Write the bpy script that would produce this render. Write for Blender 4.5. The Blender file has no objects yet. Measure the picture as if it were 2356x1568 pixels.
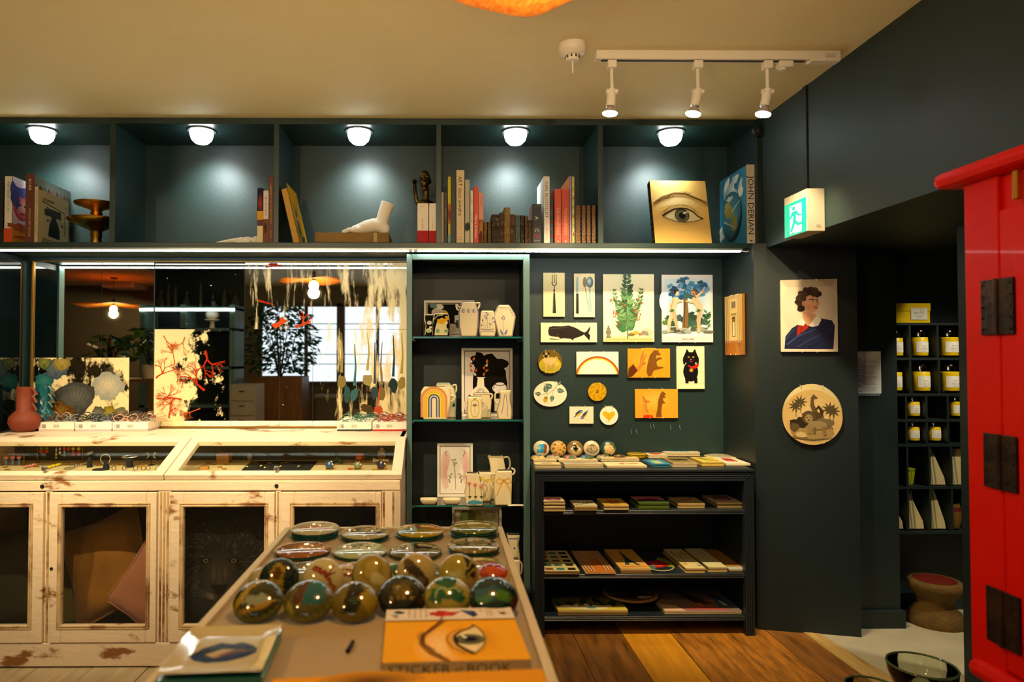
import bpy, math, random
import numpy as np
from math import sin, cos, pi, radians as rad
from mathutils import Vector as V, Matrix
R = random.Random(11)
sc = bpy.context.scene
col = sc.collection

# ---------------------------------------------------------------- camera
F, CX, CY = 1570.0, 1029.0, 784.0
YAW, PIT = math.atan(15 / F), math.atan(36 / F)
EYE = V((0, 0, 1.22))
FW = V((sin(YAW) * cos(PIT), cos(YAW) * cos(PIT), sin(PIT)))
RT = V((cos(YAW), -sin(YAW), 0))
UP = RT.cross(FW)
cam = bpy.data.cameras.new('camera')
co = bpy.data.objects.new('camera', cam)
col.objects.link(co)
m = Matrix((RT, UP, -FW)).transposed().to_4x4()
m.translation = EYE
co.matrix_world = m
cam.sensor_width = 36
cam.lens = 36 * F / 2356
cam.shift_x = (1178 - CX) / 2356
cam.clip_start = 0.02
cam.dof.use_dof = True
cam.dof.focus_distance = 3.05
cam.dof.aperture_fstop = 2.6
sc.camera = co


def ray(px, py): return FW + RT * ((px - CX) / F) - UP * ((py - CY) / F)
def atY(px, py, y):
    d = ray(px, py); return EYE + d * (y / d.y)
def atX(px, py, x):
    d = ray(px, py); return EYE + d * (x / d.x)
def atZ(px, py, z):
    d = ray(px, py); return EYE + d * ((z - EYE.z) / d.z)


# ---------------------------------------------------------------- light
sc.view_settings.view_transform = 'Standard'
sc.view_settings.look = 'None'
sc.view_settings.gamma = 1
sc.view_settings.exposure = 0.0
sc.view_settings.use_curve_mapping = False
w = bpy.data.worlds.new('sky')
sc.world = w
w.use_nodes = True
w.node_tree.nodes['Background'].inputs[0].default_value = (0.84, 0.93, 1.0, 1)
w.node_tree.nodes['Background'].inputs[1].default_value = 1.6
PEND = (1.0, 0.72, 0.34)      # pendant bulbs
COOL = (0.88, 1.0, 0.98)      # shelf downlights and LED strip
TRACK = (1.0, 0.78, 0.44)     # track spots
E_PEND, E_DOWN, E_TRACK = 18.0, 18.0, 62.0
E_REAR, E_CASE = 30.0, 135.0  # spots of the two added tracks out of frame
L_STRIP, L_PEND, L_DOWN = 42.0, 26.0, 16.0


# ---------------------------------------------------------------- materials
def lin(h):
    if not isinstance(h, str): return tuple(h)[:3]
    h = h.lstrip('#')
    o = []
    for i in (0, 2, 4):
        c = int(h[i:i + 2], 16) / 255
        o.append(c / 12.92 if c <= .04045 else ((c + .055) / 1.055) ** 2.4)
    return tuple(o)


MC = {}


def mat(name, c='808080', rough=.5, metal=0., coat=0., emit=0., ecol=None, spec=.5, noise=None, bump=None, sheen=0.):
    """noise = (scale, hex2, lo, hi, (sx, sy, sz)); bump = (scale, strength)"""
    if name in MC: return MC[name]
    mt = bpy.data.materials.new(name)
    mt.use_nodes = True
    nt = mt.node_tree
    b = nt.nodes['Principled BSDF']
    b.inputs['Base Color'].default_value = (*lin(c), 1)
    b.inputs['Roughness'].default_value = rough
    b.inputs['Metallic'].default_value = metal
    b.inputs['Coat Weight'].default_value = coat
    b.inputs['Coat Roughness'].default_value = .04
    b.inputs['Specular IOR Level'].default_value = spec
    b.inputs['Sheen Weight'].default_value = sheen
    if emit:
        b.inputs['Emission Color'].default_value = (*(lin(ecol) if ecol else lin(c)), 1)
        b.inputs['Emission Strength'].default_value = emit
    if noise or bump:
        tc = nt.nodes.new('ShaderNodeTexCoord')
        mp = nt.nodes.new('ShaderNodeMapping')
        nt.links.new(tc.outputs['Object'], mp.inputs[0])
    if noise:
        s, c2, lo, hi = noise[:4]
        if len(noise) > 4: mp.inputs['Scale'].default_value = noise[4]
        n = nt.nodes.new('ShaderNodeTexNoise')
        n.inputs['Scale'].default_value = s
        n.inputs['Detail'].default_value = 6
        n.inputs['Roughness'].default_value = .62
        nt.links.new(mp.outputs[0], n.inputs['Vector'])
        r = nt.nodes.new('ShaderNodeValToRGB')
        r.color_ramp.elements[0].position = lo
        r.color_ramp.elements[1].position = hi
        r.color_ramp.elements[0].color = (*lin(c), 1)
        r.color_ramp.elements[1].color = (*lin(c2), 1)
        nt.links.new(n.outputs['Fac'], r.inputs[0])
        nt.links.new(r.outputs[0], b.inputs['Base Color'])
    if bump:
        n = nt.nodes.new('ShaderNodeTexNoise')
        n.inputs['Scale'].default_value = bump[0]
        n.inputs['Detail'].default_value = 4
        nt.links.new(mp.outputs[0], n.inputs['Vector'])
        bp = nt.nodes.new('ShaderNodeBump')
        bp.inputs['Strength'].default_value = bump[1]
        bp.inputs['Distance'].default_value = .01
        nt.links.new(n.outputs['Fac'], bp.inputs['Height'])
        nt.links.new(bp.outputs[0], b.inputs['Normal'])
    MC[name] = mt
    return mt


def print_mat(name, rough=.45, coat=0., spec=.5):
    """flat printed colour read from the mesh's own colour attribute"""
    if name in MC: return MC[name]
    mt = bpy.data.materials.new(name); mt.use_nodes = True
    nt = mt.node_tree
    b = nt.nodes['Principled BSDF']
    a = nt.nodes.new('ShaderNodeAttribute'); a.attribute_name = 'ink'
    nt.links.new(a.outputs['Color'], b.inputs['Base Color'])
    b.inputs['Roughness'].default_value = rough
    b.inputs['Coat Weight'].default_value = coat
    b.inputs['Coat Roughness'].default_value = .03
    b.inputs['Specular IOR Level'].default_value = spec
    MC[name] = mt
    return mt


def thin_glass(name, tint=(1, 1, 1), refl=1.0, rough=.01):
    if name in MC: return MC[name]
    mt = bpy.data.materials.new(name); mt.use_nodes = True
    nt = mt.node_tree
    nt.nodes.remove(nt.nodes['Principled BSDF'])
    t = nt.nodes.new('ShaderNodeBsdfTransparent'); t.inputs[0].default_value = (*tint, 1)
    g = nt.nodes.new('ShaderNodeBsdfGlossy'); g.inputs['Roughness'].default_value = rough
    fr = nt.nodes.new('ShaderNodeFresnel'); fr.inputs[0].default_value = 1.5
    mu = nt.nodes.new('ShaderNodeMath'); mu.operation = 'MULTIPLY'; mu.inputs[1].default_value = refl
    nt.links.new(fr.outputs[0], mu.inputs[0])
    mx = nt.nodes.new('ShaderNodeMixShader')
    nt.links.new(mu.outputs[0], mx.inputs[0]); nt.links.new(t.outputs[0], mx.inputs[1]); nt.links.new(g.outputs[0], mx.inputs[2])
    nt.links.new(mx.outputs[0], nt.nodes['Material Output'].inputs[0])
    MC[name] = mt
    return mt


PAPER = print_mat('printed paper', .7, 0, .04)
GLAZE = print_mat('printed glazed plate', .35, .25, .3)
DOME = print_mat('image under clear glass dome', .07, .6, .4)
SPINE = print_mat('printed book cloth', .6, 0, .2)
FAB = print_mat('printed fabric', .9, 0, .2)

# ---------------------------------------------------------------- mesh builder
ORG = {}


def org(o):
    while o is not None:
        if o in ORG: return ORG[o]
        o = o.parent
    return V((0, 0, 0))


class MB:
    def __init__(s): s.v, s.f = [], []

    def add(s, vs, fs):
        k = len(s.v)
        s.v += [V(p) for p in vs]
        s.f += [[i + k for i in f] for f in fs]
        return s

    def box(s, x0, x1, y0, y1, z0, z1):
        return s.obox(V(((x0 + x1) / 2, (y0 + y1) / 2, (z0 + z1) / 2)), V((abs(x1 - x0) / 2, 0, 0)), V((0, abs(y1 - y0) / 2, 0)), V((0, 0, abs(z1 - z0) / 2)))

    def obox(s, c, a, b, d):
        c, a, b, d = V(c), V(a), V(b), V(d)
        vs = [c + a * i + b * j + d * k for i in (-1, 1) for j in (-1, 1) for k in (-1, 1)]
        return s.add(vs, [(0, 1, 3, 2), (4, 6, 7, 5), (0, 4, 5, 1), (2, 3, 7, 6), (0, 2, 6, 4), (1, 5, 7, 3)])

    def cyl(s, p0, p1, r0, r1=None, n=14, cap=True):
        p0, p1 = V(p0), V(p1)
        r1 = r0 if r1 is None else r1
        d = (p1 - p0).normalized()
        a = d.orthogonal().normalized(); b = d.cross(a)
        vs = [p0 + (a * cos(2 * pi * i / n) + b * sin(2 * pi * i / n)) * r0 for i in range(n)] + \
             [p1 + (a * cos(2 * pi * i / n) + b * sin(2 * pi * i / n)) * r1 for i in range(n)]
        fs = [(i, (i + 1) % n, n + (i + 1) % n, n + i) for i in range(n)]
        if cap: fs += [tuple(range(n))[::-1], tuple(range(n, 2 * n))]
        return s.add(vs, fs)

    def lathe(s, prof, c=(0, 0, 0), n=28, ax=None, sx=1, sy=1):
        """prof: (r, h) pairs about an axis (default z)"""
        c = V(c)
        if ax is None: a, b, d = V((1, 0, 0)), V((0, 1, 0)), V((0, 0, 1))
        else:
            d = V(ax).normalized(); a = d.orthogonal().normalized(); b = d.cross(a)
        k = len(s.v); m_ = len(prof)
        for r, h in prof:
            for i in range(n):
                t = 2 * pi * i / n
                s.v.append(c + a * (r * cos(t) * sx) + b * (r * sin(t) * sy) + d * h)
        for j in range(m_ - 1):
            for i in range(n):
                i2 = (i + 1) % n
                s.f.append([k + j * n + i, k + j * n + i2, k + (j + 1) * n + i2, k + (j + 1) * n + i])
        if prof[0][0] > 1e-6: s.f.append([k + i for i in range(n)][::-1])
        if prof[-1][0] > 1e-6: s.f.append([k + (m_ - 1) * n + i for i in range(n)])
        return s

    def sph(s, c, r, nu=16, nv=10, M=None):
        c = V(c)
        r = V((r, r, r)) if not hasattr(r, '__len__') else V(r)
        vs = []
        for j in range(nv + 1):
            p = pi * j / nv - pi / 2
            for i in range(nu):
                t = 2 * pi * i / nu
                q = V((cos(p) * cos(t) * r.x, cos(p) * sin(t) * r.y, sin(p) * r.z))
                if M is not None: q = M @ q
                vs.append(c + q)
        fs = [(j * nu + i, j * nu + (i + 1) % nu, (j + 1) * nu + (i + 1) % nu, (j + 1) * nu + i) for j in range(nv) for i in range(nu)]
        return s.add(vs, fs)

    def tube(s, pts, r, n=8, closed=False):
        pts = [V(p) for p in pts]
        N = len(pts)
        rr = r if hasattr(r, '__len__') else [r] * N
        k = len(s.v); a = None
        for i, p in enumerate(pts):
            t = (pts[(i + 1) % N] - pts[i - 1]) if closed else (pts[min(i + 1, N - 1)] - pts[max(i - 1, 0)])
            t.normalize()
            if a is None: a = t.orthogonal().normalized()
            a = (a - t * a.dot(t))
            a = a.normalized() if a.length > 1e-6 else t.orthogonal().normalized()
            b = t.cross(a)
            for j in range(n):
                q = 2 * pi * j / n
                s.v.append(p + (a * cos(q) + b * sin(q)) * rr[i])
        for i in range(N if closed else N - 1):
            i2 = (i + 1) % N
            for j in range(n):
                j2 = (j + 1) % n
                s.f.append([k + i * n + j, k + i * n + j2, k + i2 * n + j2, k + i2 * n + j])
        if not closed:
            s.f.append([k + j for j in range(n)][::-1]); s.f.append([k + (N - 1) * n + j for j in range(n)])
        return s

    def prism(s, poly, o, ux, uy, d):
        """2-D outline extruded by the vector d"""
        o, ux, uy, d = V(o), V(ux), V(uy), V(d)
        n = len(poly)
        vs = [o + ux * p[0] + uy * p[1] for p in poly]
        vs += [q + d for q in vs]
        return s.add(vs, [tuple(range(n))[::-1], tuple(range(n, 2 * n))] + [(i, (i + 1) % n, n + (i + 1) % n, n + i) for i in range(n)])

    def build(s, name, mt, parent=None, loc=None, smooth=0, bevel=0, remesh=0):
        o0 = V(loc) if loc is not None else org(parent)
        me = bpy.data.meshes.new(name)
        me.from_pydata([tuple(p - o0) for p in s.v], [], s.f)
        me.materials.append(mt)
        if smooth or remesh:
            me.polygons.foreach_set('use_smooth', [True] * len(me.polygons))
            if not remesh: me.set_sharp_from_angle(angle=rad(smooth if smooth > 1 else 40))
        o = bpy.data.objects.new(name, me)
        col.objects.link(o)
        if parent is not None: o.parent = parent
        if loc is not None:
            o.location = loc; ORG[o] = V(loc)
        if bevel:
            b = o.modifiers.new('bevel', 'BEVEL'); b.width = bevel; b.segments = 2; b.limit_method = 'ANGLE'
        if remesh:
            b = o.modifiers.new('remesh', 'REMESH'); b.mode = 'VOXEL'; b.voxel_size = remesh; b.use_smooth_shade = True
            b = o.modifiers.new('smooth', 'SMOOTH'); b.iterations = 6; b.factor = .6
        return o


def box(*a): return MB().box(*a)


def tag(o, label=None, cat=None, group=None, kind=None):
    if label: o['label'] = label
    if cat: o['category'] = cat
    if group: o['group'] = group
    if kind: o['kind'] = kind
    return o


def thing(name, label, cat, loc, group=None, local=False, rot=None):
    o = bpy.data.objects.new(name, None)
    o.empty_display_size = .05
    col.objects.link(o)
    o.location = loc
    if rot is not None: o.rotation_euler = rot
    ORG[o] = V((0, 0, 0)) if local else V(loc)
    return tag(o, label, cat, group)


def struct(o):
    o['kind'] = 'structure'; return o


def dup(o, label=None, parent=None):
    c = o.copy(); col.objects.link(c)
    if parent is not None: c.parent = parent
    if label: c['label'] = label
    ORG[c] = ORG.get(o, V((0, 0, 0)))
    for ch in list(o.children): dup(ch, None, c)
    return c


# ---------------------------------------------------------------- flat art
TXT = {}


def glyphs(s):
    if s not in TXT:
        cu = bpy.data.curves.new('t', 'FONT'); cu.body = s; cu.resolution_u = 2
        ob = bpy.data.objects.new('t', cu)
        me = ob.to_mesh()
        vs = np.array([v.co[:2] for v in me.vertices]).reshape(-1, 2)
        fs = [list(p.vertices) for p in me.polygons]
        ob.to_mesh_clear()
        bpy.data.objects.remove(ob); bpy.data.curves.remove(cu)
        TXT[s] = (vs, fs)
    return TXT[s]


def mixc(a, b, t):
    a, b = lin(a), lin(b)
    return tuple(x + (y - x) * t for x, y in zip(a, b))


class Art:
    """layers of flat ink in units of the print's width, origin bottom-left"""
    def __init__(s): s.L = []

    def poly(s, pts, c):
        s.L.append((np.array(pts, float), [list(range(len(pts)))], lin(c))); return s

    def rect(s, x0, y0, x1, y1, c): return s.poly([(x0, y0), (x1, y0), (x1, y1), (x0, y1)], c)

    def ell(s, x, y, rx, ry=None, c='000000', rot=0, n=22):
        ry = rx if ry is None else ry
        q = rad(rot)
        return s.poly([(x + rx * cos(t) * cos(q) - ry * sin(t) * sin(q), y + rx * cos(t) * sin(q) + ry * sin(t) * cos(q)) for t in (2 * pi * i / n for i in range(n))], c)

    def soft(s, x, y, rx, ry, ci, co_, k=8, rot=0, p=1.):
        for i in range(k):
            t = i / (k - 1)
            s.ell(x, y, rx * (1 - t * .9), ry * (1 - t * .9), mixc(co_, ci, t ** p), rot)
        return s

    def line(s, pts, w, c, w1=None):
        pts = [V((p[0], p[1])) for p in pts]
        n = len(pts); w1 = w if w1 is None else w1
        a, b = [], []
        for i, p in enumerate(pts):
            t = pts[min(i + 1, n - 1)] - pts[max(i - 1, 0)]
            if t.length < 1e-9: t = V((1, 0))
            t.normalize(); q = V((-t.y, t.x)) * ((w + (w1 - w) * i / (n - 1)) / 2)
            a.append(p + q); b.append(p - q)
        vs = np.array([tuple(p) for p in a + b])
        s.L.append((vs, [[i, i + 1, n + i + 1, n + i] for i in range(n - 1)], lin(c)))
        return s

    def leaf(s, x, y, l, wd, ang, c):
        q = rad(ang); ux, uy = cos(q), sin(q)
        P = [(0, 0), (.25, .5), (.55, .45), (1, 0), (.55, -.45), (.25, -.5)]
        return s.poly([(x + ux * a * l - uy * b * wd, y + uy * a * l + ux * b * wd) for a, b in P], c)

    def arc(s, x, y, r0, r1, a0, a1, c, n=20, sy=1.):
        A = [rad(a0 + (a1 - a0) * i / n) for i in range(n + 1)]
        vs = [(x + r0 * cos(t), y + sy * r0 * sin(t)) for t in A] + [(x + r1 * cos(t), y + sy * r1 * sin(t)) for t in A]
        s.L.append((np.array(vs), [[i, i + 1, n + 2 + i, n + 1 + i] for i in range(n)], lin(c)))
        return s

    def blob(s, x, y, rx, ry, c, seed=0, k=.25, n=18, rot=0):
        r = random.Random(seed); q = rad(rot)
        pts = []
        for i in range(n):
            t = 2 * pi * i / n; m_ = 1 + k * (r.random() * 2 - 1)
            a, b = rx * m_ * cos(t), ry * m_ * sin(t)
            pts.append((x + a * cos(q) - b * sin(q), y + a * sin(q) + b * cos(q)))
        return s.poly(pts, c)

    def text(s, x, y, h, st, c, rot=0, fit=None, al='l'):
        vs, fs = glyphs(st)
        if not len(vs): return s
        v = vs.copy(); v[:, 0] -= v[:, 0].min()
        wd = v[:, 0].max(); k = h / .72
        kx = k if fit is None else fit / wd
        if al == 'c': v[:, 0] -= wd / 2
        v = v * [kx, k]
        q = rad(rot)
        v = np.stack([x + v[:, 0] * cos(q) - v[:, 1] * sin(q), y + v[:, 0] * sin(q) + v[:, 1] * cos(q)], 1)
        s.L.append((v, fs, lin(c)))
        return s

    def scribble(s, x0, x1, y, w, c, seed=0, gap=.2):
        """a line of writing too small to read, as broken strokes"""
        r = random.Random(seed); x = x0
        while x < x1:
            l = min(r.uniform(1.5, 5) * w * 2, x1 - x)
            s.rect(x, y - w / 2, x + l, y + w / 2, c); x += l + w * 1.2 + gap * w
        return s

    def coral(s, x, y, l, ang, w, c, d, seed, spread=32):
        r = random.Random(seed)
        q = rad(ang); x1, y1 = x + l * cos(q), y + l * sin(q)
        s.line([(x, y), ((x + x1) / 2 + r.uniform(-.08, .08) * l, (y + y1) / 2 + r.uniform(-.08, .08) * l), (x1, y1)], w, c, w * .62)
        if d > 0:
            for k in range(2 if r.random() < .72 else 3):
                s.coral(x1, y1, l * r.uniform(.62, .86), ang + r.uniform(-spread, spread) + (k - .5) * spread, w * .64, c, d - 1, r.random(), spread)
        return s

    def put(s, name, o, ux, uy, parent, mt=PAPER, eps=.00004, clip=None, lift=.0003):
        """ux, uy: vectors of one print width along u and v"""
        o, ux, uy = V(o), V(ux), V(uy)
        n = ux.cross(uy).normalized()
        vs, fs, cs = [], [], []
        for k, (p, ff, c) in enumerate(s.L):
            b = len(vs); off = n * (lift + eps * k)
            if clip: p = np.clip(p, [clip[0], clip[1]], [clip[2], clip[3]])
            vs += [o + ux * q[0] + uy * q[1] + off for q in p]
            fs += [[i + b for i in f] for f in ff]; cs += [c] * len(ff)
        return inked(name, vs, fs, cs, mt, parent)

    def sample(s, P):
        """colour at each point of an (N,2) array"""
        out = np.zeros((len(P), 3)); out[:] = s.L[0][2]
        for p, ff, c in s.L:
            lo, hi = p.min(0), p.max(0)
            near = np.where(((P >= lo) & (P <= hi)).all(1))[0]
            if not len(near): continue
            q = P[near]; ins = np.zeros(len(near), bool)
            for f in ff:
                g = p[f]; h = np.roll(g, -1, 0); r_ = np.zeros(len(near), bool)
                for (xa, ya), (xb, yb) in zip(g, h):
                    if ya == yb: continue
                    cr = ((ya > q[:, 1]) != (yb > q[:, 1])) & (q[:, 0] < (xb - xa) * (q[:, 1] - ya) / (yb - ya) + xa)
                    r_ ^= cr
                ins |= r_
            out[near[ins]] = c
        return out


def inked(name, vs, fs, cs, mt, parent=None, vertex=False, smooth=False, loc=None):
    o0 = V(loc) if loc is not None else org(parent)
    me = bpy.data.meshes.new(name)
    me.from_pydata([tuple(V(p) - o0) for p in vs], [], fs)
    a = me.color_attributes.new('ink', 'FLOAT_COLOR', 'POINT' if vertex else 'CORNER')
    if vertex: d = [x for c in cs for x in (*c, 1)]
    else: d = [x for c, p in zip(cs, me.polygons) for _ in range(p.loop_total) for x in (*c, 1)]
    a.data.foreach_set('color', d)
    me.materials.append(mt)
    if smooth: me.polygons.foreach_set('use_smooth', [True] * len(me.polygons))
    o = bpy.data.objects.new(name, me); col.objects.link(o)
    if parent is not None: o.parent = parent
    if loc is not None: o.location = loc; ORG[o] = V(loc)
    return o


def spot(name, loc, to, watt, c, ang, blend, size, parent=None):
    l = bpy.data.lights.new(name, 'SPOT'); l.energy = watt; l.color = c; l.spot_size = rad(ang); l.spot_blend = blend; l.shadow_soft_size = size
    o = bpy.data.objects.new(name, l); col.objects.link(o)
    o.location = loc; o.rotation_euler = (V(to) - V(loc)).to_track_quat('-Z', 'Y').to_euler()
    if parent is not None: o.parent = parent; o.location = V(loc) - org(parent)
    return o


def point(name, loc, watt, c, size, parent=None):
    l = bpy.data.lights.new(name, 'POINT'); l.energy = watt; l.color = c; l.shadow_soft_size = size
    o = bpy.data.objects.new(name, l); col.objects.link(o); o.location = loc
    if parent is not None: o.parent = parent; o.location = V(loc) - org(parent)
    return o
# ================================================================ the room
TEAL = mat('deep teal wall paint', '132c2a', .5, noise=(6, '102725', .3, .7), bump=(90, .06))
TEAL2 = mat('deep teal woodwork', '18302e', .38, bump=(60, .04))
TEALD = mat('dark teal panel', '0f1e1f', .5, bump=(60, .05))
CREAMC = mat('cream ceiling paint', 'eee0b0', .75, noise=(2.5, 'e8d9a6', .3, .7), bump=(120, .08))
YW = 3.42
YF = 3.10
CZ = atY(900, 272, YF).z
HB = 1.712          # underside of the header over the doorway
SHZ = atY(800, 557.5, YF).z   # top of the long wall shelf

struct(box(-6.2, 4.2, -4.2, 3.9, CZ, CZ + .1).build('ceiling', CREAMC))
struct(box(-6.2, 1.56, YW, 3.56, 0, CZ).build('wall_back', TEAL))
struct(box(-6.3, -6.2, -4.2, 3.5, 0, CZ).build('wall_left', TEAL))
# niche side and pier to the right of the plate wall
bx_ = atY(1737, 900, 3.07).x
ex_ = atY(1976, 1000, 2.97).x
pier = MB().prism([(1.418, 3.07), (ex_, 2.97), (ex_, 3.56), (1.418, 3.56)], (0, 0, 0), (1, 0, 0), (0, 1, 0), (0, 0, HB + .02))
struct(pier.build('wall_pier', TEALD))
struct(box(1.487, 1.56, 3.09, 3.5, HB, CZ).build('wall_niche', TEAL))
struct(box(1.47, 1.95, -4.2, 3.09, HB, CZ).build('wall_header', TEAL))
struct(box(1.95, 2.10, -4.2, 2.55, 0, CZ).build('wall_right', TEALD))
jx = atY(2066, 1000, 3.08).x
struct(box(ex_ - .01, jx, 3.08, 3.2, 0, CZ).build('wall_jamb', TEALD))
bb = atY(2083, 1442, 3.07)
struct(box(ex_ + .006, bb.x, 3.062, 3.2, 0, atY(2040, 1405, 3.06).z).build('baseboard_jamb', TEALD, bevel=.003))
# the next room with the tea rack
struct(box(1.8, 4.0, 3.31, 3.45, 0, CZ).build('wall_tearoom_back', TEALD))
struct(box(2.1, 4.0, 3.29, 3.312, 0, .085).build('baseboard_tearoom', TEALD, bevel=.003))
struct(box(4.0, 4.1, -4.2, 3.5, 0, CZ).build('wall_tearoom_right', TEALD))
struct(box(1.95, 2.3, 2.56, 3.3, HB + .0, CZ).build('wall_doorway_top', TEALD))
# rear wall with its long window
WX0, WX1, WZ0, WZ1, YR = -2.80, 0.3, .80, 2.04, -3.7
OFFW = mat('warm grey rear wall', '6d6450', .8)
struct(box(-6.3, WX0, YR - .15, YR, 0, CZ).build('wall_rear', OFFW))
struct(box(WX1, 4.1, YR - .15, YR, 0, CZ).build('wall_rear_right', OFFW))
struct(box(WX0, WX1, YR - .15, YR, 0, WZ0).build('wall_rear_sill', OFFW))
struct(box(WX0, WX1, YR - .15, YR, WZ1, CZ).build('wall_rear_lintel', OFFW))
win = struct(MB().box(WX0, WX1, YR - .06, YR + .02, WZ1 - .05, WZ1).box(WX0, WX1, YR - .06, YR + .06, WZ0, WZ0 + .04).box(-1.6, -1.48, YR - .06, YR + .02, WZ0, WZ1).build('window_1', mat('brown window frame', '5a4636', .6)))
for x in (-2.8, -2.1, -1.0, -.5, .25): box(x, x + .05, YR - .05, YR, WZ0, WZ1).build('mullion', MC['brown window frame'], win)
for z in (1.1, 1.25, 1.72): box(WX0, WX1, YR - .04, YR - .01, z, z + .012).build('glazing_bar', MC['brown window frame'], win)
for i, (a, b) in enumerate(((WX0, -1.6), (-1.48, WX1))): box(a, b, YR - .032, YR - .028, WZ0, WZ1).build('pane', thin_glass('window glass', (.96, .98, 1)), win)

# ---------------------------------------------------------------- floor of old boards
fl = struct(box(-6.2, 4.1, -4.2, 3.5, -.08, -.012).build('floor', mat('subfloor', '3a2c1c', .9)))
WOODS = [mat('worn brown board', '9a6428', .42, noise=(5, '523212', .35, .72, (6, .7, 6)), bump=(30, .15)),
         mat('honey board', 'e09a24', .38, noise=(4, 'b8781c', .35, .8, (8, .6, 8)), bump=(30, .1)),
         mat('scuffed amber board', 'c07c26', .45, noise=(7, '6a4214', .38, .7, (5, .8, 5)), bump=(30, .2)),
         mat('pale grey brown board', 'bd9c5c', .5, noise=(5, '7d5e30', .4, .75, (6, .6, 6)), bump=(30, .12))]
WOODS.append(mat('whitewashed board', 'd8cdb2', .55, noise=(5, 'b8a988', .35, .7, (6, .6, 6)), bump=(30, .1)))
PW = .2165
xs0 = atY(1432, 1447, 3.03).x
ids = {-1: 0, 0: 1, 1: 2, 2: 2, 3: 0, -2: 0, -3: 2}
for k in range(-21, 6):
    x = xs0 + k * PW
    if x > 1.69: break
    x1 = min(x + PW - .003, 1.70)
    y = 3.5
    rr = random.Random(k + 90)
    first = True
    while y > -4:
        ln = rr.uniform(1.3, 2.1) if not first else rr.uniform(1.6, 2.3)
        y0 = max(y - ln, -4.2)
        mi = ids.get(k, rr.choice([0, 1, 2, 3])) if first and k > -4 else rr.choice([0, 1, 2, 3, 3])
        if k < -7: mi = 4
        if k == 2: mi = 2 if first else 0
        dz = rr.uniform(-.0015, .0015)
        box(x, x1, y0 + .002, y, -.012, dz).build('plank', WOODS[mi], fl)
        y = y0; first = False
# threshold board lies along the edge to the concrete, then the concrete of the next room
th = MB().prism([(1.60, 3.06), (1.66, 3.06), (1.745, 2.3), (1.62, 2.3)], (0, 0, 0), (1, 0, 0), (0, 1, 0), (0, 0, .006))
struct(th.build('trim_threshold', WOODS[3]))
CONC = mat('pale polished concrete', 'b6ad94', .35, noise=(3, 'a29a82', .35, .7), bump=(40, .04))
struct(MB().prism([(1.66, 3.4), (1.66, 3.0), (1.745, 2.3), (1.95, -.5), (4.05, -.5), (4.05, 3.4)], (0, 0, -.012), (1, 0, 0), (0, 1, 0), (0, 0, .016)).build('floor_concrete', CONC))

# left partition: dark glass cabinet side
LX = -2.06
lp = struct(box(LX - .05, LX, YF + .04, YW, 0, SHZ - .03).build('wall_partition', TEALD))
box(LX - .06, LX + .012, YF - .01, YF + .04, 0, SHZ - .03).build('partition_post', mat('pale teal woodwork', '5d7f7d', .4), lp)
DKG = mat('dark glass', '0c1719', .04, spec=.9, coat=.6)
box(LX, LX + .006, YF + .05, YW - .05, .80, SHZ - .06).build('dark_pane', DKG, lp)
box(LX - .002, LX + .014, YW - .05, YW - .002, .7, SHZ - .05).build('corner_post', TEAL2, lp)

# ---------------------------------------------------------------- long wall shelf over the displays
XL, XR = -3.4, atY(1742, 560, YF).x
BZ = atY(800, 570, YF).z
us = thing('bookshelf', 'long teal built-in shelf with dividers under the ceiling', 'shelf', (0, YF, BZ))
box(XL, XR, YF, YW, BZ, SHZ).build('shelf_board', TEAL2, us, bevel=.002)
TZ = atY(800, 286, YF).z
box(XL, XR + .03, YF, YW, TZ, CZ).build('top_board', TEAL2, us, bevel=.002)
for a, b in ((-120, -108), (251, 264), (629, 640.5), (1004, 1015), (1376.5, 1388)):
    box(atY(a, 500, YF).x, atY(b, 500, YF).x, YF + .002, YW, SHZ, TZ).build('divider', TEAL2, us)
box(XR, atY(1760, 560, YF).x, YF - .01, YW, BZ - .02, CZ).build('end_panel', TEALD, us)
# LED strip under its front edge
sz = atY(700, 576, YF).z
st = thing('led_strip', 'glowing white LED strip under the long shelf front edge', 'light', (0, YF + .01, sz))
LED = mat('led diffuser', 'ffffff', .4, emit=L_STRIP, ecol=(.95, 1, .88))
x0, x1 = LX + .01, atY(1704, 577, YF).x
box(x0, x1, YF + .002, YF + .014, sz - .0035, sz + .0035).build('diffuser', LED, st)
box(x0, x1 + .01, YF + .0, YF + .018, sz + .0035, BZ).build('channel', mat('aluminium channel', '9aa3a3', .35, .8), st)
for a in (945, 957): box(atY(a - 5, 576, YF).x, atY(a + 4, 576, YF).x, YF - .004, YF + .016, sz - .004, sz + .007).build('connector', mat('white plastic', 'e8e4dc', .4), st)
MB().tube([atY(1704, 577, YF + .01), atY(1718, 579, YF + .02), atY(1728, 575, YF + .02), atY(1736, 576, YF + .01)], .003, 6).build('end_lead', MC['white plastic'], st, smooth=1)

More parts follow.
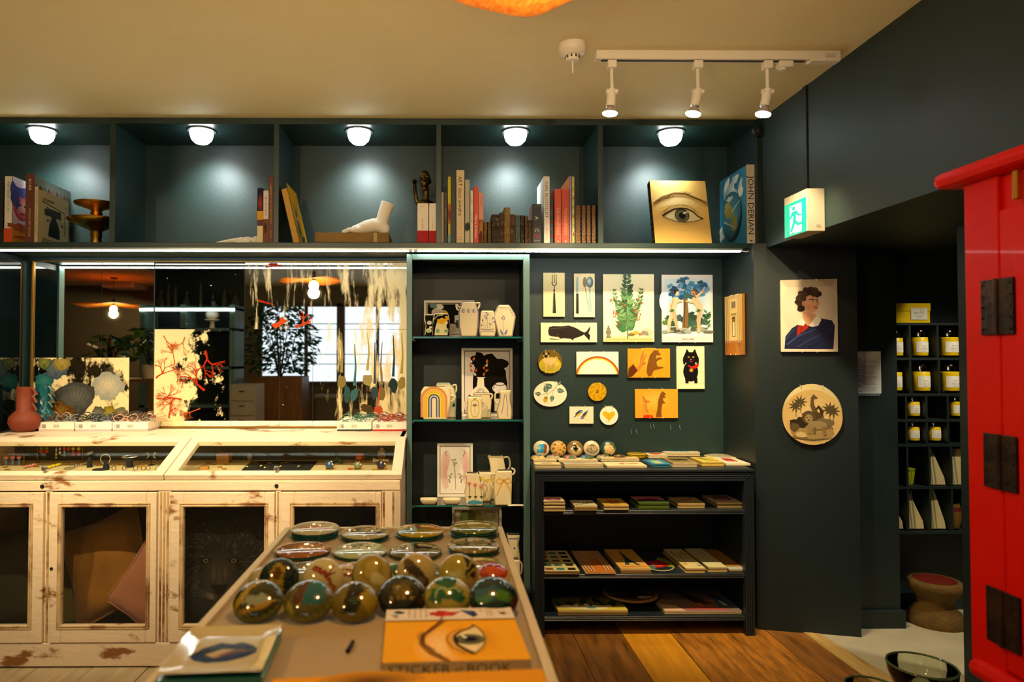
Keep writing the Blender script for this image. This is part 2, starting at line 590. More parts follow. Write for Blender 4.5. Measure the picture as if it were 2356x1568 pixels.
# recessed downlights, one in each bay
BULB = mat('downlight lens', 'ffffff', .3, emit=L_DOWN, ecol=(.92, 1, 1))
dlab = ['far left bay above the brass dish', 'second bay above the plaster hand', 'bay above the plaster foot', 'bay above the old leather books', 'right bay above the eye picture book']
for (px, py), lb in zip(((97, 303), (464, 304), (826, 302), (1186, 302), (1543, 305)), dlab):
    p = atY(px, py, 3.19)
    d = thing('downlight', 'bright round shelf downlight in the ' + lb, 'light', (p.x, p.y, TZ), 'shelf downlights')
    c = V((p.x, p.y, TZ))
    MB().lathe([(.064, 0), (.064, -.006), (.054, -.008), (.054, -.002)], c, 24).build('trim_ring', MC['aluminium channel'], d, smooth=1)
    MB().lathe([(.053, -.002), (.053, -.022), (.046, -.044), (.030, -.060), (.001, -.066)], c, 20).build('lens', BULB, d, smooth=60)
    spot('downlight_beam', c + V((0, 0, -.08)), c + V((0, .26, -.34)), E_DOWN, COOL, 105, 1.0, .03, d)

# ceiling track with three spots, smoke detector
WP = mat('white enamel', 'e9dfce', .35)
ty = 2.41
a, b = atY(1370, 120, ty), atY(1928, 128, ty)
tr = thing('lighting_track', 'white ceiling track carrying three spotlights', 'light track', (a.x, ty, CZ))
MB().box(a.x, b.x, ty - .017, ty + .017, CZ - .032, CZ).build('rail', WP, tr, bevel=.002)
box(a.x + .02, b.x - .12, ty - .006, ty + .006, CZ - .0335, CZ - .03).build('slot', mat('dark slot', '141414', .6), tr)
box(b.x - .105, b.x, ty - .018, ty + .018, CZ - .037, CZ).build('feed_box', WP, tr, bevel=.002)
q = Art()
for i in range(3): q.scribble(.1, .8, .1 + i * .09, .03, '8a8478', i)
q.put('rating_label', (b.x - .06, ty - .0185, CZ - .028), (.05, 0, 0), (0, 0, .05), tr, PAPER)
p = atY(1805, 143, ty)
pl = thing('track_plug', 'small white plug adapter clipped to the ceiling track', 'plug', (p.x, ty, CZ - .033))
box(p.x - .026, p.x + .026, ty - .018, ty + .018, CZ - .058, CZ - .0335).build('body', WP, pl, bevel=.006)
MB().cyl((p.x - .008, ty, CZ - .066), (p.x - .008, ty, CZ - .056), .012).build('socket', WP, pl, smooth=1)
HOT = mat('spot lamp face', 'ffffff', .3, emit=40, ecol=(1, .86, .86))
CLR = thin_glass('clear lamp glass', (.95, .93, .97), 1.4)
tl = ['leftmost of the three white track spotlights, hanging straight', 'middle white track spotlight, tilted toward the left', 'rightmost of the three track spotlights, beside the dark wall']
aims = [(.75, YW, .85), (1.15, YW, .8), (1.62, 3.0, .85)]
for (px, ex, ey), lb, am in zip(((1407, 1403, 268), (1605, 1594, 269), (1765, 1755, 270)), tl, aims):
    p = atY(px, 140, ty); e = atY(ex, ey - 4, ty)
    s_ = thing('track_spotlight', lb, 'spotlight', (p.x, ty, CZ - .033), 'track spotlights')
    box(p.x - .016, p.x + .016, ty - .016, ty + .016, CZ - .062, CZ - .0335).build('adapter', WP, s_, bevel=.004)
    j = atY(px + 1, 208, ty)
    MB().cyl((p.x, ty, CZ - .06), j, .0062, n=10).build('stem', WP, s_, smooth=1)
    u = (e - j).normalized()
    k = MB().cyl(j - V((.020, 0, .004)), j + V((.020, 0, -.004)), .009, n=12)
    k.build('knuckle', WP, s_, smooth=1)
    MB().cyl(j - u * .006, j + u * .016, .012, n=12).cyl(j + u * .014, j + u * .058, .0165, .0165, 16).build('lamp_holder', WP, s_, smooth=1)
    L = (e - j).length
    MB().lathe([(.0155, .058), (.013, .064), (.017, .07), (.0265, L - .006)], j, 18, u).build('reflector', mat('lamp mirror', 'd9cfd2', .12, .7), s_, smooth=1)
    MB().lathe([(.0265, L - .006), (.025, L - .002), (.001, L + .001)], j, 18, u).build('lens', HOT, s_, smooth=1)
    spot('track_beam', e + u * .02, am, E_TRACK, TRACK, 74, .75, .02, s_)
p = atZ(1317, 103, CZ)
sd = thing('smoke_detector', 'round white smoke detector on the ceiling beside the track', 'smoke detector', (p.x, p.y, CZ))
MB().lathe([(.047, 0), (.048, -.02), (.044, -.028), (.03, -.04)], (p.x, p.y, CZ), 28).build('housing', WP, sd, smooth=1)
MB().lathe([(.024, -.036), (.024, -.052), (.020, -.057), (.001, -.058)], (p.x, p.y, CZ), 20).build('sensor_cap', WP, sd, smooth=1)
for i in range(10):
    t = 2 * pi * i / 10
    c = V((p.x + .0235 * cos(t), p.y + .0235 * sin(t), CZ - .046))
    MB().obox(c, V((cos(t), sin(t), 0)) * .0015, V((-sin(t), cos(t), 0)) * .003, (0, 0, .004)).build('vent_slot', MC['dark slot'], sd)
MB().cyl((p.x, p.y, CZ - .057), (p.x + .001, p.y, CZ - .10), .0024, n=8).build('pull_rod', WP, sd)

# exit sign on the header, its cable duct, and the small round speaker in the corner
f = [atX(1856.5, 431, 1.40), atX(1805, 545, 1.40)]
yA, yB = atX(1856.5, 480, 1.40).y, atX(1804.5, 500, 1.40).y
zt, zb = atX(1856.5, 432.5, 1.40).z, atX(1856.5, 531.5, 1.40).z
xg = 1.40
es = thing('exit_sign', 'lit green and white running-man exit sign box on the header', 'exit sign', (1.47, yA, zb))
box(xg, 1.4695, yA, yB, zb, zt).build('housing', mat('ivory plastic', 'a89e8c', .4), es, bevel=.002)
W_ = yB - yA
H_ = zt - zb
S = .94 * W_
g0 = V((xg - .0006, yB - .03 * W_, zb + .01 * H_))
GRN = mat('green sign panel', '00a48c', .4, emit=.28, ecol='00b39a')
WHT = mat('white sign panel', 'ffffff', .4, emit=1.1, ecol=(.85, 1, .97))
HH = H_ * .80
def sp(u, v): return g0 + V((0, -u * S, v * HH))
def slab(name, pts, mt, k): MB().prism(pts, g0 - V((k, 0, 0)), (0, -S, 0), (0, 0, HH), (-.0004, 0, 0)).build(name, mt, es)
slab('green_panel', [(0, 0), (1, 0), (1, 1), (0, 1)], GRN, 0)
slab('doorway_panel', [(.26, .05), (.80, .05), (.80, .90), (.26, .90)], WHT, .0006)
man = [[(.36, .70), (.58, .72), (.66, .60), (.80, .56), (.80, .51), (.62, .54), (.56, .62), (.56, .42), (.68, .32), (.90, .33), (.90, .26), (.62, .24), (.52, .34), (.36, .10), (.27, .14), (.42, .42), (.42, .60), (.30, .50), (.12, .52), (.12, .57), (.27, .57)],
       [(.45 + .075 * cos(t), .80 + .065 * sin(t)) for t in (2 * pi * i / 14 for i in range(14))], [(.30, .05), (.44, .05), (.50, .09), (.36, .10)]]
for pts in man: slab('running_figure', pts, GRN, .0012)
q = Art()
for i in range(4): q.scribble(0, .6, .1 + i * .12, .04, '7d735f', i)
q.put('rating_label', (1.435, yA - .0008, zb + .012), (.03, 0, 0), (0, 0, .03), es, PAPER)
c0, c1 = atX(1853, 215, 1.47), atX(1853, 431, 1.47)
cd = tag(box(1.464, 1.47, c0.y - .014, c0.y + .014, zt, CZ).build('cable_duct', mat('near black duct', '10191b', .5), loc=(1.467, c0.y, zt), bevel=.001), 'thin dark cable duct running down to the exit sign', 'cable duct')
p = atY(1746, 300, YF - .02)
cs = thing('ceiling_speaker', 'small dark round knob fixture at the top shelf corner', 'fixture', p)
MB().lathe([(.028, -.012), (.028, .0), (.024, .006)], p, 20, (0, -1, 0)).build('housing', MC['near black duct'], cs, smooth=1)
MB().lathe([(.016, .0061), (.010, .010), (.001, .011)], p, 16, (0, -1, 0)).build('cone', mat('black mesh', '060a0a', .6), cs, smooth=1)
# ================================================================ white glazed showcase
CREAM = mat('distressed cream paint', 'e6d2b6', .55, noise=(4.2, '8d5c2e', .575, .635, (1, 1, 2.2)), bump=(25, .25))
WORN = mat('worn bare moulding', 'c9ab7c', .6, noise=(9, '7a4c24', .50, .62, (1, 1, .6)), bump=(40, .3))
RAWB = mat('bare brown edge', '8a5a2a', .7)
GLS = thin_glass('clear lid glass', (.97, .99, .97), .012)
CABG = thin_glass('cabinet glass', (.94, .95, .94), .5)
YC = 2.72
CX0, CX1 = LX + .012, atY(921, 1090, YC).x
def cx(px): return atY(px, 1100, YC).x
def cz(py): return atY(500, py, YC).z
ZF, ZB, YH = cz(1091), atY(600, 984, 3.40).z, 3.03    # front edge, back top, hinge line
ca = thing('display_case', 'long distressed cream showcase with sloping glass lids and four glazed doors', 'display case', (CX0, YC, 0))
# carcass: sides, back, tray, base, posts
side = [(YC, 0), (3.40, 0), (3.40, ZB), (YH, ZB), (YC, ZF - .03)]
MB().prism(side, (CX1 - .022, 0, 0), (0, 1, 0), (0, 0, 1), (.022, 0, 0)).build('side_panel', CREAM, ca, bevel=.002)
MB().prism(side, (CX0, 0, 0), (0, 1, 0), (0, 0, 1), (.022, 0, 0)).build('side_panel', CREAM, ca, bevel=.002)
box(CX0, CX1, 3.375, 3.40, 0, ZB).build('back_panel', mat('dark case lining', '2e2c22', .7), ca)
box(CX0 - .0, CX1 + .008, YH, 3.405, ZB - .018, ZB).build('top_board', CREAM, ca, bevel=.004)
TRZ = .728
box(CX0 + .02, CX1 - .02, 3.275, 3.285, TRZ, ZB - .018).build('inner_back', mat('olive case lining', '5c5845', .8), ca)
box(CX0 + .02, CX1 - .02, YC + .02, 3.376, TRZ - .012, TRZ).build('tray_floor', mat('cream tray linen', 'd8c79a', .8, bump=(300, .1)), ca)
box(CX0, CX1, YC - .004, YC + .02, cz(1128), cz(1105)).build('front_rail', CREAM, ca, bevel=.004)
box(CX0, CX1, YC - .006, YC + .05, cz(1530) - .0, cz(1476)).build('plinth', CREAM, ca, bevel=.004)
box(CX0, CX1, YC + .01, 3.38, .05, .065).build('floor_board', MC['dark case lining'], ca)
for a, b in ((105, 121), (364, 394), (634, 647), (878, 921.5)):
    box(cx(a), cx(b), YC + .0, YC + .03, cz(1476), cz(1128)).build('post', CREAM, ca, bevel=.003)
for a in (112, 371, 379, 387, 640, 868 + 15, 905):
    MB().cyl((cx(a), YC, cz(1474)), (cx(a), YC, cz(1131)), .0045, n=8).build('beading', WORN, ca, smooth=1)
for a in (99, 637):
    MB().lathe([(.008, 0), (.008, .003), (.001, .004)], (cx(a), YC - .004, cz(1117)), 12, (0, -1, 0)).build('escutcheon', mat('dark iron', '2b2622', .5, .6), ca, smooth=1)
    box(cx(a) - .002, cx(a) + .002, YC - .0085, YC - .0075, cz(1121), cz(1117)).build('keyhole', MC['dark slot'], ca)
# two sloping lids
su = V((0, YH - YC, ZB - ZF)); sl = su.length; su.normalize(); sn = V((1, 0, 0)).cross(su)
for a0, a1, kx in ((CX0, cx(375.5), 99), (cx(377.5), CX1 + .006, 635)):
    o0 = V((0, YC - .004, ZF))
    def lb(xa, xb, va, vb, ta=-.024, tb=0.):
        return MB().obox(o0 + V(((xa + xb) / 2, 0, 0)) + su * ((va + vb) / 2) + sn * ((ta + tb) / 2), V(((xb - xa) / 2, 0, 0)), su * ((vb - va) / 2), sn * ((tb - ta) / 2))
    fr = lb(a0, a1, 0, .034)
    for g in (lb(a0, a1, sl - .042, sl), lb(a0, a0 + .042, .034, sl - .042), lb(a1 - .042, a1, .034, sl - .042)): fr.add(g.v, g.f)
    lid = fr.build('lid', CREAM, ca, bevel=.003)
    lb(a0 + .036, a1 - .036, .03, sl - .036, -.014, -.010).build('pane', GLS, lid)
    kp = o0 + V((cx(kx), 0, 0)) + su * .018
    MB().lathe([(.004, 0), (.004, .008), (.009, .011), (.0115, .018), (.009, .025), (.001, .028)], kp, 14, sn).build('knob', mat('pewter knob', '8d8a86', .3, .8), lid, smooth=1)
# four glazed doors
dd = [(-140, 104.5, -106, 72), (121.5, 363.5, 147, 340.5), (394.5, 633.5, 425.5, 610), (647.5, 877.5, 678, 865)]
for i, (a, b, g0_, g1_) in enumerate(dd):
    A, B, G0, G1 = cx(a), cx(b), cx(g0_), cx(g1_)
    zt_, zb_, gt, gb = cz(1131), cz(1474), cz(1164), cz(1434)
    if i == 0: A = max(A, CX0 + .01)
    d = MB().box(A, G0, YC - .012, YC + .012, zb_, zt_).box(G1, B, YC - .012, YC + .012, zb_, zt_).box(G0, G1, YC - .012, YC + .012, gt, zt_).box(G0, G1, YC - .012, YC + .012, zb_, gb).build('door', CREAM, ca, bevel=.003)
    e = .012
    for off, rr in ((.004, .0042), (.013, .0034)):
        q = MB()
        P = [V((G0 - off, YC - .012, gb - off)), V((G1 + off, YC - .012, gb - off)), V((G1 + off, YC - .012, gt + off)), V((G0 - off, YC - .012, gt + off))]
        for k in range(4): q.cyl(P[k], P[(k + 1) % 4], rr, n=8)
        q.build('glazing_bead', WORN, d, smooth=1)
    box(G0 - .003, G1 + .003, YC - .002, YC + .001, gb - .003, gt + .003).build('pane', CABG, d)
    if i == 1: MB().lathe([(.006, 0), (.006, .003), (.001, .004)], (cx(120.5) + .008, YC - .012, cz(1304)), 10, (0, -1, 0)).build('keyhole', MC['dark iron'], d)

# cushions behind the cabinet glass
def cushion(name, label, c, ux, uy, th, mt, group=None, art=None):
    o = thing(name, label, 'cushion', c, group)
    ux, uy = V(ux), V(uy); n = ux.cross(uy).normalized()
    N = 14; vs, fs, uv = [], [], []
    for sgn in (1, -1):
        for j in range(N + 1):
            for i in range(N + 1):
                a, b = i / N * 2 - 1, j / N * 2 - 1
                pin = 1 - .10 * (1 - a * a) * (abs(b) ** 3) , 1 - .10 * (1 - b * b) * (abs(a) ** 3)
                h = th * ((1 - a ** 4) * (1 - b ** 4)) ** .6 * (1 + .06 * sin(7 * a + 3 * b))
                vs.append(V(c) + ux * a * pin[1] + uy * b * pin[0] + n * (h * sgn))
                uv.append((i / N, j / N))
        k = (N + 1) ** 2 * (0 if sgn == 1 else 1)
        for j in range(N):
            for i in range(N):
                q = [k + j * (N + 1) + i, k + j * (N + 1) + i + 1, k + (j + 1) * (N + 1) + i + 1, k + (j + 1) * (N + 1) + i]
                fs.append(q if sgn == 1 else q[::-1])
    mb = MB().add(vs, fs)
    mb.build('cover', mt, o, smooth=80)
    ed = [V(c) + ux * p[0] + uy * p[1] for p in ((-1, -1), (0, -.9), (1, -1), (.9, 0), (1, 1), (0, .9), (-1, 1), (-.9, 0))]
    MB().tube(ed, .006, 6, True).build('piping', mt, o, smooth=1)
    return o
OCH = mat('ochre velvet', 'a8700f', .9, sheen=.3, noise=(8, '8a560c', .3, .7), bump=(60, .3))
PNK = mat('dusty pink velvet', 'c07a58', .9, sheen=.4, bump=(60, .25))
OLV = mat('olive linen', '6b5c2a', .9, bump=(80, .3))
p = atY(248, 1300, 2.93)
cushion('cushion', 'ochre velvet cushion slumped behind the second cabinet door', p, (.165, 0, .07), (-.07, .05, .185), .055, OCH)
p = atY(345, 1355, 2.84)
cushion('cushion', 'dusty pink cushion corner beside the ochre cushion', p, (.085, .0, .12), (-.11, .02, .075), .03, PNK)
p = atY(190, 1385, 3.10)
cushion('cushion', 'olive cushion half hidden behind the ochre cushion', p, (.12, .04, .03), (-.02, .05, .17), .05, OLV)
p = atY(20, 1330, 3.05)
cushion('cushion', 'dark olive cushion behind the leftmost cabinet door', p, (.20, .0, .02), (-.02, .05, .20), .06, mat('dark olive linen', '2f2c16', .9, bump=(80, .3)))
p = atY(517, 1300, 2.86)
lc = cushion('lion_cushion', 'dark cushion printed with a lion face behind the third cabinet door', p, (.215, 0, 0), (0, .05, .235), .045, mat('charcoal fabric', '1d1b17', .95, bump=(90, .3)))
q = Art(); r = random.Random(4)
lc_ = lambda t: mixc('2e2a22', '9a8e70', t)
q.ell(.5, .5, .40, .42, '201d18')
for i in range(420):
    t = r.uniform(0, 2 * pi); d = r.uniform(.16, .44); x, y = .5 + d * cos(t), .5 + d * sin(t)
    q.line([(x, y), (x + .05 * cos(t + .3), y + .06 * sin(t + .3) - .02)], .004, lc_(r.random() * .55), .001)
q.soft(.5, .42, .17, .26, '4a4335', '2a2620', 6)
for sx in (-1, 1):
    q.ell(.5 + .12 * sx, .58, .045, .026, '0d0c0a', -10 * sx).ell(.5 + .12 * sx, .58, .024, .02, '6b5c38').ell(.5 + .12 * sx, .58, .011, .011, '090806').line([(.5 + .06 * sx, .59), (.5 + .12 * sx, .61), (.5 + .18 * sx, .59)], .010, '0d0c0a', .004)
    q.soft(.5 + .05 * sx, .47, .03, .10, '5a5040', '37322a', 4).soft(.5 + .075 * sx, .27, .075, .06, '5d5442', '332e24', 5)
    for k in range(6): q.line([(.5 + .05 * sx, .26 + k * .006), (.5 + .24 * sx, .23 + k * .03)], .003, lc_(.9), .001)
q.poly([(.42, .38), (.58, .38), (.53, .30), (.47, .30)], '12100d').rect(.495, .22, .505, .30, '12100d').line([(.42, .19), (.5, .215), (.58, .19)], .012, '0d0c0a').soft(.5, .13, .09, .05, '4d4536', '2a2620', 4)
q.put('lion_print', p + V((-.235, -.052, -.235)), (.47, 0, 0), (0, .01, .47), lc, FAB)

# ================================================================ tall glass-shelved unit
YT = 3.122
def tx(px): return atY(px, 800, YT).x
UX0, UX1 = max(tx(932.5), CX1 + .004), tx(1219)
ZT = atY(1000, 584.5, YT).z
UNT = mat('grey teal woodwork', '54726f', .36, bump=(60, .03))
tu = thing('tall_shelf_unit', 'tall grey-teal open unit with glass shelves of ceramics', 'shelf unit', (UX0, YT, 0))
box(UX0, tx(948), YT, YT + .022, 0, ZT).build('stile', UNT, tu, bevel=.002)
box(tx(1204.5), UX1, YT, YT + .022, 0, ZT).build('stile', UNT, tu, bevel=.002)
box(tx(948), tx(1204.5), YT, YT + .022, atY(1000, 597.5, YT).z, ZT).build('top_rail', UNT, tu, bevel=.002)
box(UX0, UX0 + .016, YT + .022, YW - .001, 0, ZT).build('side_panel', TEALD, tu)
box(UX1 - .016, UX1, YT + .022, YW - .001, 0, ZT).build('side_panel', TEALD, tu)
box(UX0, UX1, YT + .022, YW - .001, ZT - .02, ZT).build('top_panel', TEALD, tu)
box(UX0 + .016, UX1 - .016, YW - .012, YW - .001, 0, ZT).build('back_panel', TEALD, tu)
UZB = zb = atY(1225, 1352, YT).z
box(UX0, UX1 + .0, YT - .008, YW, 0, zb - .02).build('base_cabinet', TEALD, tu, bevel=.003)
box(UX0, UX1 + .004, YT - .016, YW, zb - .02, zb).build('base_moulding', TEAL2, tu, bevel=.005)
GED = mat('green glass edge', '1f6a64', .1, spec=.8)
GSH = thin_glass('shelf glass', (.90, .97, .95), 1.3)
PIN = mat('bright metal', 'd8d2c8', .2, .9)
SH = []
for py in (776, 967, 1163):
    z = atY(1080, py, YT + .03).z
    SH.append(z)
    g = box(UX0 + .018, UX1 - .018, YT + .03, YW - .014, z - .004, z + .004).build('glass_shelf', GSH, tu)
    box(UX0 + .018, UX1 - .018, YT + .0285, YT + .0305, z - .004, z + .004).build('front_edge', GED, g)
    for x, d in ((UX0 + .016, 1), (UX1 - .016, -1)):
        for y in (YT + .05, YW - .07): MB().cyl((x, y, z - .010), (x + d * .016, y, z - .010), .0058, n=10).build('shelf_pin', PIN, tu, smooth=1)

# ================================================================ reeded bookcase of plates
YB = 3.0
def bx(px): return atY(px, 1250, YB).x
def bz(py): return atY(1480, py, YB).z
BX0, BX1 = max(bx(1227.5), UX1 + .003), bx(1736)
BK = mat('blue grey painted wood', '1c262c', .38, bump=(50, .04))
TOPZ = bz(1079)
bc = thing('bookcase', 'low blue-grey bookcase with reeded frame full of plates', 'bookcase', (BX0, YB, 0))
box(BX0 - .0, BX1 + .002, YB - .008, YW - .001, TOPZ - .012, TOPZ).build('top_board', BK, bc, bevel=.003)
fw_ = .042
box(BX0, BX0 + fw_, YB, YB + .025, 0, TOPZ - .012).build('stile', BK, bc)
box(BX1 - fw_, BX1, YB, YB + .025, 0, TOPZ - .012).build('stile', BK, bc)
box(BX0 + fw_, BX1 - fw_, YB, YB + .025, TOPZ - .054, TOPZ - .012).build('top_rail', BK, bc)
for k in range(4):
    o = .006 + k * .010
    MB().tube([(BX0 + o, YB, .001), (BX0 + o, YB, TOPZ - .012 - o), (BX1 - o, YB, TOPZ - .012 - o), (BX1 - o, YB, .001)], .0042, 6).build('reed', BK, bc, smooth=1)
box(BX0, BX0 + .02, YB + .02, YW - .001, 0, TOPZ - .012).build('side_panel', BK, bc)
box(BX1 - .02, BX1, YB + .02, YW - .001, 0, TOPZ - .012).build('side_panel', BK, bc)
box(BX0 + .02, BX1 - .02, YW - .012, YW - .001, 0, TOPZ - .012).build('back_panel', mat('black blue panel', '141c1f', .6), bc)
BS = []
for py in (1173.5, 1321, 1419):
    z = bz(py); BS.append(z)
    s_ = box(BX0 + .02, BX1 - .02, YB + .012, YW - .012, z - .022, z).build('shelf', BK, bc)
    for k in range(3): MB().cyl((BX0 + fw_, YB + .012, z - .004 - k * .007), (BX1 - fw_, YB + .012, z - .004 - k * .007), .0032, n=6).build('reed', BK, s_, smooth=1)

# ================================================================ foreground table
TZ0 = .72
TX0, TX1, TY1, TY0 = -.456, .182, 2.023, .70
TBL = mat('putty table top', 'b09a72', .6, spec=.15, noise=(3, 'a38c64', .3, .7), bump=(80, .05))
RIM = mat('cream painted rim', 'cfbd92', .5, spec=.2)
tb = thing('display_table', 'long cream-rimmed putty table of plates and paperweights in front', 'table', ((TX0 + TX1) / 2, (TY0 + TY1) / 2, 0))
TS = TZ0 - .010
box(TX0 + .01, TX1 - .01, TY0, TY1 - .01, TS - .02, TS).build('table_top', TBL, tb)
rw = .0175
box(TX0, TX0 + rw, TY0, TY1, TZ0 - .05, TZ0).build('rim_rail', RIM, tb, bevel=.002)
box(TX1 - rw, TX1, TY0, TY1, TZ0 - .05, TZ0).build('rim_rail', RIM, tb, bevel=.002)
box(TX0 + rw, TX1 - rw, TY1 - rw, TY1, TZ0 - .05, TZ0).build('rim_rail', RIM, tb, bevel=.002)
box(TX0 + rw, TX1 - rw, TY0, TY0 + rw, TZ0 - .05, TZ0).build('rim_rail', RIM, tb, bevel=.002)
box(TX0 + .015, TX1 - .015, TY0 + .015, TY1 - .015, TZ0 - .12, TZ0 - .05).build('apron', RIM, tb)
for x in (TX0 + .03, TX1 - .03):
    for y in (TY0 + .03, TY1 - .03): MB().obox((x, y, (TZ0 - .12) / 2), (.022, 0, 0), (0, .022, 0), (0, 0, (TZ0 - .12) / 2)).build('leg', RIM, tb, bevel=.004)

# ================================================================ red lacquer cabinet
RED = mat('glossy red lacquer', 'e41200', .4, coat=.04, spec=.12, noise=(2, 'c81003', .4, .75), bump=(14, .05))
IRON = mat('black iron plate', '2a201a', .5, .7, noise=(14, '4a3220', .4, .7), bump=(50, .4))
XC = 1.371
KZ = .92
def kz(z): return 1.22 + (z - 1.22) * KZ
rc = thing('red_cabinet', 'tall red lacquer cabinet with black iron hinge plates', 'cabinet', (XC, 1.4, 0))
RY0, RY1 = .80, 1.776
zt, zb = kz(1.708), kz(.372)
box(XC + .012, 1.81, RY0, RY1, zb, zt).build('carcass', RED, rc, bevel=.004)
MB().box(XC - .046, 1.82, RY0 - .05, 1.823, kz(1.706), kz(1.752)).build('cornice', RED, rc, bevel=.018)
MB().box(XC - .022, 1.82, RY0 - .03, 1.762, kz(.335), kz(.385)).build('bottom_moulding', RED, rc, bevel=.02)
for y in (RY1 - .063, RY0 + .07): box(XC, XC + .014, y - .055, y + .055, zb, zt).build('front_stile', RED, rc, bevel=.004)
for y0, y1 in ((RY1 - .118 - .40, RY1 - .118), (RY0 + .128, RY0 + .128 + .40)):
    d = box(XC + .001, XC + .013, y0, y1, zb + .02, zt - .09).build('door', RED, rc, bevel=.004)
    box(XC - .004, XC + .002, y0 + .05, y1 - .05, zb + .10, zt - .19).build('raised_panel', RED, d, bevel=.004)
MB().obox((XC - .012, RY1 - .19, kz(1.66)), (.008, 0, 0), (0, .008, 0), (0, 0, .035)).build('brass_catch', mat('brass fitting', 'c8861e', .25, .9), rc, bevel=.003)
for pyt, pyb in ((642, 770), (997, 1122), (1350, 1476)):
    t_, b_ = atX(2290, pyt, XC), atX(2290, pyb, XC)
    yc = RY1 - .1165
    zc, hh = (t_.z + b_.z) / 2, (t_.z - b_.z) / 2
    for s_, w_ in ((1, .046), (-1, .046)):
        MB().obox((XC - .005, yc + s_ * (w_ / 2 + .003), zc), (.003, 0, 0), (0, w_ / 2, 0), (0, 0, hh)).build('hinge_plate', IRON, rc, bevel=.002)
    h = MB().cyl((XC - .008, yc, zc - hh), (XC - .008, yc, zc + hh), .006, n=10).build('hinge_barrel', IRON, rc, smooth=1)
    for s_ in (1, -1):
        for k in range(5): MB().sph((XC - .009, yc + s_ * .042, zc - hh * .8 + k * hh * .4), .0028, 6, 4).build('stud', IRON, h)
box(XC + .02, 1.80, RY0 + .02, RY1 - .05, .34, kz(.336)).build('stand_apron', mat('dark stand wood', '2a1410', .5), rc)
for x in (XC + .05, 1.78):
    for y in (RY0 + .05, RY1 - .08): box(x - .025, x + .025, y - .025, y + .025, 0, .345).build('leg', MC['dark stand wood'], rc, bevel=.004)

# ================================================================ tea rack in the next room
YR_ = 3.17
def rx(px): return atY(px, 900, YR_).x
def rz(py): return atY(2120, py, YR_).z
tk = thing('pigeonhole_rack', 'dark teal pigeonhole rack holding yellow tea tins', 'rack', (2.3, YR_, rz(1222)))
RX0, RX1 = rx(2030), rx(2290)
rows = [742, 822, 905, 964, 1021, 1119, 1222]
for py in rows: box(RX0, RX1, YR_, 3.308, rz(py) - .012, rz(py)).build('shelf', TEALD, tk)
div = [(2028, 2096, 2160, 2225, 2290), (2028, 2096, 2162, 2228, 2290), (2034, 2085, 2132, 2181, 2230, 2290), (2034, 2085, 2132, 2181, 2230, 2290), (2036, 2086, 2137, 2187, 2238, 2290), (2036, 2086, 2137, 2187, 2238, 2290)]
for i, dv in enumerate(div):
    for a in dv: box(rx(a) - .005, rx(a) + .005, YR_ + .002, 3.308, rz(rows[i + 1]), rz(rows[i]) - .012).build('divider', TEALD, tk)
box(RX0, RX1, 3.30, 3.309, rz(1222), rz(742)).build('back_panel', MC['black blue panel'], tk)
YEL = mat('lemon yellow tin', 'e6c60a', .35, noise=(3, 'd8b808', .3, .7))
CHR = mat('polished chrome', 'd8dcdc', .08, 1.)
def tin(name, pcx, pyt, pyb, wpx, label, grp='yellow tea tins in the rack'):
    y = YR_ + .045
    b_ = atY(pcx, pyb, YR_ + .01); z0 = b_.z
    xc = atY(pcx, pyb, y).x
    r_ = wpx / 2 / F * y
    t_ = atY(pcx, pyt, y).z; h = t_ - z0
    o = thing(name, label, 'tin', (xc, y, z0), grp)
    c = V((xc, y, z0))
    MB().lathe([(r_ * .97, .001), (r_, .004), (r_, h * .70), (r_ * .96, h * .715), (r_ * .96, h * .73)], c, 24).build('body', YEL, o, smooth=1)
    MB().lathe([(r_ * .66, h * .72), (r_ * .68, h * .93), (r_ * .60, h * .99), (.001, h)], c, 20).build('lid', CHR, o, smooth=1)
    vs, fs = [], []
    for j in range(2):
        for i in range(9):
            t = rad(-90 - 52 + 104 * i / 8)
            vs.append(c + V(((r_ + .0006) * cos(t), (r_ + .0006) * sin(t), h * (.14 + .42 * j))))
    fs = [(i, i + 1, 10 + i, 9 + i) for i in range(8)]
    l = MB().add(vs, fs).build('label', mat('paper label', 'e8e6dc', .6), o, smooth=1)
    q = Art(); rr = random.Random(pcx)
    q.text(0, .62, .10, 'BELLOCQ', '6a6a60', fit=.42, al='c')
    for k in range(3): q.scribble(-.36 + .05 * k, .36 - .05 * k, .42 - k * .16, .03, '8c8c84', rr.random())
    for k in range(len(q.L)): q.L[k] = (np.array(q.L[k][0]), q.L[k][1], q.L[k][2])
    q.put('label_print', c + V((0, -r_ - .0016, h * .15)), (r_ * 1.15, 0, 0), (0, 0, r_ * 1.15), o, PAPER)
    return o
tin('tea_tin', 2058, 762, 818, 34, 'yellow tea tin cut off by the jamb, top row of tins')
tin('tea_tin', 2115, 760, 818, 35, 'yellow tea tin fully visible in the top row of tins')
tin('tea_tin', 2182, 760, 818, 39, 'yellow tea tin at the wall edge, top row of tins')
tin('tea_tin', 2056, 840, 898, 34, 'yellow tea tin cut off by the jamb, second row of tins')
tin('tea_tin', 2118.5, 838, 899, 37, 'yellow tea tin fully visible in the second row of tins')
tin('tea_tin', 2184, 838, 899, 40, 'yellow tea tin at the wall edge, second row of tins')
tin('tea_tin', 2100, 911, 957, 28, 'small yellow tea tin in the third row beside an empty hole')
tin('tea_tin', 2199, 911, 957, 30, 'small yellow tea tin at the wall edge, third row')
tin('tea_tin', 2100, 969, 1014, 27, 'left small yellow tin of the pair in the fourth row')
tin('tea_tin', 2149, 969, 1014, 27, 'second small yellow tin from the jamb in the fourth row')
a, b = rx(2092), rx(2147)
z0, z1 = rz(742) + .0, rz(697)
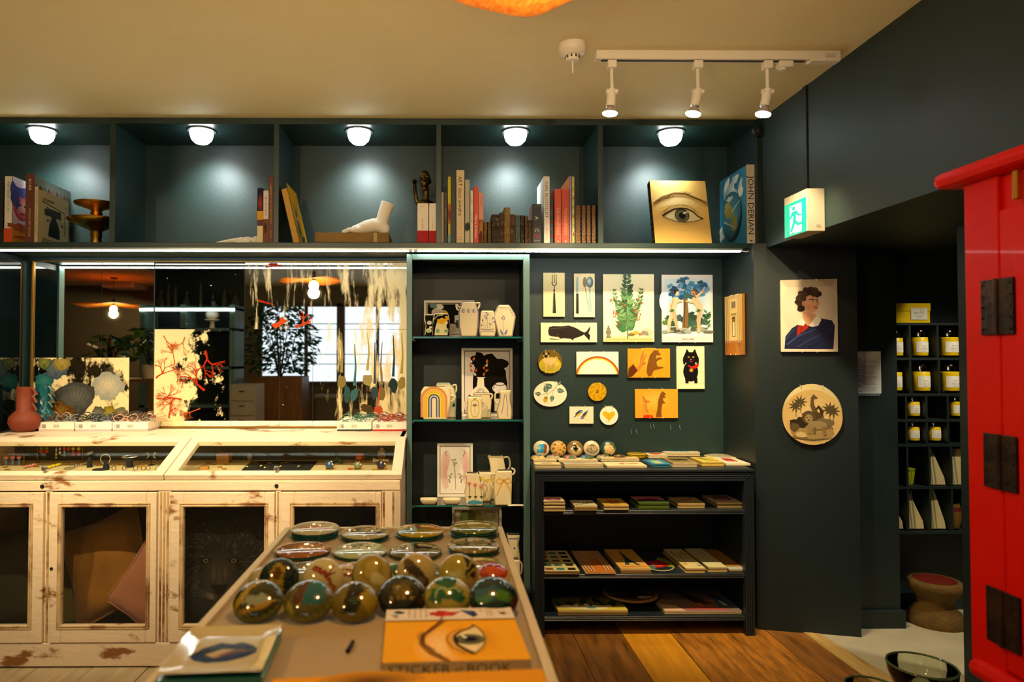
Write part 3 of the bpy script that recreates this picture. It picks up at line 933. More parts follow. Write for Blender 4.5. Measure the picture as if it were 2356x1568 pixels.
bo = thing('tea_box', 'yellow lidded tea box on top of the rack', 'box', ((a + b) / 2, YR_ + .06, z0))
box(a - .055, b, YR_ + .012, YR_ + .12, z0, z0 + (z1 - z0) * .62).build('body', YEL, bo, bevel=.002)
box(a - .057, b + .002, YR_ + .010, YR_ + .122, z0 + (z1 - z0) * .60, z1).build('lid', YEL, bo, bevel=.002)
q = Art().rect(0, 0, 1, .72, 'd9dbd0')
q.line([(.03, .03), (.97, .03), (.97, .69), (.03, .69), (.03, .03)], .012, '8a8a80').arc(.66, .56, .10, .115, 0, 360, '6a6a60').arc(.66, .56, .05, .06, 0, 360, '6a6a60')
q.text(.5, .36, .11, 'BELLOCQ', '55554c', fit=.6, al='c')
for k in range(3): q.scribble(.2 + .05 * k, .8 - .05 * k, .26 - k * .07, .018, '8c8c84', k)
q.put('label', (rx(2102), YR_ + .0095, rz(735)), (rx(2140) - rx(2102), 0, 0), (0, 0, rx(2140) - rx(2102)), bo)
# striped paper bags, a lime cup, a patterned mug
BAG = mat('buff paper bag', 'b3a678', .7, bump=(30, .2))
BAGS = mat('olive stripe', '7d7650', .7)
def bag(px0, px1, pyt, pyb, lean, label):
    x0, x1 = rx(px0), rx(px1); z0, z1 = rz(pyb), rz(pyt)
    w_ = x1 - x0; h = z1 - z0
    o = thing('paper_bag', label, 'bag', ((x0 + x1) / 2, YR_ + .05, z0), 'striped tea bags in the rack')
    y0 = YR_ + .02
    P = [(0, 0), (w_, 0), (w_ * .97, h * .2), (w_ * lean, h), (w_ * .02, h)]
    MB().prism(P, (x0, y0, z0), (1, 0, 0), (0, .12, 1), (0, .06, 0)).build('bag_body', BAG, o, bevel=.003)
    for k in (.22, .42):
        MB().prism([(w_ * k, .002), (w_ * (k + .07), .002), (w_ * (k + .07) * .9, h * .96), (w_ * k * .8, h * .96)], (x0, y0 - .0008, z0), (1, 0, 0), (0, .12, 1), (0, .0005, 0)).build('stripe', BAGS, o)
    return o
bag(2139, 2180, 1034, 1117, .4, 'upper full striped tea bag leaning in the fifth rack row')
bag(2190, 2228, 1034, 1117, .9, 'striped tea bag at the wall edge, fifth rack row')
bag(2041, 2082, 1140, 1219, .25, 'striped tea bag cut by the jamb, lowest rack row')
bag(2091, 2129, 1128, 1219, .2, 'striped tea bag in the lowest row, second from the jamb')
bag(2140, 2179, 1128, 1219, .5, 'striped tea bag in the lowest row under the other bag')
xc = rx(2103); y = YR_ + .05; z0 = rz(1118)
lm = thing('lime_cup', 'lime green ribbed glass cup in the rack', 'cup', (xc, y, z0))
MB().lathe([(.018, .001), (.020, .01), (.026, .068), (.029, .07), (.029, .076), (.025, .074), (.018, .008), (.001, .006)], (xc, y, z0), 24).build('glass', mat('lime glass', '9aa812', .1, coat=.5), lm, smooth=1)
for i in range(12):
    t = 2 * pi * i / 12
    MB().cyl(V((xc + .0195 * cos(t), y + .0195 * sin(t), z0 + .006)), V((xc + .0265 * cos(t), y + .0265 * sin(t), z0 + .064)), .0016, n=6).build('rib', MC['lime glass'], lm)
xc = rx(2204); z0 = rz(1219)
mg = thing('patterned_pot', 'dark ochre pot with red pattern in the lowest rack row', 'pot', (xc, y, z0))
MB().lathe([(.028, .001), (.036, .03), (.037, .08), (.030, .115), (.026, .113), (.03, .06), (.001, .02)], (xc, y, z0), 20).build('pot_body', mat('dark ochre glaze', '6a4a0c', .5), mg, smooth=1)
MB().lathe([(.0372, .082), (.0345, .10)], (xc, y, z0), 20).build('pattern_band', mat('dark red glaze', '5a120a', .5), mg, smooth=1)

# menu sheet taped on the jamb
a, b = atY(1970.5, 905, 3.078), atY(2026, 808, 3.078)
mn = tag(box(a.x, b.x, 3.0765, 3.0795, a.z, b.z).build('menu_sheet', mat('white sheet', 'd5dde0', .6), loc=(a.x, 3.078, a.z)), 'white printed tea menu sheet pinned on the dark jamb', 'menu')
q = Art(); w_ = b.x - a.x
q.text(.36, 1.60, .09, 'BELLOCQ', '6f7d86', fit=.5, al='c').text(.4, 1.50, .05, 'TEA ATELIER', '9aa6ac', fit=.24, al='c')
y = 1.40; rr = random.Random(3)
while y > .06:
    q.scribble(.05, .05 + rr.uniform(.15, .25), y, .028, '6f8494', rr.random()); y -= .055
    for k in range(rr.choice([2, 3, 3])): q.scribble(.05, rr.uniform(.7, .93), y, .018, '9fb0bb', rr.random()); y -= .045
    y -= .03
q.put('print', (a.x, 3.0763, a.z), (w_, 0, 0), (0, 0, w_), mn)

# ochre seat pouf in the next room, green glass bowls on the floor
p = atZ(2205, 1415, 0)
p = atY(2162, 1400, 3.02)
pf = thing('pouf', 'ochre hourglass stool standing in the tea room', 'stool', (p.x + .06, 3.13, 0))
MB().lathe([(.115, .0), (.120, .025), (.10, .06), (.070, .09), (.076, .12), (.108, .165), (.112, .185), (.10, .20), (.001, .202)], (p.x + .06, 3.13, 0), 28).build('seat_body', mat('ochre woven seagrass', '66490c', .85, noise=(20, '4c3606', .3, .7), bump=(70, .5)), pf, smooth=60)
MB().lathe([(.085, .2015), (.075, .204), (.001, .204)], (p.x + .06, 3.13, 0), 24).build('seat_patch', MC['dark red glaze'], pf, smooth=1)
def bowl(px, py, z, r_, h, label):
    p = atZ(px, py, z + h); c = V((p.x, p.y, z))
    o = thing('glass_bowl', label, 'bowl', c, 'green glass bowls')
    MB().lathe([(.45 * r_, .0), (.8 * r_, h * .25), (r_, h * .75), (r_ * 1.02, h * .96), (r_ * .985, h), (r_ * .95, h * .95), (r_ * .92, h * .72), (r_ * .72, h * .3), (r_ * .4, h * .12), (.001, h * .10)], c, 36).build('bowl_glass', GBT, o, smooth=1)
    MB().tube([c + V((r_ * cos(t), r_ * sin(t), h * .985)) for t in (2 * pi * i / 36 for i in range(36))], .004, 6, True).build('rim', mat('olive glass rim', '4a5a3c', .08, coat=.8), o, smooth=1)
    return o
GBT = thin_glass('olive green glass', (.90, .93, .83), 1.2)
bowl(2121, 1528, .004, .108, .115, 'larger green glass bowl on the concrete floor beside the red cabinet')
bowl(2008, 1580, .006, .085, .08, 'green glass bowl cut by the bottom edge of the picture')
# ================================================================ books and objects on the long shelf
FZ = SHZ + .0005
PAGES = mat('cream page block', 'd9c8a0', .8)


def book(x0, x1, py, label, c, dep=.22, y=None, name='book', spine=None, left=None, right=None, cm=None, top=None, grp='books on the long shelf'):
    """upright book: x0, x1, py = spine edges and top in the photograph; left/right = Art on the covers"""
    y = YF + .02 if y is None else y
    a, b = atY(x0, 500, y).x, atY(x1, 500, y).x - .0006
    h = atY(x0, py, y).z - FZ
    w_ = b - a; t = min(.0025, w_ * .12)
    q = MB()
    q.box(a, b, y, y + t, FZ, FZ + h).box(a, a + t, y, y + dep, FZ, FZ + h).box(b - t, b, y, y + dep, FZ, FZ + h)
    o = q.build(name, cm or mat('cloth ' + str(c), c, .5), loc=(a, y, FZ))
    tag(o, label, 'book', grp)
    box(a + t, b - t, y + t, y + dep - .004, FZ + .002, FZ + h - .004).build('pages', PAGES, o)
    if spine: spine.put('spine_print', (a, y - .0002, FZ), (w_, 0, 0), (0, 0, w_), o, SPINE)
    for A, p0, u in ((left, (a - .0002, y + dep, FZ), (0, -dep, 0)), (right, (b + .0002, y, FZ), (0, dep, 0))):
        if A:
            ym = max(l[0][:, 1].max() for l in A.L[:2])
            A.put('cover_print', p0, u, (0, 0, h / ym), o, GLAZE)
    return o, h / w_, h / dep


def asp(x0, x1, py, y=None):
    y = YF + .02 if y is None else y
    return (atY(x0, py, y).z - FZ) / (atY(x1, 500, y).x - atY(x0, 500, y).x)


def sp_text(H, s, c, h=.5, fr=.93, ln=.6, x=.5):
    """title reading down the spine"""
    return Art().text(.5 - h / 2 + (x - .5), H * fr, h, s, c, rot=-90, fit=H * ln)


def addt(A, H, s, c, h=.5, fr=.93, ln=.6, x=.5): return A.text(.5 - h / 2 + (x - .5), H * fr, h, s, c, rot=-90, fit=H * ln)


# --- first bay
book(-14, 8, 420, 'black-spined book at the far left edge of the shelf', '141414', spine=addt(Art(), asp(-14, 8, 420), 'Sky Tergue', '8a8a80', .22, .75, .5))
H = asp(9, 29, 405)
A = addt(Art().rect(0, 0, 1, H * .22, 'd0522a'), H, 'Kiki Smith', '4a5a6a', .30, .93, .26); addt(A, H, 'TALES', '8a9aa0', .3, .66, .2)
C = Art().rect(0, 0, 1, 2, 'c9b8c4').soft(.25, 1.15, .24, .42, 'd8a090', 'b03838', 6).blob(.28, 1.62, .30, .16, '3a4a8a', 3).blob(.05, 1.45, .12, .4, '2c3a78', 4).ell(.18, 1.2, .05, .035, '2a2030').ell(.34, 1.2, .05, .035, '2a2030').ell(.26, .95, .07, .03, '7a1c1c').rect(0, 0, 1, .45, 'd8962a').blob(.2, .5, .3, .12, 'b85a3a', 5).line([(.05, .2), (.6, .3)], .05, 'b5401c')
book(9, 29, 405, 'white-spined book showing a red painted face cover', 'e2ddd0', .28, spine=A, right=C)
H = asp(58, 78, 405)
A = addt(Art().rect(0, 0, 1, H, '6a3c30'), H, '8088', 'c8b090', .34, .93, .17); addt(A, H, 'MONO ART BOOK', 'c8a878', .26, .5, .42)
C = Art().rect(0, 0, 1, 1.2, '8c9a9c')
for k in range(9):
    C.leaf(.04 + k * .11, 1.08, .24, .10, -80, '7a2c28' if k % 2 else '54706c').leaf(.09 + k * .11, .80, .2, .09, 90, '9a4a40' if k % 3 else 'b8c4bc')
book(58, 79, 405, 'tall book with russet spine and leafy cover, behind the cream book', '6e3e34', .30, spine=A, right=C)
# smaller cream book resting against it
H = asp(79.5, 87, 432)
A = addt(Art().rect(0, 0, 1, H, 'c8bc98'), H, 'MUSEUM OF EVERYTHING', '5a5440', .5, .93, .8)
C = Art().rect(0, 0, 1, 1, 'd2c7a4').line([(.12, .80), (.86, .72), (.86, .26)], .02, '1a1a18')
C.poly([(.32, .18), (.70, .16), (.70, .34), (.62, .48), (.58, .52), (.58, .60), (.50, .64), (.42, .60), (.42, .5), (.36, .42)], '14140f')
for k in range(16):
    rr = random.Random(k); C.rect(.12 + rr.random() * .65, .5 + rr.random() * .22, .2 + rr.random() * .05 + .1, .56, '3a382c') if k < 3 else C.ell(.14 + rr.random() * .66, .44 + rr.random() * .28, .03, .022, '24231c', n=5)
for k in range(3): C.scribble(.12, .8, .04 + k * .03, .014, '2c2a20', k)
for k in range(2): C.scribble(.14, .5, .86 - k * .03, .014, '2c2a20', k)
book(79.5, 87.5, 434, 'cream book with black silhouette figure on its cover', 'cfc4a2', .255, spine=A, right=C)
BRASS = mat('old brass', 'dca83c', .28, 1., noise=(10, 'a8741c', .4, .75))
p = atY(222, 500, 3.235)
br = thing('brass_stand', 'two-tier brass dish stand in the far left bay', 'stand', (p.x, 3.235, FZ))
k = (3.235 / F)
def by(py): return atY(222, py, 3.235).z
MB().lathe([(13 * k, FZ), (14 * k, FZ + .006), (11 * k, by(548)), (13 * k, by(545)), (12 * k, by(535)), (15 * k, by(530)), (24 * k, by(526)), (60 * k, by(510)), (62 * k, by(506)), (58 * k, by(505)), (20 * k, by(505)), (10 * k, by(498)), (9 * k, by(494))], (p.x, 3.235, 0), 32).build('lower_dish', BRASS, br, smooth=50)
MB().lathe([(9 * k, by(497)), (14 * k, by(492)), (11 * k, by(486)), (16 * k, by(482)), (46 * k, by(472)), (48 * k, by(468)), (44 * k, by(467)), (12 * k, by(474)), (.001, by(474))], (p.x, 3.235, 0), 32).build('upper_dish', BRASS, br, smooth=50)
# --- second bay
PLAS = mat('white plaster', 'ece4d4', .6, bump=(50, .06))
c = atY(548, 553, 3.2); c.z = FZ
hd = MB()
k = 3.2 / F
def hp(px, h, d=0): q = atY(px, 540, 3.2 + d); return V((q.x, 3.2 + d, FZ + h))
hd.sph(hp(571, .020), (.040, .034, .0225), 16, 10).tube([hp(585, .022), hp(606, .020), hp(640, .020)], [.025, .023, .022], 10)
for i, (d, l) in enumerate(((-.022, 505), (-.008, 496), (.008, 500), (.022, 512))):
    hd.tube([hp(558, .027, d * .7), hp(538, .021, d), hp((l + 530) / 2, .014, d * 1.1), hp(l, .008, d * 1.15)], [.0125, .0105, .0095, .0075], 8)
hd.tube([hp(575, .012, -.026), hp(558, .010, -.040), hp(540, .007, -.046)], [.011, .009, .006], 8)
o = thing('plaster_hand', 'white plaster hand lying palm down in the second bay', 'hand sculpture', c)
hd.build('hand', PLAS, o, remesh=.0022)
H = asp(592, 605, 434)
A = Art().rect(0, 0, 1, H, '1c1630').soft(.5, H * .72, .5, H * .2, 'b8341c', '1c1630', 5).rect(0, H * .42, 1, H * .58, 'd89a1c').rect(0, H * .31, 1, H * .42, '5a3a4a').rect(0, 0, 1, H * .31, 'dccfa8')
book(592, 605.5, 434, 'narrow book with dark, orange and cream banded spine', '2a1c30', spine=A)
H = asp(605.5, 618, 438)
A = Art().rect(0, 0, 1, H, 'd6cbc6').rect(0, 0, 1, H * .48, '7a4a2c').blob(.4, H * .3, .3, H * .1, '4a2a1a', 2); A.scribble(0, 1, H * .9, .08, '6a6070'); addt(A, H, 'ART EX LIBRIS', '6a6478', .3, .95, .4)
book(605.8, 618, 438, 'narrow book with white and brown spine beside the dark red one', 'cfc4bc', spine=A)
H = asp(618, 629, 406)
book(618, 629, 406, 'tall dark red book with gilt lettering against the divider', '5a100e', spine=addt(addt(Art(), H, 'CABINETS OF CURIOSITIES', 'c8923c', .42, .92, .62), H, 'THAMES', 'c8923c', .3, .2, .12))
# --- third bay: leaning yellow book, box with plaster foot, bronze on two white books
yb = thing('book', 'yellow book leaning back against the divider', 'book', (0, 0, 0), 'books on the long shelf', local=True)
t0 = atY(690, 557, YF + .02); w_ = .030
t1 = atY(661, 432, YF + .02)
hgt = math.hypot(t1.x - t0.x, t1.z - FZ); tilt = math.atan2(t0.x - t1.x, t1.z - FZ)
yb.location = (t0.x, YF + .02, FZ); yb.rotation_euler = (0, -tilt, 0)
YB_ = mat('mustard cloth', 'b98a1c', .55)
q = MB().box(-w_, -w_ + .003, 0, .22, 0, hgt).box(-.003, 0, 0, .22, 0, hgt).box(-w_, 0, 0, .003, 0, hgt)
q.build('cover', YB_, yb, bevel=.001)
box(-w_ + .003, -.003, .003, .215, .003, hgt - .004).build('pages', PAGES, yb)
C = Art().rect(0, 0, 1, 1.3, 'b98a1c').leaf(.2, .1, .9, .22, 70, '3c5a5c').leaf(.5, .15, .85, .2, 110, '4c6a64').leaf(.35, .05, .5, .18, 25, '34504c').ell(.4, .6, .05, .05, 'd8c890')
C.put('cover_print', (.0002, 0, 0), (0, .22, 0), (0, 0, .22), yb)
z0, z1 = FZ, atY(800, 534.5, YF + .03).z
a, b = atY(724, 545, YF + .03).x, atY(895, 545, YF + .03).x
tb_ = thing('box_file', 'flat tan cardboard box beneath the plaster foot', 'box', ((a + b) / 2, YF + .03, FZ))
TAN = mat('tan cardboard', '97743a', .8, noise=(8, '6e5226', .35, .7), bump=(40, .2))
box(a + .004, b - .004, YF + .034, YF + .25, z0, z1 - .008).build('base', TAN, tb_)
box(a, b, YF + .03, YF + .254, z0 + .006, z1).build('lid', TAN, tb_, bevel=.002)
box(atY(858, 540, YF).x, atY(866, 540, YF).x, YF + .0293, YF + .0297, z0 + .006, z1).build('tape', mat('old tape', 'a8904e', .5), tb_)
yy = YF + .12
o = thing('foot_sculpture', 'white plaster foot standing on the tan box', 'foot sculpture', (atY(850, 530, yy).x, yy, z1))
ft = MB()
kk = 8.
def fp(px, py, d=0): q = atY(px, py, yy); return V((q.x, yy + d, q.z - atY(px, 537, yy).z + z1 + .001))
# leg and heel, instep to toes as two lofts
ft.tube([fp(893, 462), fp(887, 478), fp(880, 500), fp(877, 514), fp(876, 522)], [.034, .031, .030, .033, .029], 18)
ft.tube([fp(886, 522), fp(874, 515), fp(860, 513), fp(842, 517), fp(824, 522), fp(810, 525)], [.027, .033, .034, .031, .024, .019], 16)
ft.sph(fp(884, 521), (.027, .027, .031), 16, 12)
ft.sph(fp(822, 525, -.006), (.028, .034, .022), 14, 10)
for i, (d, l, r_) in enumerate(((-.032, 793, .0115), (-.016, 791, .0095), (-.002, 795, .009), (.011, 801, .0085), (.023, 808, .008))):
    ft.tube([fp(818, 527, d * .7), fp((l + 816) / 2, 526, d), fp(l + 3, 530.5, d)], [r_ * 1.05, r_, r_ * .95], 10).sph(fp(l, 531.5, d), r_, 10, 8)
fo = ft.build('plaster_cast', PLAS, o, remesh=.0034)
sl_ = atY(898, 455, yy)
c0 = fp(895, 458)
# two white and red books under the bronze
for x0, x1, lb in ((960.5, 986, 'left'), (987.5, 1003.5, 'right')):
    H = asp(x0, x1, 467.5)
    A = Art().rect(0, 0, 1, H, 'e6dccf').rect(0, 0, 1, H * .32, 'a8141c').text(.4, H * .62, .13, 'MATERIEL', 'b84a40', rot=-90, fit=H * .28).text(.36, H * .12, .16, '1', 'd8b0a0'); A.scribble(.3, .7, H * .94, .05, 'b0a8a0')
    book(x0, x1, 467.5, f'white {"wider" if x1 < 987 else "narrower"} book with red foot band under the bronze bust', 'e6dccf', .15, spine=A, left=Art().rect(0, 0, 1, 1.4, 'e6dccf').rect(0, 0, 1, .33, 'a8141c') if x1 < 987 else None)
BRZ = mat('dark bronze', '6b5226', .38, .85, noise=(18, '1c140a', .4, .62), bump=(45, .35))
yy = YF + .09
zt_ = atY(975, 467.5, YF + .02).z + .0005
p = atY(975, 470, yy)
bu = thing('bronze_bust', 'dark bronze bust with raised spout arm standing on white books', 'statue', (p.x, yy, zt_))
def sp3(px, py, d=0): q = atY(px, py, yy); return V((q.x, yy + d, q.z))
s_ = MB()
hx = sp3(977, 412)
s_.sph(hx, (.027, .034, .041), 18, 12).sph(sp3(976, 424, -.008), (.021, .026, .026), 14, 10)
s_.tube([sp3(979, 430), sp3(980, 448), sp3(979, 466)], [.016, .0155, .020], 12)
s_.sph(V((sp3(978, 470).x, yy, zt_ + .012)), (.044, .03, .020), 14, 8)
s_.sph(sp3(976, 416, -.037), (.006, .009, .010), 8, 6).sph(sp3(970, 409, -.028), (.010, .006, .004), 8, 6).sph(sp3(984, 409, -.028), (.010, .006, .004), 8, 6).sph(sp3(976.5, 430, -.028), (.011, .007, .004), 8, 6).sph(sp3(976, 437, -.020), (.013, .009, .007), 8, 6)
for d in (-13, 14): s_.sph(sp3(977 + d, 417, .004), (.004, .008, .012), 8, 6)
s_.tube([V((sp3(964, 470).x, yy, zt_ + .012)), sp3(958, 462, -.005), sp3(955, 440, -.005), sp3(954, 424, -.006), sp3(954, 419, -.012)], [.014, .0115, .009, .0085, .011], 12)
s_.build('bust', BRZ, bu, remesh=.0026)
MB().lathe([(.010, -.004), (.012, .004), (.0105, .008), (.006, .007)], sp3(954, 420, -.014), 14, V((0, -.8, .5))).build('spout_rim', BRZ, bu, smooth=1)
for d in (970, 984):
    MB().sph(sp3(d, 411.5, -.0335), (.006, .003, .0022), 8, 6).build('eye', BRZ, bu, smooth=1)
# --- fourth bay
def B(x0, x1, py, label, c, *tx, dep=.22, bg=None, y=None, left=None, right=None, extra=None):
    H = asp(x0, x1, py, y)
    A = Art()
    if bg: bg(A, H)
    for s, cc, h, fr, ln, *xx in tx: addt(A, H, s, cc, h, fr, ln, *xx)
    if extra: extra(A, H)
    return book(x0, x1, py, label, c, dep, y, spine=A if A.L else None, left=left, right=right)
B(1016, 1021, 442, 'thin cream-edged book, first in the row right of the bronze', 'b8a47c')
B(1021, 1030, 443, 'short black book, second in the row right of the bronze', '15171a', ('MAISON', '8a8a80', .4, .7, .2))
B(1030.3, 1037.5, 406, 'tall thin yellow-green book between two black books', 'b8a81c', bg=lambda A, H: [A.rect(0, H * .62, 1, H, 'c2b416'), A.rect(0, H * .3, 1, H * .62, 'a86a1c'), A.rect(0, 0, 1, H * .14, '7a9a8c'), A.blob(.5, H * .45, .4, 2, '7a3a1c', 2)])
B(1038, 1049, 406, 'tall black book beside the cream art deco book', '0d1214', ('CARNAVAL', '4a504e', .42, .95, .34))
B(1050, 1068.5, 391, 'tallest cream book with black jewelry lettering', 'cdb992', ('ART deco jewelry', '141210', .46, .93, .55), extra=lambda A, H: [A.scribble(.2, .8, H * .08, .06, '9a8a68'), A.scribble(.2, .8, H * .05, .06, '9a8a68'), A.text(.4, H * .34, .2, 'CARTIER', 'b0a080', rot=-90, fit=H * .16)])
B(1070, 1081, 413, 'pale grey book with dark landscape band at its foot', 'a9a48e', bg=lambda A, H: [A.rect(0, H * .22, 1, H * .3, '3c4a44'), A.rect(0, 0, 1, H * .19, 'c4bca6'), A.blob(.5, H * .27, .5, 1, '2c3a38', 3)])
B(1081.5, 1090, 438, 'narrow white book left of the bright red one', 'd8cdb8', ('JUJU', 'b8602c', .4, .9, .12), ('HOUSE', 'b8602c', .3, .6, .2))
B(1090.3, 1101, 429, 'bright red-orange book with white script', 'd0361a', ('Maira Kalman', 'f0e0d0', .5, .52, .42))
B(1101.3, 1112.5, 443, 'book with pink top and brown picture foot', 'd88a7a', ('PIPPA', 'a85a4a', .35, .95, .2), bg=lambda A, H: [A.rect(0, 0, 1, H * .48, '8a4a2a'), A.blob(.5, H * .28, .4, 2, 'a8743c', 3), A.blob(.4, H * .12, .4, 1.2, '5a2c1c', 5)])
old = [(1112.8, 1121, 511, '7d6026', 'tan'), (1121.3, 1131, 510, '604816', 'olive tan'), (1131.3, 1149, 493, '33240f', 'thick near-black'), (1149.3, 1160, 489, '4a3314', 'dark brown'), (1160.3, 1174, 477, '8f733c', 'tallest light tan'), (1174.3, 1186, 493, '5a3d16', 'mid brown'), (1186.3, 1197, 495, '4c6468', 'faded blue-grey'), (1197.3, 1207, 495, '3a2a14', 'blackish brown'), (1207.3, 1215, 497, '64461c', 'narrow reddish tan'), (1215.3, 1224, 506, '4a3614', 'low olive brown')]
for i, (a, b, t, c, n) in enumerate(old):
    H = asp(a, b, t)
    A = Art()
    for f_ in (.12, .3, .72, .88): A.rect(0, H * f_, 1, H * f_ + .04, mixc(c, 'c09a4a', .35))
    if i in (2, 3, 5, 7): A.rect(.12, H * .5, .88, H * .66, mixc(c, '120c06', .5))
    for k in range(7):
        rr = random.Random(i * 9 + k); A.blob(rr.random(), H * rr.random(), .12, .18, mixc(c, '150f08' if k % 2 else 'b89a60', .4), k, .5, 8)
    A.L = [(np.clip(p_, [0, 0], [1, H]), f_, c_) for p_, f_, c_ in A.L]
    o, _, _ = book(a, b, t, f'{n} antique leather book in the small old row', c, .12, YF + .03, name='antique_book', spine=A, cm=mat('worn leather ' + c, c, .7, noise=(30, mixc(c, '0a0704', .6), .4, .7), bump=(60, .5)), grp='antique leather books')
B(1225, 1246, 469, 'black book with white and red ABCD letters', '101012', extra=lambda A, H: [A.text(.78 if False else .28, H * .70, .42, 'A', 'e8e2d8', rot=-90), A.text(.28, H * .52, .42, 'B', '3a3a3a', rot=-90), A.text(.28, H * .38, .42, 'C', 'e8e2d8', rot=-90), A.text(.28, H * .23, .42, 'D', 'd8141c', rot=-90), A.scribble(.2, .8, H * .95, .06, '6a6a6a'), A.scribble(.2, .8, H * .07, .1, '8a8a8a')], dep=.12, left=Art().rect(0, 0, 1, 1.6, '8a3a2a').ell(.4, .9, .3, .4, 'c87a4a'))
B(1251.5, 1265, 405.5, 'tall white book with dark capital title', 'e4ded6', ('KARL BLOSSFELDT', '34343c', .52, .94, .55), extra=lambda A, H: A.text(.42, H * .25, .2, 'WERNER HAUS', '8a8a8a', rot=-90, fit=H * .2), left=Art().rect(0, 0, 1, 2, 'ece8e0').text(.3, .85, .06, 'f', '8a8a8a'))
B(1265.3, 1273, 456, 'dark patterned book between white and red books', '2a2a3a', bg=lambda A, H: [A.blob(.5, H * k / 12, .3, .7, ['6a4a5a', '3a5a6a', '7a2a2a', '2a4a3a'][k % 4], k) for k in range(1, 12)])
B(1275.8, 1292, 434, 'left of the two matching red-orange books', 'cf4a20', ('THE NEW ARTISANS', 'f0b890', .42, .66, .5), extra=lambda A, H: A.ell(.5, H * .04, .12, .18, 'f0c8a0', n=4), left=Art().rect(0, 0, 1, 1.6, 'c8501c'))
B(1293, 1309.7, 435, 'right of the two matching red-orange books', 'c63e16', ('THE NEW ARTISANS', 'f0b890', .42, .66, .5), extra=lambda A, H: A.ell(.5, H * .04, .12, .18, 'f0c8a0', n=4))
B(1310.2, 1315.8, 405, 'thin lilac-spined book with orange cover', 'a087a8', left=Art().rect(0, 0, 1, 2, 'e07a14').rect(.6, .7, 1, 1, 'f0d8a0'))
B(1316.3, 1322, 406, 'thin yellow-green picture-spined book beside gilt leather set', 'b8b05a', bg=lambda A, H: [A.blob(.5, H * k / 14, .3, .6, ['8a9a2c', 'd8c83c', 'a83a3a', 'e0dcb0'][k % 4], k) for k in range(1, 14)])
for i, (a, b) in enumerate(((1322.5, 1337), (1337.2, 1348.5), (1348.7, 1360), (1360.2, 1371.5))):
    H = asp(a, b, 472)
    A = Art()
    for f_ in np.linspace(.06, .94, 9): A.rect(.04, H * f_ - .03, .96, H * f_ + .03, 'a8741c').blob(.5, H * f_ + H * .05, .28, .16, '8a5a14', i, .5, 8)
    book(a, b, 472, ['first', 'second', 'third', 'fourth'][i] + ' gilt brown leather volume in the matching set of four', '5a3408', .15, YF + .03, name='leather_volume', spine=A, cm=mat('gilt leather', '5a3408', .45, noise=(30, '3a1f04', .4, .7), bump=(60, .3)), grp='matching gilt leather volumes')


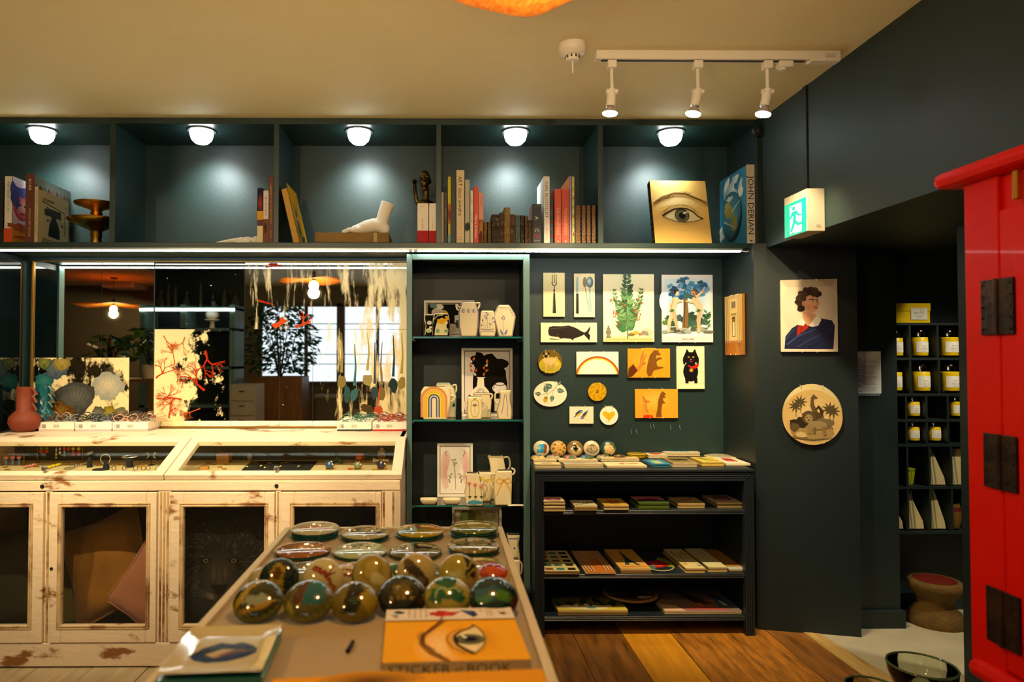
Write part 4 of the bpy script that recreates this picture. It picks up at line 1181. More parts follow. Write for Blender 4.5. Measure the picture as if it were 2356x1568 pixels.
# --- fifth bay: eye book leaning, globe book
def eye_art(W, Ht, base='e0b45c', x=.52, y=.42, k=1., brow=True):
    A = Art().rect(0, 0, W, Ht, base)
    sk = lin(base)
    def s(px, py, rx, ry, c, n=7, rot=0, p=1): A.soft(x + px * k, y + py * k, rx * k, ry * k, c, base, n, rot, p)
    A.soft(x - .12 * k, y + .30 * k, .62 * k, .30 * k, mixc(base, 'fff0c0', .5), base, 6)
    s(0, .05, .46, .20, mixc(base, '7a4a18', .42), 8)
    s(-.02, .14, .38, .10, mixc(base, 'fff0b8', .35), 6)
    s(.05, -.16, .42, .13, mixc(base, '9a6a24', .30), 7)
    up = [(-.36, .00), (-.26, .07), (-.14, .135), (0, .16), (.12, .15), (.24, .09), (.33, -.01), (.42, -.05)]
    dn = [(.42, -.05), (.34, -.085), (.2, -.12), (.05, -.13), (-.12, -.11), (-.26, -.06), (-.36, 0)]
    A.poly([(x + a * k, y + b * k) for a, b in up + dn[1:-1]], 'e6d29a')
    A.soft(x - .2 * k, y + .0, .12 * k, .06 * k, 'f2e4b8', 'e6d29a', 4)
    A.ell(x + .39 * k, y - .055 * k, .03 * k, .022 * k, 'b86a3c')
    A.ell(x + .02 * k, y + .012 * k, .142 * k, .142 * k, '2c2a22', n=30).soft(x + .02 * k, y + .0, .125 * k, .125 * k, '4a4a3c', '7a7858', 6)
    for i in range(30):
        t = 2 * pi * i / 30; A.line([(x + .02 * k + .06 * k * cos(t), y + .06 * k * sin(t)), (x + .02 * k + .12 * k * cos(t), y + .12 * k * sin(t))], .006 * k, '3a382c', .003 * k)
    A.ell(x + .02 * k, y + .01 * k, .062 * k, .062 * k, '0c0a08').line([(x + .04 * k, y + .05 * k), (x + .13 * k, y + .085 * k)], .03 * k, 'fff4d0', .02 * k)
    A.line([(x + a * k, y + b * k) for a, b in up], .036 * k, '3a2410', .018 * k)
    A.line([(x + a * k, y + b * k) for a, b in dn], .010 * k, '6a4420', .012 * k)
    A.line([(x + a * k, y + b * k + .07 * k) for a, b in [(-.34, .02), (-.2, .12), (0, .165), (.16, .14), (.30, .05)]], .014 * k, '8a5a24', .006 * k)
    for i in range(19):
        t = i / 18; a = -.34 + .64 * t; b = .165 - 1.25 * (a - .01) ** 2
        A.line([(x + a * k, y + b * k), (x + (a + (a) * .14) * k, y + (b + .055) * k)], .007 * k, '2a1808', .002 * k)
    for i in range(14):
        t = i / 13; a = -.26 + .56 * t; b = -.125 + .6 * (a - .02) ** 2
        A.line([(x + a * k, y + b * k), (x + a * 1.12 * k, y + (b - .035) * k)], .005 * k, '6a4420', .002 * k)
    if brow:
        A.line([(x + a * k, y + b * k) for a, b in [(-.52, .24), (-.34, .38), (-.1, .47), (.14, .45), (.42, .32), (.62, .22)]], .05 * k, mixc(base, '5a3410', .75), .035 * k)
        rr = random.Random(5)
        for i in range(70):
            a = -.50 + i * .016; b = .245 + .225 * math.exp(-((a - .02) / .40) ** 2)
            A.line([(x + a * k, y + (b - .03 + rr.random() * .03) * k), (x + (a + .06) * k, y + (b + .03 + rr.random() * .02 - .06 * (a > .2)) * k)], .009 * k, mixc('4a2a10', '7a4c1c', rr.random()), .003 * k)
    A.L = [(np.clip(p_, [0, 0], [W, Ht]), f_, c_) for p_, f_, c_ in A.L]
    return A


yb_ = YF + .05
bl, br_ = atY(1508, 557, yb_), atY(1640, 557, yb_)
wv = br_.x - bl.x
tl_ = atY(1497, 415, yb_ + .075)
ln_ = math.hypot(tl_.z - FZ, .075)
eb = thing('eye_book', 'large yellow book with a painted eye, leaning upright on the shelf', 'book', (bl.x, yb_, FZ), 'books on the long shelf', local=True)
tl2 = math.atan2(.075, tl_.z - FZ)
eb.rotation_euler = (-tl2, 0, rad(1.5))
MB().box(0, wv, 0, .003, 0, ln_).box(0, wv, .033, .036, 0, ln_).box(0, .003, 0, .036, 0, ln_).build('cover', mat('ochre photographic board', 'b98a3c', .4), eb)
box(.003, wv - .004, .003, .033, .003, ln_ - .003).build('pages', PAGES, eb)
eye_art(1, ln_ / wv, 'ecc068', .50, .44 * ln_ / wv, .92).put('cover_print', (0, -.0002, 0), (wv, 0, 0), (0, 0, wv), eb, GLAZE)
A = Art().rect(0, 0, 1, 9, '3a2c1a')
for k in range(30): A.blob(.5, .3 + k * .28, .4, .1, ['8a6a3a', '1c140c', '6a4a24'][k % 3], k, .5, 7)
A.put('spine_print', (-.0002, .036, 0), (0, -.036, 0), (0, 0, .036), eb, SPINE)
H = asp(1718, 1738, 380)
A = addt(Art().rect(0, 0, 1, H, 'd9cdb4'), H, 'JOHN DERIAN', '2a2620', .66, .86, .74, .52).poly([(.3, H * .03), (.7, H * .03), (.5, H * .05)], '2a2620').line([(.15, H * .03), (.15, H * .035)], .02, '2a2620')
hw = (atY(1718, 380, YF + .02).z - FZ) / .30
C = Art().rect(0, 0, 1, hw, '2c7c98').soft(.5, hw * .9, .6, .25, '1e5a7c', '2c7c98', 5)
for k in range(30):
    rr = random.Random(k + 40); C.blob(.42 + rr.uniform(-.22, .42), hw * (.80 + rr.uniform(-.12, .12)), .09, .05, mixc('7ab0b4', 'f0e8cc', rr.random()), k, .3, 10, 50)
for k in range(16):
    rr = random.Random(k + 80); C.blob(.12 + rr.uniform(-.1, .3), hw * (.30 + rr.uniform(-.12, .10)), .09, .03, mixc('5a98a8', 'e0dcc0', rr.random()), k, .3, 10, 30)
C.ell(.48, hw * .43, .37, .40, '123848', n=36).soft(.46, hw * .45, .36, .385, '5aa4b0', '2a6478', 9)
C.blob(.38, hw * .53, .17, .13, 'a89a3a', 6, .35, 20, -30).blob(.30, hw * .60, .10, .06, 'c0b45a', 7, .4, 14).blob(.58, hw * .33, .13, .12, '9a9230', 8, .35, 16, 40).line([(.42, hw * .46), (.50, hw * .41), (.55, hw * .38)], .03, 'a89a3a', .02).blob(.42, hw * .68, .14, .04, 'e0dcc8', 9, .4).line([(.5, hw * .5), (.8, hw * .60)], .03, 'd8d8c4', .01).line([(.2, hw * .40), (.7, hw * .24)], .03, 'cfd4c0', .01)
C.poly([(.62, hw * .12), (.74, hw * .2), (.84, hw * .36), (.85, hw * .5), (.76, hw * .34), (.62, hw * .2), (.45, hw * .12), (.5, hw * .10)], '1c1c14')
for k in range(14):
    rr = random.Random(k); C.ell(rr.random(), hw * rr.random(), .008, .008, 'e8e8d0', n=6)
C.L = [(np.clip(p_, [0, 0], [1, hw]), f_, c_) for p_, f_, c_ in C.L]
book(1718, 1738.5, 380, 'tallest book with white spine and blue globe cover at the right end', 'd9cdb4', .30, name='globe_book', spine=A, left=C)
# ================================================================ plates hung on the niche wall
CLIP = mat('white sprung wire', 'e8ddc4', .3, .3)
BACKG = mat('plate edge glass', 'b9a878', .15, coat=.5)


def ordered(pts): return pts


def hang(name, label, A, o, ux, uy, nrm, wv, hv, shape='rect', bot=False, grp='decorated plates on the niche wall', th=.014, k=(.35, .65), edge=None):
    """plate with its picture: o = lower-left corner on the wall, ux/uy unit directions, nrm towards the room"""
    o, ux, uy, nrm = V(o), V(ux), V(uy), V(nrm)
    c = o + ux * wv / 2 + uy * hv / 2
    r = thing(name, label, 'plate', c, grp)
    E = mat(edge[0], edge[1], .15, coat=.5) if edge else BACKG
    if shape == 'rect':
        P = [(0, 0), (wv, 0), (wv, hv), (0, hv)]
        MB().prism(P, o + nrm * .003, ux, uy, nrm * th).build('body', E, r, bevel=.002)
        top, botm = [o + ux * wv * t + uy * hv for t in k], [o + ux * wv * t for t in k]
    else:
        N = 40
        def ringv(s, d): return [c + ux * (wv / 2 * s * cos(2 * pi * i / N)) + uy * (hv / 2 * s * sin(2 * pi * i / N)) + nrm * d for i in range(N)]
        R_ = [ringv(.72, .003), ringv(.97, th * .8), ringv(1, th), ringv(.99, th + .0015)]
        q = MB(); vs = [p for l in R_ for p in l]
        q.add(vs, [(j * N + i, j * N + (i + 1) % N, (j + 1) * N + (i + 1) % N, (j + 1) * N + i) for j in range(3) for i in range(N)] + [tuple(range(N))[::-1], tuple(range(3 * N, 4 * N))])
        q.build('body', E, r, smooth=50)
        an = [rad(90 + 22), rad(90 - 22)]
        top = [c + ux * wv / 2 * cos(t) + uy * hv / 2 * sin(t) for t in an]; botm = [c + ux * wv / 2 * cos(t) - uy * hv / 2 * sin(t) for t in an]
    A.put('print', o + nrm * (th + .0032 if shape == 'rect' else th + .0018), ux * wv, uy * wv, r, GLAZE)
    for s_, pts in ((1, top), (-1, botm if bot else [])):
        for p in pts:
            MB().tube([p + nrm * .001 + uy * .004 * s_, p + nrm * (th * .5) + uy * .0035 * s_, p + nrm * (th + .006) + uy * .001 * s_, p + nrm * (th + .005) - uy * .007 * s_], .0013, 6).build('hanger_hook', CLIP, r, smooth=1)
    return r


def wallp(name, label, A, x0, x1, y0, y1, **kw):
    y = YW - .015
    a, b = atY(x0, y1, y), atY(x1, y0, y)
    return hang(name, label, A, (a.x, YW, a.z), (1, 0, 0), (0, 0, 1), (0, -1, 0), b.x - a.x, b.z - a.z, **kw)


def aspb(x0, x1, y0, y1): return (y1 - y0) / (x1 - x0)
PC = 'efdfae'     # aged cream paper


def paper(H, c=PC, seed=0):
    A = Art().rect(0, 0, 1, H, c)
    return A
# fork
H = aspb(1250, 1299, 628, 728); A = paper(H, 'ecd9a0')
for i in range(3): A.line([(.42 + i * .09, H * .96), (.42 + i * .09, H * .76)], .025, '1c1a16', .04)
A.line([(.40, H * .78), (.44, H * .72), (.51, H * .70), (.58, H * .72), (.62, H * .78)], .05, '2a2822').line([(.51, H * .71), (.51, H * .55)], .035, '2a2822', .06).line([(.51, H * .61), (.51, H * .56)], .10, '3a382e', .05).line([(.51, H * .54), (.51, H * .08)], .085, '15140f', .16).line([(.49, H * .5), (.48, H * .12)], .015, '6a6450')
A.line([(.80, H * .88), (.88, H * .92), (.96, H * .88)], .015, 'f8efd0').line([(.80, H * .88), (.79, H * .12)], .012, 'f4e8c0')
wallp('fork_plate', 'narrow cream plate with a black-handled fork', A, 1250, 1299, 628, 728)
H = aspb(1321, 1368, 630, 729); A = paper(H, 'ecdcb0')
A.poly([(.08, H * .55), (.20, H * .55), (.22, H * .88), (.15, H * .95), (.09, H * .85)], '9ab0ae').line([(.15, H * .54), (.15, H * .08)], .12, '14130f', .14).line([(.12, H * .5), (.12, H * .1)], .02, '5a5648')
A.ell(.52, H * .80, .10, .26, '8a7a58').ell(.76, H * .80, .17, .27, '5a6e78').soft(.73, H * .82, .13, .22, 'c8dcdc', '6a8088', 6).line([(.55, H * .66), (.62, H * .4), (.72, H * .14)], .05, '9a8c68', .03).line([(.76, H * .67), (.76, H * .38), (.80, H * .2)], .06, '8aa4a8', .10).ell(.80, H * .16, .08, .13, '9ab4b6')
wallp('cutlery_plate', 'narrow cream plate with a knife and blue spoons', A, 1321, 1368, 630, 729)
H = aspb(1244, 1373, 742, 787); A = paper(H, 'f0e2b0')
A.poly([(.14, .13), (.13, .20), (.15, .27), (.22, .29), (.36, .285), (.50, .30), (.62, .26), (.72, .20), (.78, .175), (.82, .20), (.88, .29), (.875, .22), (.85, .165), (.88, .12), (.865, .03), (.81, .09), (.77, .135), (.70, .10), (.60, .07), (.56, .035), (.54, .06), (.40, .07), (.34, .06), (.33, .085), (.20, .10)], '22190f')
A.line([(.16, .06), (.33, .05)], .018, '3a2c1a', .008).soft(.38, .15, .07, .06, '120c08', '22190f', 4).ell(.30, .14, .008, .008, '8a7a50').line([(.17, .24), (.5, .265)], .02, '4a3a24', .006).line([(.16, .11), (.32, .10)], .006, 'b09a68')
wallp('whale_plate', 'wide cream plate with a dark sperm whale', A, 1244, 1373, 742, 787)
# large botanical
H = aspb(1388, 1504, 632, 786); A = paper(H, 'f2e4bc')
A.rect(.03, 0, .97, .055, 'd8c47c').rect(.03, .05, .97, .058, '9a8440').rect(.05, .058, .95, .12, 'd9cb98').blob(.86, .19, .12, .07, 'c8bfa2', 2).blob(.82, .17, .07, .05, '8a8a70', 4).blob(.62, .17, .08, .04, 'c9a43a', 5).blob(.55, .14, .07, .03, '7a6a3a', 6).blob(.73, .15, .06, .03, 'a87a5a', 7)
A.rect(.05, .08, .15, .10, '6a6452').ell(.10, .19, .055, .06, '7d7660').rect(.065, .10, .135, .14, '8a8268').rect(.06, .25, .14, .27, '6a6452').ell(.10, .29, .02, .03, '7d7660')
A.line([(.48, .06), (.46, .5), (.47, .9), (.49, H * .97)], .022, '5a6a34', .008)
rr = random.Random(8)
GR = ['2e5a34', '3f7040', '234a2c', '5a8450', '6f9460', '1c3c26']
for sx, bx0, top, n in ((0, .47, H * .97, 15), (-1, .22, 1.0, 9), (1, .74, 1.02, 9)):
    y0 = .22 if sx == 0 else .42
    if sx: A.line([(.46, .36 + .1 * (sx > 0)), (.46 + sx * .16, .62), (bx0, 1.02)], .016, '5a6a34', .006)
    for i in range(n):
        t = i / (n - 1); y = y0 + (top - y0) * t; x = bx0 if sx == 0 else .46 + (bx0 - .46) * (.35 + .65 * min(1, t * 1.2))
        ln = (.28 if sx == 0 else .15) * (1 - t * .62)
        for d in (-1, 1):
            A.leaf(x, y, ln * rr.uniform(.9, 1.1), ln * .52, 90 - d * rr.uniform(38, 66), GR[rr.randrange(6)])
            A.line([(x, y), (x + ln * .8 * d * .72, y + ln * .5)], .005, '8aa878', .002)
for cx_, cy_ in ((.17, .80), (.22, .52), (.24, .60), (.72, .80), (.66, .48), (.70, .56), (.60, .62), (.29, .36), (.38, .70)):
    for k in range(9): A.ell(cx_ + rr.uniform(-.055, .055), cy_ + rr.uniform(-.05, .05), .010, .010, ['b83a22', 'c86a3a', 'a82c1c'][k % 3], n=7)
wallp('botanical_plate', 'large cream plate with a tall green berry plant', A, 1388, 1504, 632, 786, bot=True)
# two figures under a blue tree
H = aspb(1523, 1639, 634, 787); A = paper(H, 'e6dad0')
A.rect(.05, .12, .95, 1.24, 'cfdde2').soft(.2, .8, .25, .3, '8ab8dc', 'cfdde2', 5).soft(.7, .75, .22, .35, 'a0c4de', 'cfdde2', 5)
for k in range(26): A.blob(.08 + .84 * rr.random(), .30 + .18 * rr.random() * (1.4 if k % 2 else 1), .08, .06, ['34543c', '2a4434', '55763f', '3f5a5a'][k % 4], k, .4, 10)
for k in range(16): A.blob(.06 + .88 * rr.random(), .20 + .07 * rr.random(), .10, .035, ['6a6a5a', '9aa49a', '4a5244', '8a9a8c'][k % 4], k, .3, 10)
A.line([(.45, .28), (.47, .6), (.46, .85), (.5, 1.1)], .12, '7a6038', .06).line([(.47, .82), (.30, 1.02)], .05, '6a5434', .02).line([(.47, .86), (.70, 1.08)], .05, '6a5434', .02).line([(.43, .3), (.45, .8)], .02, '4a3c22')
for k in range(60):
    t = rr.uniform(0, 2 * pi); d = rr.random() ** .5
    A.blob(.48 + .42 * d * cos(t), 1.06 + .20 * d * sin(t), .055, .042, ['2a5c90', '3c78b0', '1c4470', '4a88a8', '2c5a5c', '6a9cc0'][k % 6], k, .45, 9)
SKN = 'e0b48c'
for sx, x, hx_, hair in ((-1, .20, .29, '2a2018'), (1, .72, .62, '8a5a24')):
    A.line([(x + .02, .62), (x - .01 if sx > 0 else x - .06, .40), (x - .0 if sx > 0 else x - .08, .19)], .10, SKN, .045).line([(x + .02, .62), (x + .06 if sx < 0 else x - .02, .42), (x + .10 if sx < 0 else x + .03, .24)], .09, 'd2a27a', .04)
    A.line([(x, .60), (x + .01, .72), (hx_ - .01, .86)], .15, SKN, .12).ell(hx_, .965, .045, .055, SKN).ell(hx_ - .015 * -sx, .985, .05, .05, hair).ell(hx_ - .012 * sx, .955, .034, .042, SKN)
    A.line([(hx_, .88), (x + .10 if sx < 0 else .60, .78), (.40 if sx < 0 else .46, .80)], .05, SKN, .03)
    A.leaf(x - .05, .61, .10, .07, 10, '3f6a3a')
A.line([(.66, .88), (.78, .98), (.84, 1.08)], .05, SKN, .03).line([(.60, .97), (.66, .86)], .05, '8a5a24', .02).line([(.22, .84), (.17, .66)], .02, 'c08a60')
for k in range(8): A.leaf(.88, .30 + k * .04, .10, .03, 40 + 100 * (k % 2), '3f7a4c')
A.scribble(.38, .62, .07, .012, 'b08a7a', 2)
wallp('garden_plate', 'large pale plate with two figures beneath a blue tree', A, 1523, 1639, 634, 787, bot=True)
# pug
A = Art().ell(.5, .5, .5, .5, '6a5210', n=40).ell(.5, .36, .47, .34, 'b8a41c').rect(.12, .12, .88, .3, 'a89a2a').soft(.75, .4, .18, .12, 'd8d070', 'b8a41c', 4)
A.ell(.5, .5, .5, .5, '6a5210', n=40) if False else None
A.ell(.52, .50, .26, .15, 'd8b070').ell(.34, .55, .13, .14, 'd8b070').line([(.36, .48), (.33, .14)], .08, 'd0a664', .05).line([(.44, .42), (.45, .2)], .07, 'c09450', .045).line([(.72, .46), (.74, .24), (.70, .16)], .08, 'c89c58', .05).line([(.64, .42), (.62, .22)], .06, 'b88a48', .04).ell(.76, .64, .06, .07, 'e0bc80').ell(.77, .645, .03, .035, '9a7030')
A.ell(.34, .76, .125, .115, 'd2aa68').ell(.24, .83, .05, .06, '1c140c', 30).ell(.44, .83, .05, .06, '1c140c', -30).ell(.33, .72, .075, .065, '181008').ell(.28, .78, .018, .018, '0a0806').ell(.39, .78, .018, .018, '0a0806')
wallp('pug_plate', 'round green plate with a standing pug dog', A, 1238, 1293, 804, 859, shape='round', bot=True, edge=('dark olive glass', '4a4412'))
# rainbow
H = aspb(1326, 1423, 809, 861); A = paper(H, 'f4ead0')
for i, c in enumerate(('8a4a3a', 'c83a14', 'e86a14', 'f0a81c', 'f4d860', 'f0e4b0')): A.arc(.5, -.10, .515 - i * .014, .532 - i * .014, 11.5, 168.5, c, 40)
A.L = [(np.clip(p_, [0.004, .004], [.996, H]), f_, c_) for p_, f_, c_ in A.L]
wallp('rainbow_plate', 'wide white plate with a single rainbow arc', A, 1326, 1423, 809, 861)
# hand shadows
H = aspb(1444, 1541, 802, 868); A = Art().rect(0, 0, 1, H, 'dd9420').soft(.5, .4, .5, .3, 'e8a838', 'dd9420', 5)
A.poly([(0, 0), (.02, .22), (.13, .32), (.24, .16), (.10, .02)], '5a2c10').line([(.02, .2), (.12, .30)], .01, '8a5a24').poly([(.20, .20), (.28, .30), (.30, .46), (.36, .62), (.39, .60), (.36, .48), (.44, .56), (.46, .53), (.38, .38), (.43, .36), (.42, .32), (.34, .26), (.26, .14)], 'c07a2c').line([(.30, .42), (.37, .58)], .01, '7a4414').line([(.34, .3), (.42, .34)], .01, '7a4414')
A.poly([(.44, .14), (.47, .34), (.52, .52), (.60, .62), (.65, .66), (.68, .63), (.73, .66), (.73, .60), (.78, .55), (.77, .52), (.68, .52), (.66, .44), (.72, .47), (.80, .47), (.81, .43), (.72, .41), (.68, .36), (.70, .26), (.84, .25), (.84, .22), (.62, .17), (.56, .04), (.48, .02)], '7a4a14')
wallp('bear_shadow_plate', 'upper of two orange plates with a hand shadow', A, 1444, 1541, 802, 868, bot=True, edge=('amber plate edge', '8a5614'))
H = aspb(1461, 1559, 895, 961); A = Art().rect(0, 0, 1, H, 'e09a28').soft(.45, .4, .45, .28, 'ecb048', 'e09a28', 5)
A.poly([(.18, .08), (.18, .34), (.16, .50), (.20, .52), (.24, .44), (.34, .40), (.35, .36), (.26, .34), (.28, .20), (.32, .12)], 'd08a34').line([(.18, .5), (.26, .36), (.25, .24), (.31, .12)], .012, '8a4c14').line([(.22, .4), (.33, .38)], .010, '8a4c14').poly([(.18, .0), (.20, .07), (.30, .08), (.42, .06), (.42, .0)], 'd03a10')
A.poly([(.48, .02), (.52, .22), (.54, .42), (.60, .58), (.64, .62), (.68, .60), (.72, .56), (.71, .53), (.68, .52), (.72, .49), (.71, .47), (.65, .46), (.67, .38), (.71, .36), (.70, .34), (.64, .33), (.61, .16), (.62, .02)], '7a4a14')
wallp('dog_shadow_plate', 'lower of two orange plates with a hand shadow', A, 1461, 1559, 895, 961, bot=True, edge=('amber plate edge', '8a5614'))
# black cat
H = aspb(1557, 1620, 798, 894); A = paper(H, 'ecdcae')
for k in range(18): A.line([(.05 + .16 * (k % 6), .16 + .42 * (k // 6)), (.09 + .16 * (k % 6), .26 + .42 * (k // 6)), (.14 + .16 * (k % 6), .18 + .42 * (k // 6)), (.18 + .16 * (k % 6), .22 + .42 * (k // 6))], .008, 'b8a060')
A.ell(.50, .62, .27, .36, '100e10').ell(.5, 1.10, .26, .22, '100e10').poly([(.25, 1.16), (.37, 1.44), (.47, 1.28)], '100e10').poly([(.55, 1.28), (.66, 1.44), (.76, 1.16)], '100e10').poly([(.29, .40), (.31, .20), (.42, .20), (.42, .34), (.62, .34), (.63, .20), (.74, .20), (.74, .40)], '100e10').ell(.27, 1.02, .05, .16, '100e10').ell(.75, 1.02, .05, .16, '100e10')
A.ell(.43, 1.14, .035, .03, 'c8a030').ell(.60, 1.14, .035, .03, 'c8a030').ell(.43, 1.14, .015, .02, '0a0a0a').ell(.60, 1.14, .015, .02, '0a0a0a').ell(.51, 1.06, .03, .02, 'c86a4a').line([(.46, 1.0), (.52, .985), (.58, 1.0)], .02, 'b84a3a')
A.poly([(.40, .86), (.52, .80), (.64, .84), (.80, .94), (.78, .80), (.66, .72), (.52, .74), (.42, .80)], 'c02414').ell(.52, .67, .07, .06, 'c8962a').line([(.46, .66), (.58, .66)], .015, '7a5614')
wallp('cat_plate', 'upright cream plate with a black cat in red scarf', A, 1557, 1620, 798, 894)
# acorn oval
A = Art().ell(.5, .38, .5, .38, 'f0e4c4', n=44)
A.line([(.75, .70), (.62, .52), (.45, .40), (.15, .36)], .016, '9a6a34', .008).line([(.66, .56), (.80, .48)], .01, '9a6a34').line([(.60, .50), (.55, .34)], .01, '9a6a34')
for x, y, l, a in ((.56, .56, .26, 150), (.40, .42, .24, 110), (.22, .37, .2, 170), (.70, .50, .24, -10), (.57, .34, .2, -100), (.74, .64, .16, 60)): A.leaf(x, y, l, l * .62, a, '4a6458').leaf(x, y, l * .9, l * .3, a, '6a8474').line([(x, y), (x + l * .9 * cos(rad(a)), y + l * .9 * sin(rad(a)))], .007, 'c0c8a8')
A.line([(.42, .38), (.38, .28)], .012, '9a6a34').ell(.355, .21, .065, .085, 'd0a818', -15).ell(.37, .27, .055, .03, '8a6a1c', -15)
wallp('acorn_plate', 'oval white plate with oak leaves and an acorn', A, 1228, 1304, 876, 935, shape='round', edge=('cream plate edge', 'c8b88a'))
A = Art().ell(.5, .5, .5, .5, 'd6a40c', n=36)
for k in range(130):
    d = .47 * ((k + 1) / 130) ** .5; t = k * 2.39996; A.leaf(.5 + d * cos(t), .52 + d * sin(t), .05, .035, math.degrees(t), ['8a5e08', 'e8bc20', '6a4806'][k % 3])
A.soft(.5, .55, .08, .08, '6a5008', '9a7008', 4)
wallp('dahlia_plate', 'small round yellow plate with a dense flower head', A, 1353, 1395, 881, 922, shape='round', edge=('gold plate edge', 'a07c10'))
H = aspb(1310, 1365, 935, 974); A = paper(H, 'efe2c0')
A.line([(.15, .18), (.5, .22), (.85, .14)], .010, '9a8a60', .006)
for x, y, rot in ((.38, .42, 40), (.62, .36, -130)):
    q = rad(rot); A.ell(x, y, .15, .085, 'd8b41c', rot).ell(x - .03 * cos(q) , y + .04, .14, .05, '2a4c74', rot).ell(x + .14 * cos(q), y + .14 * sin(q), .065, .06, '2c5a90').ell(x + .15 * cos(q), y + .13 * sin(q), .03, .02, 'e8e4d0').line([(x - .12 * cos(q), y - .12 * sin(q)), (x - .26 * cos(q), y - .26 * sin(q))], .05, '24466c', .02).line([(x, y - .07), (x + .01, y - .17)], .008, '6a5a3a')
wallp('bird_plate', 'small cream plate with two blue and yellow birds', A, 1310, 1365, 935, 974)
A = Art().ell(.5, .5, .5, .5, 'f2ead0', n=36)
A.poly([(.50, .22), (.30, .40), (.14, .60), (.20, .72), (.34, .74), (.48, .66), (.52, .64), (.66, .73), (.80, .70), (.84, .58), (.70, .40)], 'e0b418').soft(.34, .6, .1, .1, 'ecc83c', 'e0b418', 3).line([(.5, .62), (.50, .3), (.46, .14)], .012, 'a07c10').line([(.36, .16), (.56, .22)], .010, '8a7a50')
wallp('leaf_plate', 'small round white plate with a yellow heart-shaped leaf', A, 1380, 1422, 933, 977, shape='round', edge=('cream plate edge', 'c8b88a'))
# clear empty hangers left on the wall
for hk_, (px, py) in zip(('first', 'second', 'third', 'fourth', 'fifth', 'last'), ((1452, 992), (1464, 992), (1497, 980), (1504, 980), (1543, 983), (1564, 983))):
    p = atY(px, py, YW - .004)
    o = tag(MB().tube([p + V((0, .003, .012)), p, p + V((.002, -.004, -.008)), p + V((.001, -.003, -.012))], .0009, 6).build('wall_hook', mat('clear hook', '7d9090', .2, spec=.8), loc=p, smooth=1), hk_ + ' from the left of the small clear empty hooks beneath the orange plates', 'hook', 'empty clear hooks')
# tall plate on the niche side wall
X_ = 1.418
a, b = atX(1671, 817, X_ - .012), atX(1711, 817, X_ - .012)
t_ = atX(1690, 679, X_ - .012)
wv, hv = a.y - b.y, t_.z - atX(1690, 816, X_ - .012).z
H = hv / wv; A = Art().rect(0, 0, 1, H, 'c09a4c')
A.rect(0, 0, 1, H * .24, '9a5a14').soft(.5, H * .12, .4, H * .10, 'c87c1c', '9a5a14', 5).rect(.30, H * .24, .72, H * .94, 'd4b468').rect(.40, H * .78, .64, H * .90, '8a6a3c').rect(.44, H * .8, .50, H * .88, '5a3c24').rect(.55, H * .8, .61, H * .88, '5a3c24').rect(.36, H * .66, .68, H * .70, 'a07c3c').rect(.44, H * .30, .62, H * .62, '7a4c1c').rect(.48, H * .32, .58, H * .55, 'f0dca0').rect(.44, H * .6, .62, H * .64, '5a3414')
for k in range(5): A.rect(.04 + k * .05, H * .2, .06 + k * .05, H * .95, '8a6428' if k % 2 else 'e4cc90')
for k in range(4): A.rect(.78 + k * .05, H * .2, .80 + k * .05, H * .95, '9a7434' if k % 2 else 'e4cc90')
A.poly([(.30, H * .24), (.72, H * .24), (.9, 0), (.1, 0)], 'b06c18')
hang('hallway_plate', 'tall narrow amber plate of a hallway on the niche side wall', A, V((X_, a.y, t_.z - hv)), (0, -1, 0), (0, 0, 1), (-1, 0, 0), wv, hv, bot=True, edge=('amber plate edge', '8a5614'))
# portrait and animal plates on the dark pier
pd = V((ex_ - 1.418, -.10, 0)).normalized(); pn = V((-.10, -(ex_ - 1.418), 0)).normalized()
def onpier(px, py):
    d = ray(px, py); p0 = V((1.418, 3.07, 0)); t = (p0 - EYE).dot(pn) / d.dot(pn); return EYE + d * t
a, b = onpier(1795, 809), onpier(1923, 642)
wv, hv = (V((b.x, b.y, 0)) - V((a.x, a.y, 0))).length, b.z - a.z
H = hv / wv; A = Art().rect(0, 0, 1, H, 'd8cab2').soft(.5, H * .6, .5, H * .4, 'e4d8c0', 'd2c4ac', 6).poly([(0, H), (.12, H * .9), (.88, H * .9), (1, H)], 'c4b498')
A.poly([(.06, .06), (.08, .30), (.20, .46), (.36, .56), (.52, .60), (.72, .64), (.90, .60), (.95, .50), (.92, .05)], '1c2440').line([(.10, .14), (.30, .30), (.62, .44)], .03, '3a4a7c', .01).line([(.3, .1), (.55, .26), (.9, .42)], .025, '2c3a68', .01).line([(.5, .08), (.72, .2)], .03, '10162c', .01).line([(.08, .24), (.26, .48)], .03, '2e3c6a', .01)
A.poly([(.28, .30), (.30, .50), (.40, .56), (.50, .50), (.46, .44)], 'a02814').line([(.34, .34), (.38, .5)], .015, '701a0c')
A.poly([(.38, .60), (.40, .78), (.62, .72), (.60, .54), (.48, .50)], 'd09a74').poly([(.30, .52), (.38, .66), (.44, .56), (.40, .50)], 'ded8d0').poly([(.50, .50), (.62, .68), (.72, .62), (.66, .50), (.56, .48)], 'e6e0d6')
A.poly([(.40, .82), (.38, 1.02), (.44, 1.14), (.58, 1.16), (.66, 1.06), (.665, .98), (.69, .92), (.66, .90), (.66, .84), (.63, .79), (.56, .74), (.46, .76)], 'd6a27c').soft(.50, .86, .10, .10, 'c88a64', 'd6a27c', 4).soft(.58, .88, .06, .05, 'd08060', 'd6a27c', 3)
for k, (x, y) in enumerate(((.32, .96), (.34, 1.04), (.38, 1.12), (.45, 1.18), (.53, 1.20), (.60, 1.17), (.65, 1.11), (.36, .90), (.44, 1.12), (.52, 1.15), (.59, 1.12), (.39, 1.02), (.36, .84))): A.blob(x, y, .07, .065, ['2e2013', '3d2c1a', '4a3620'][k % 3], k, .2, 12)
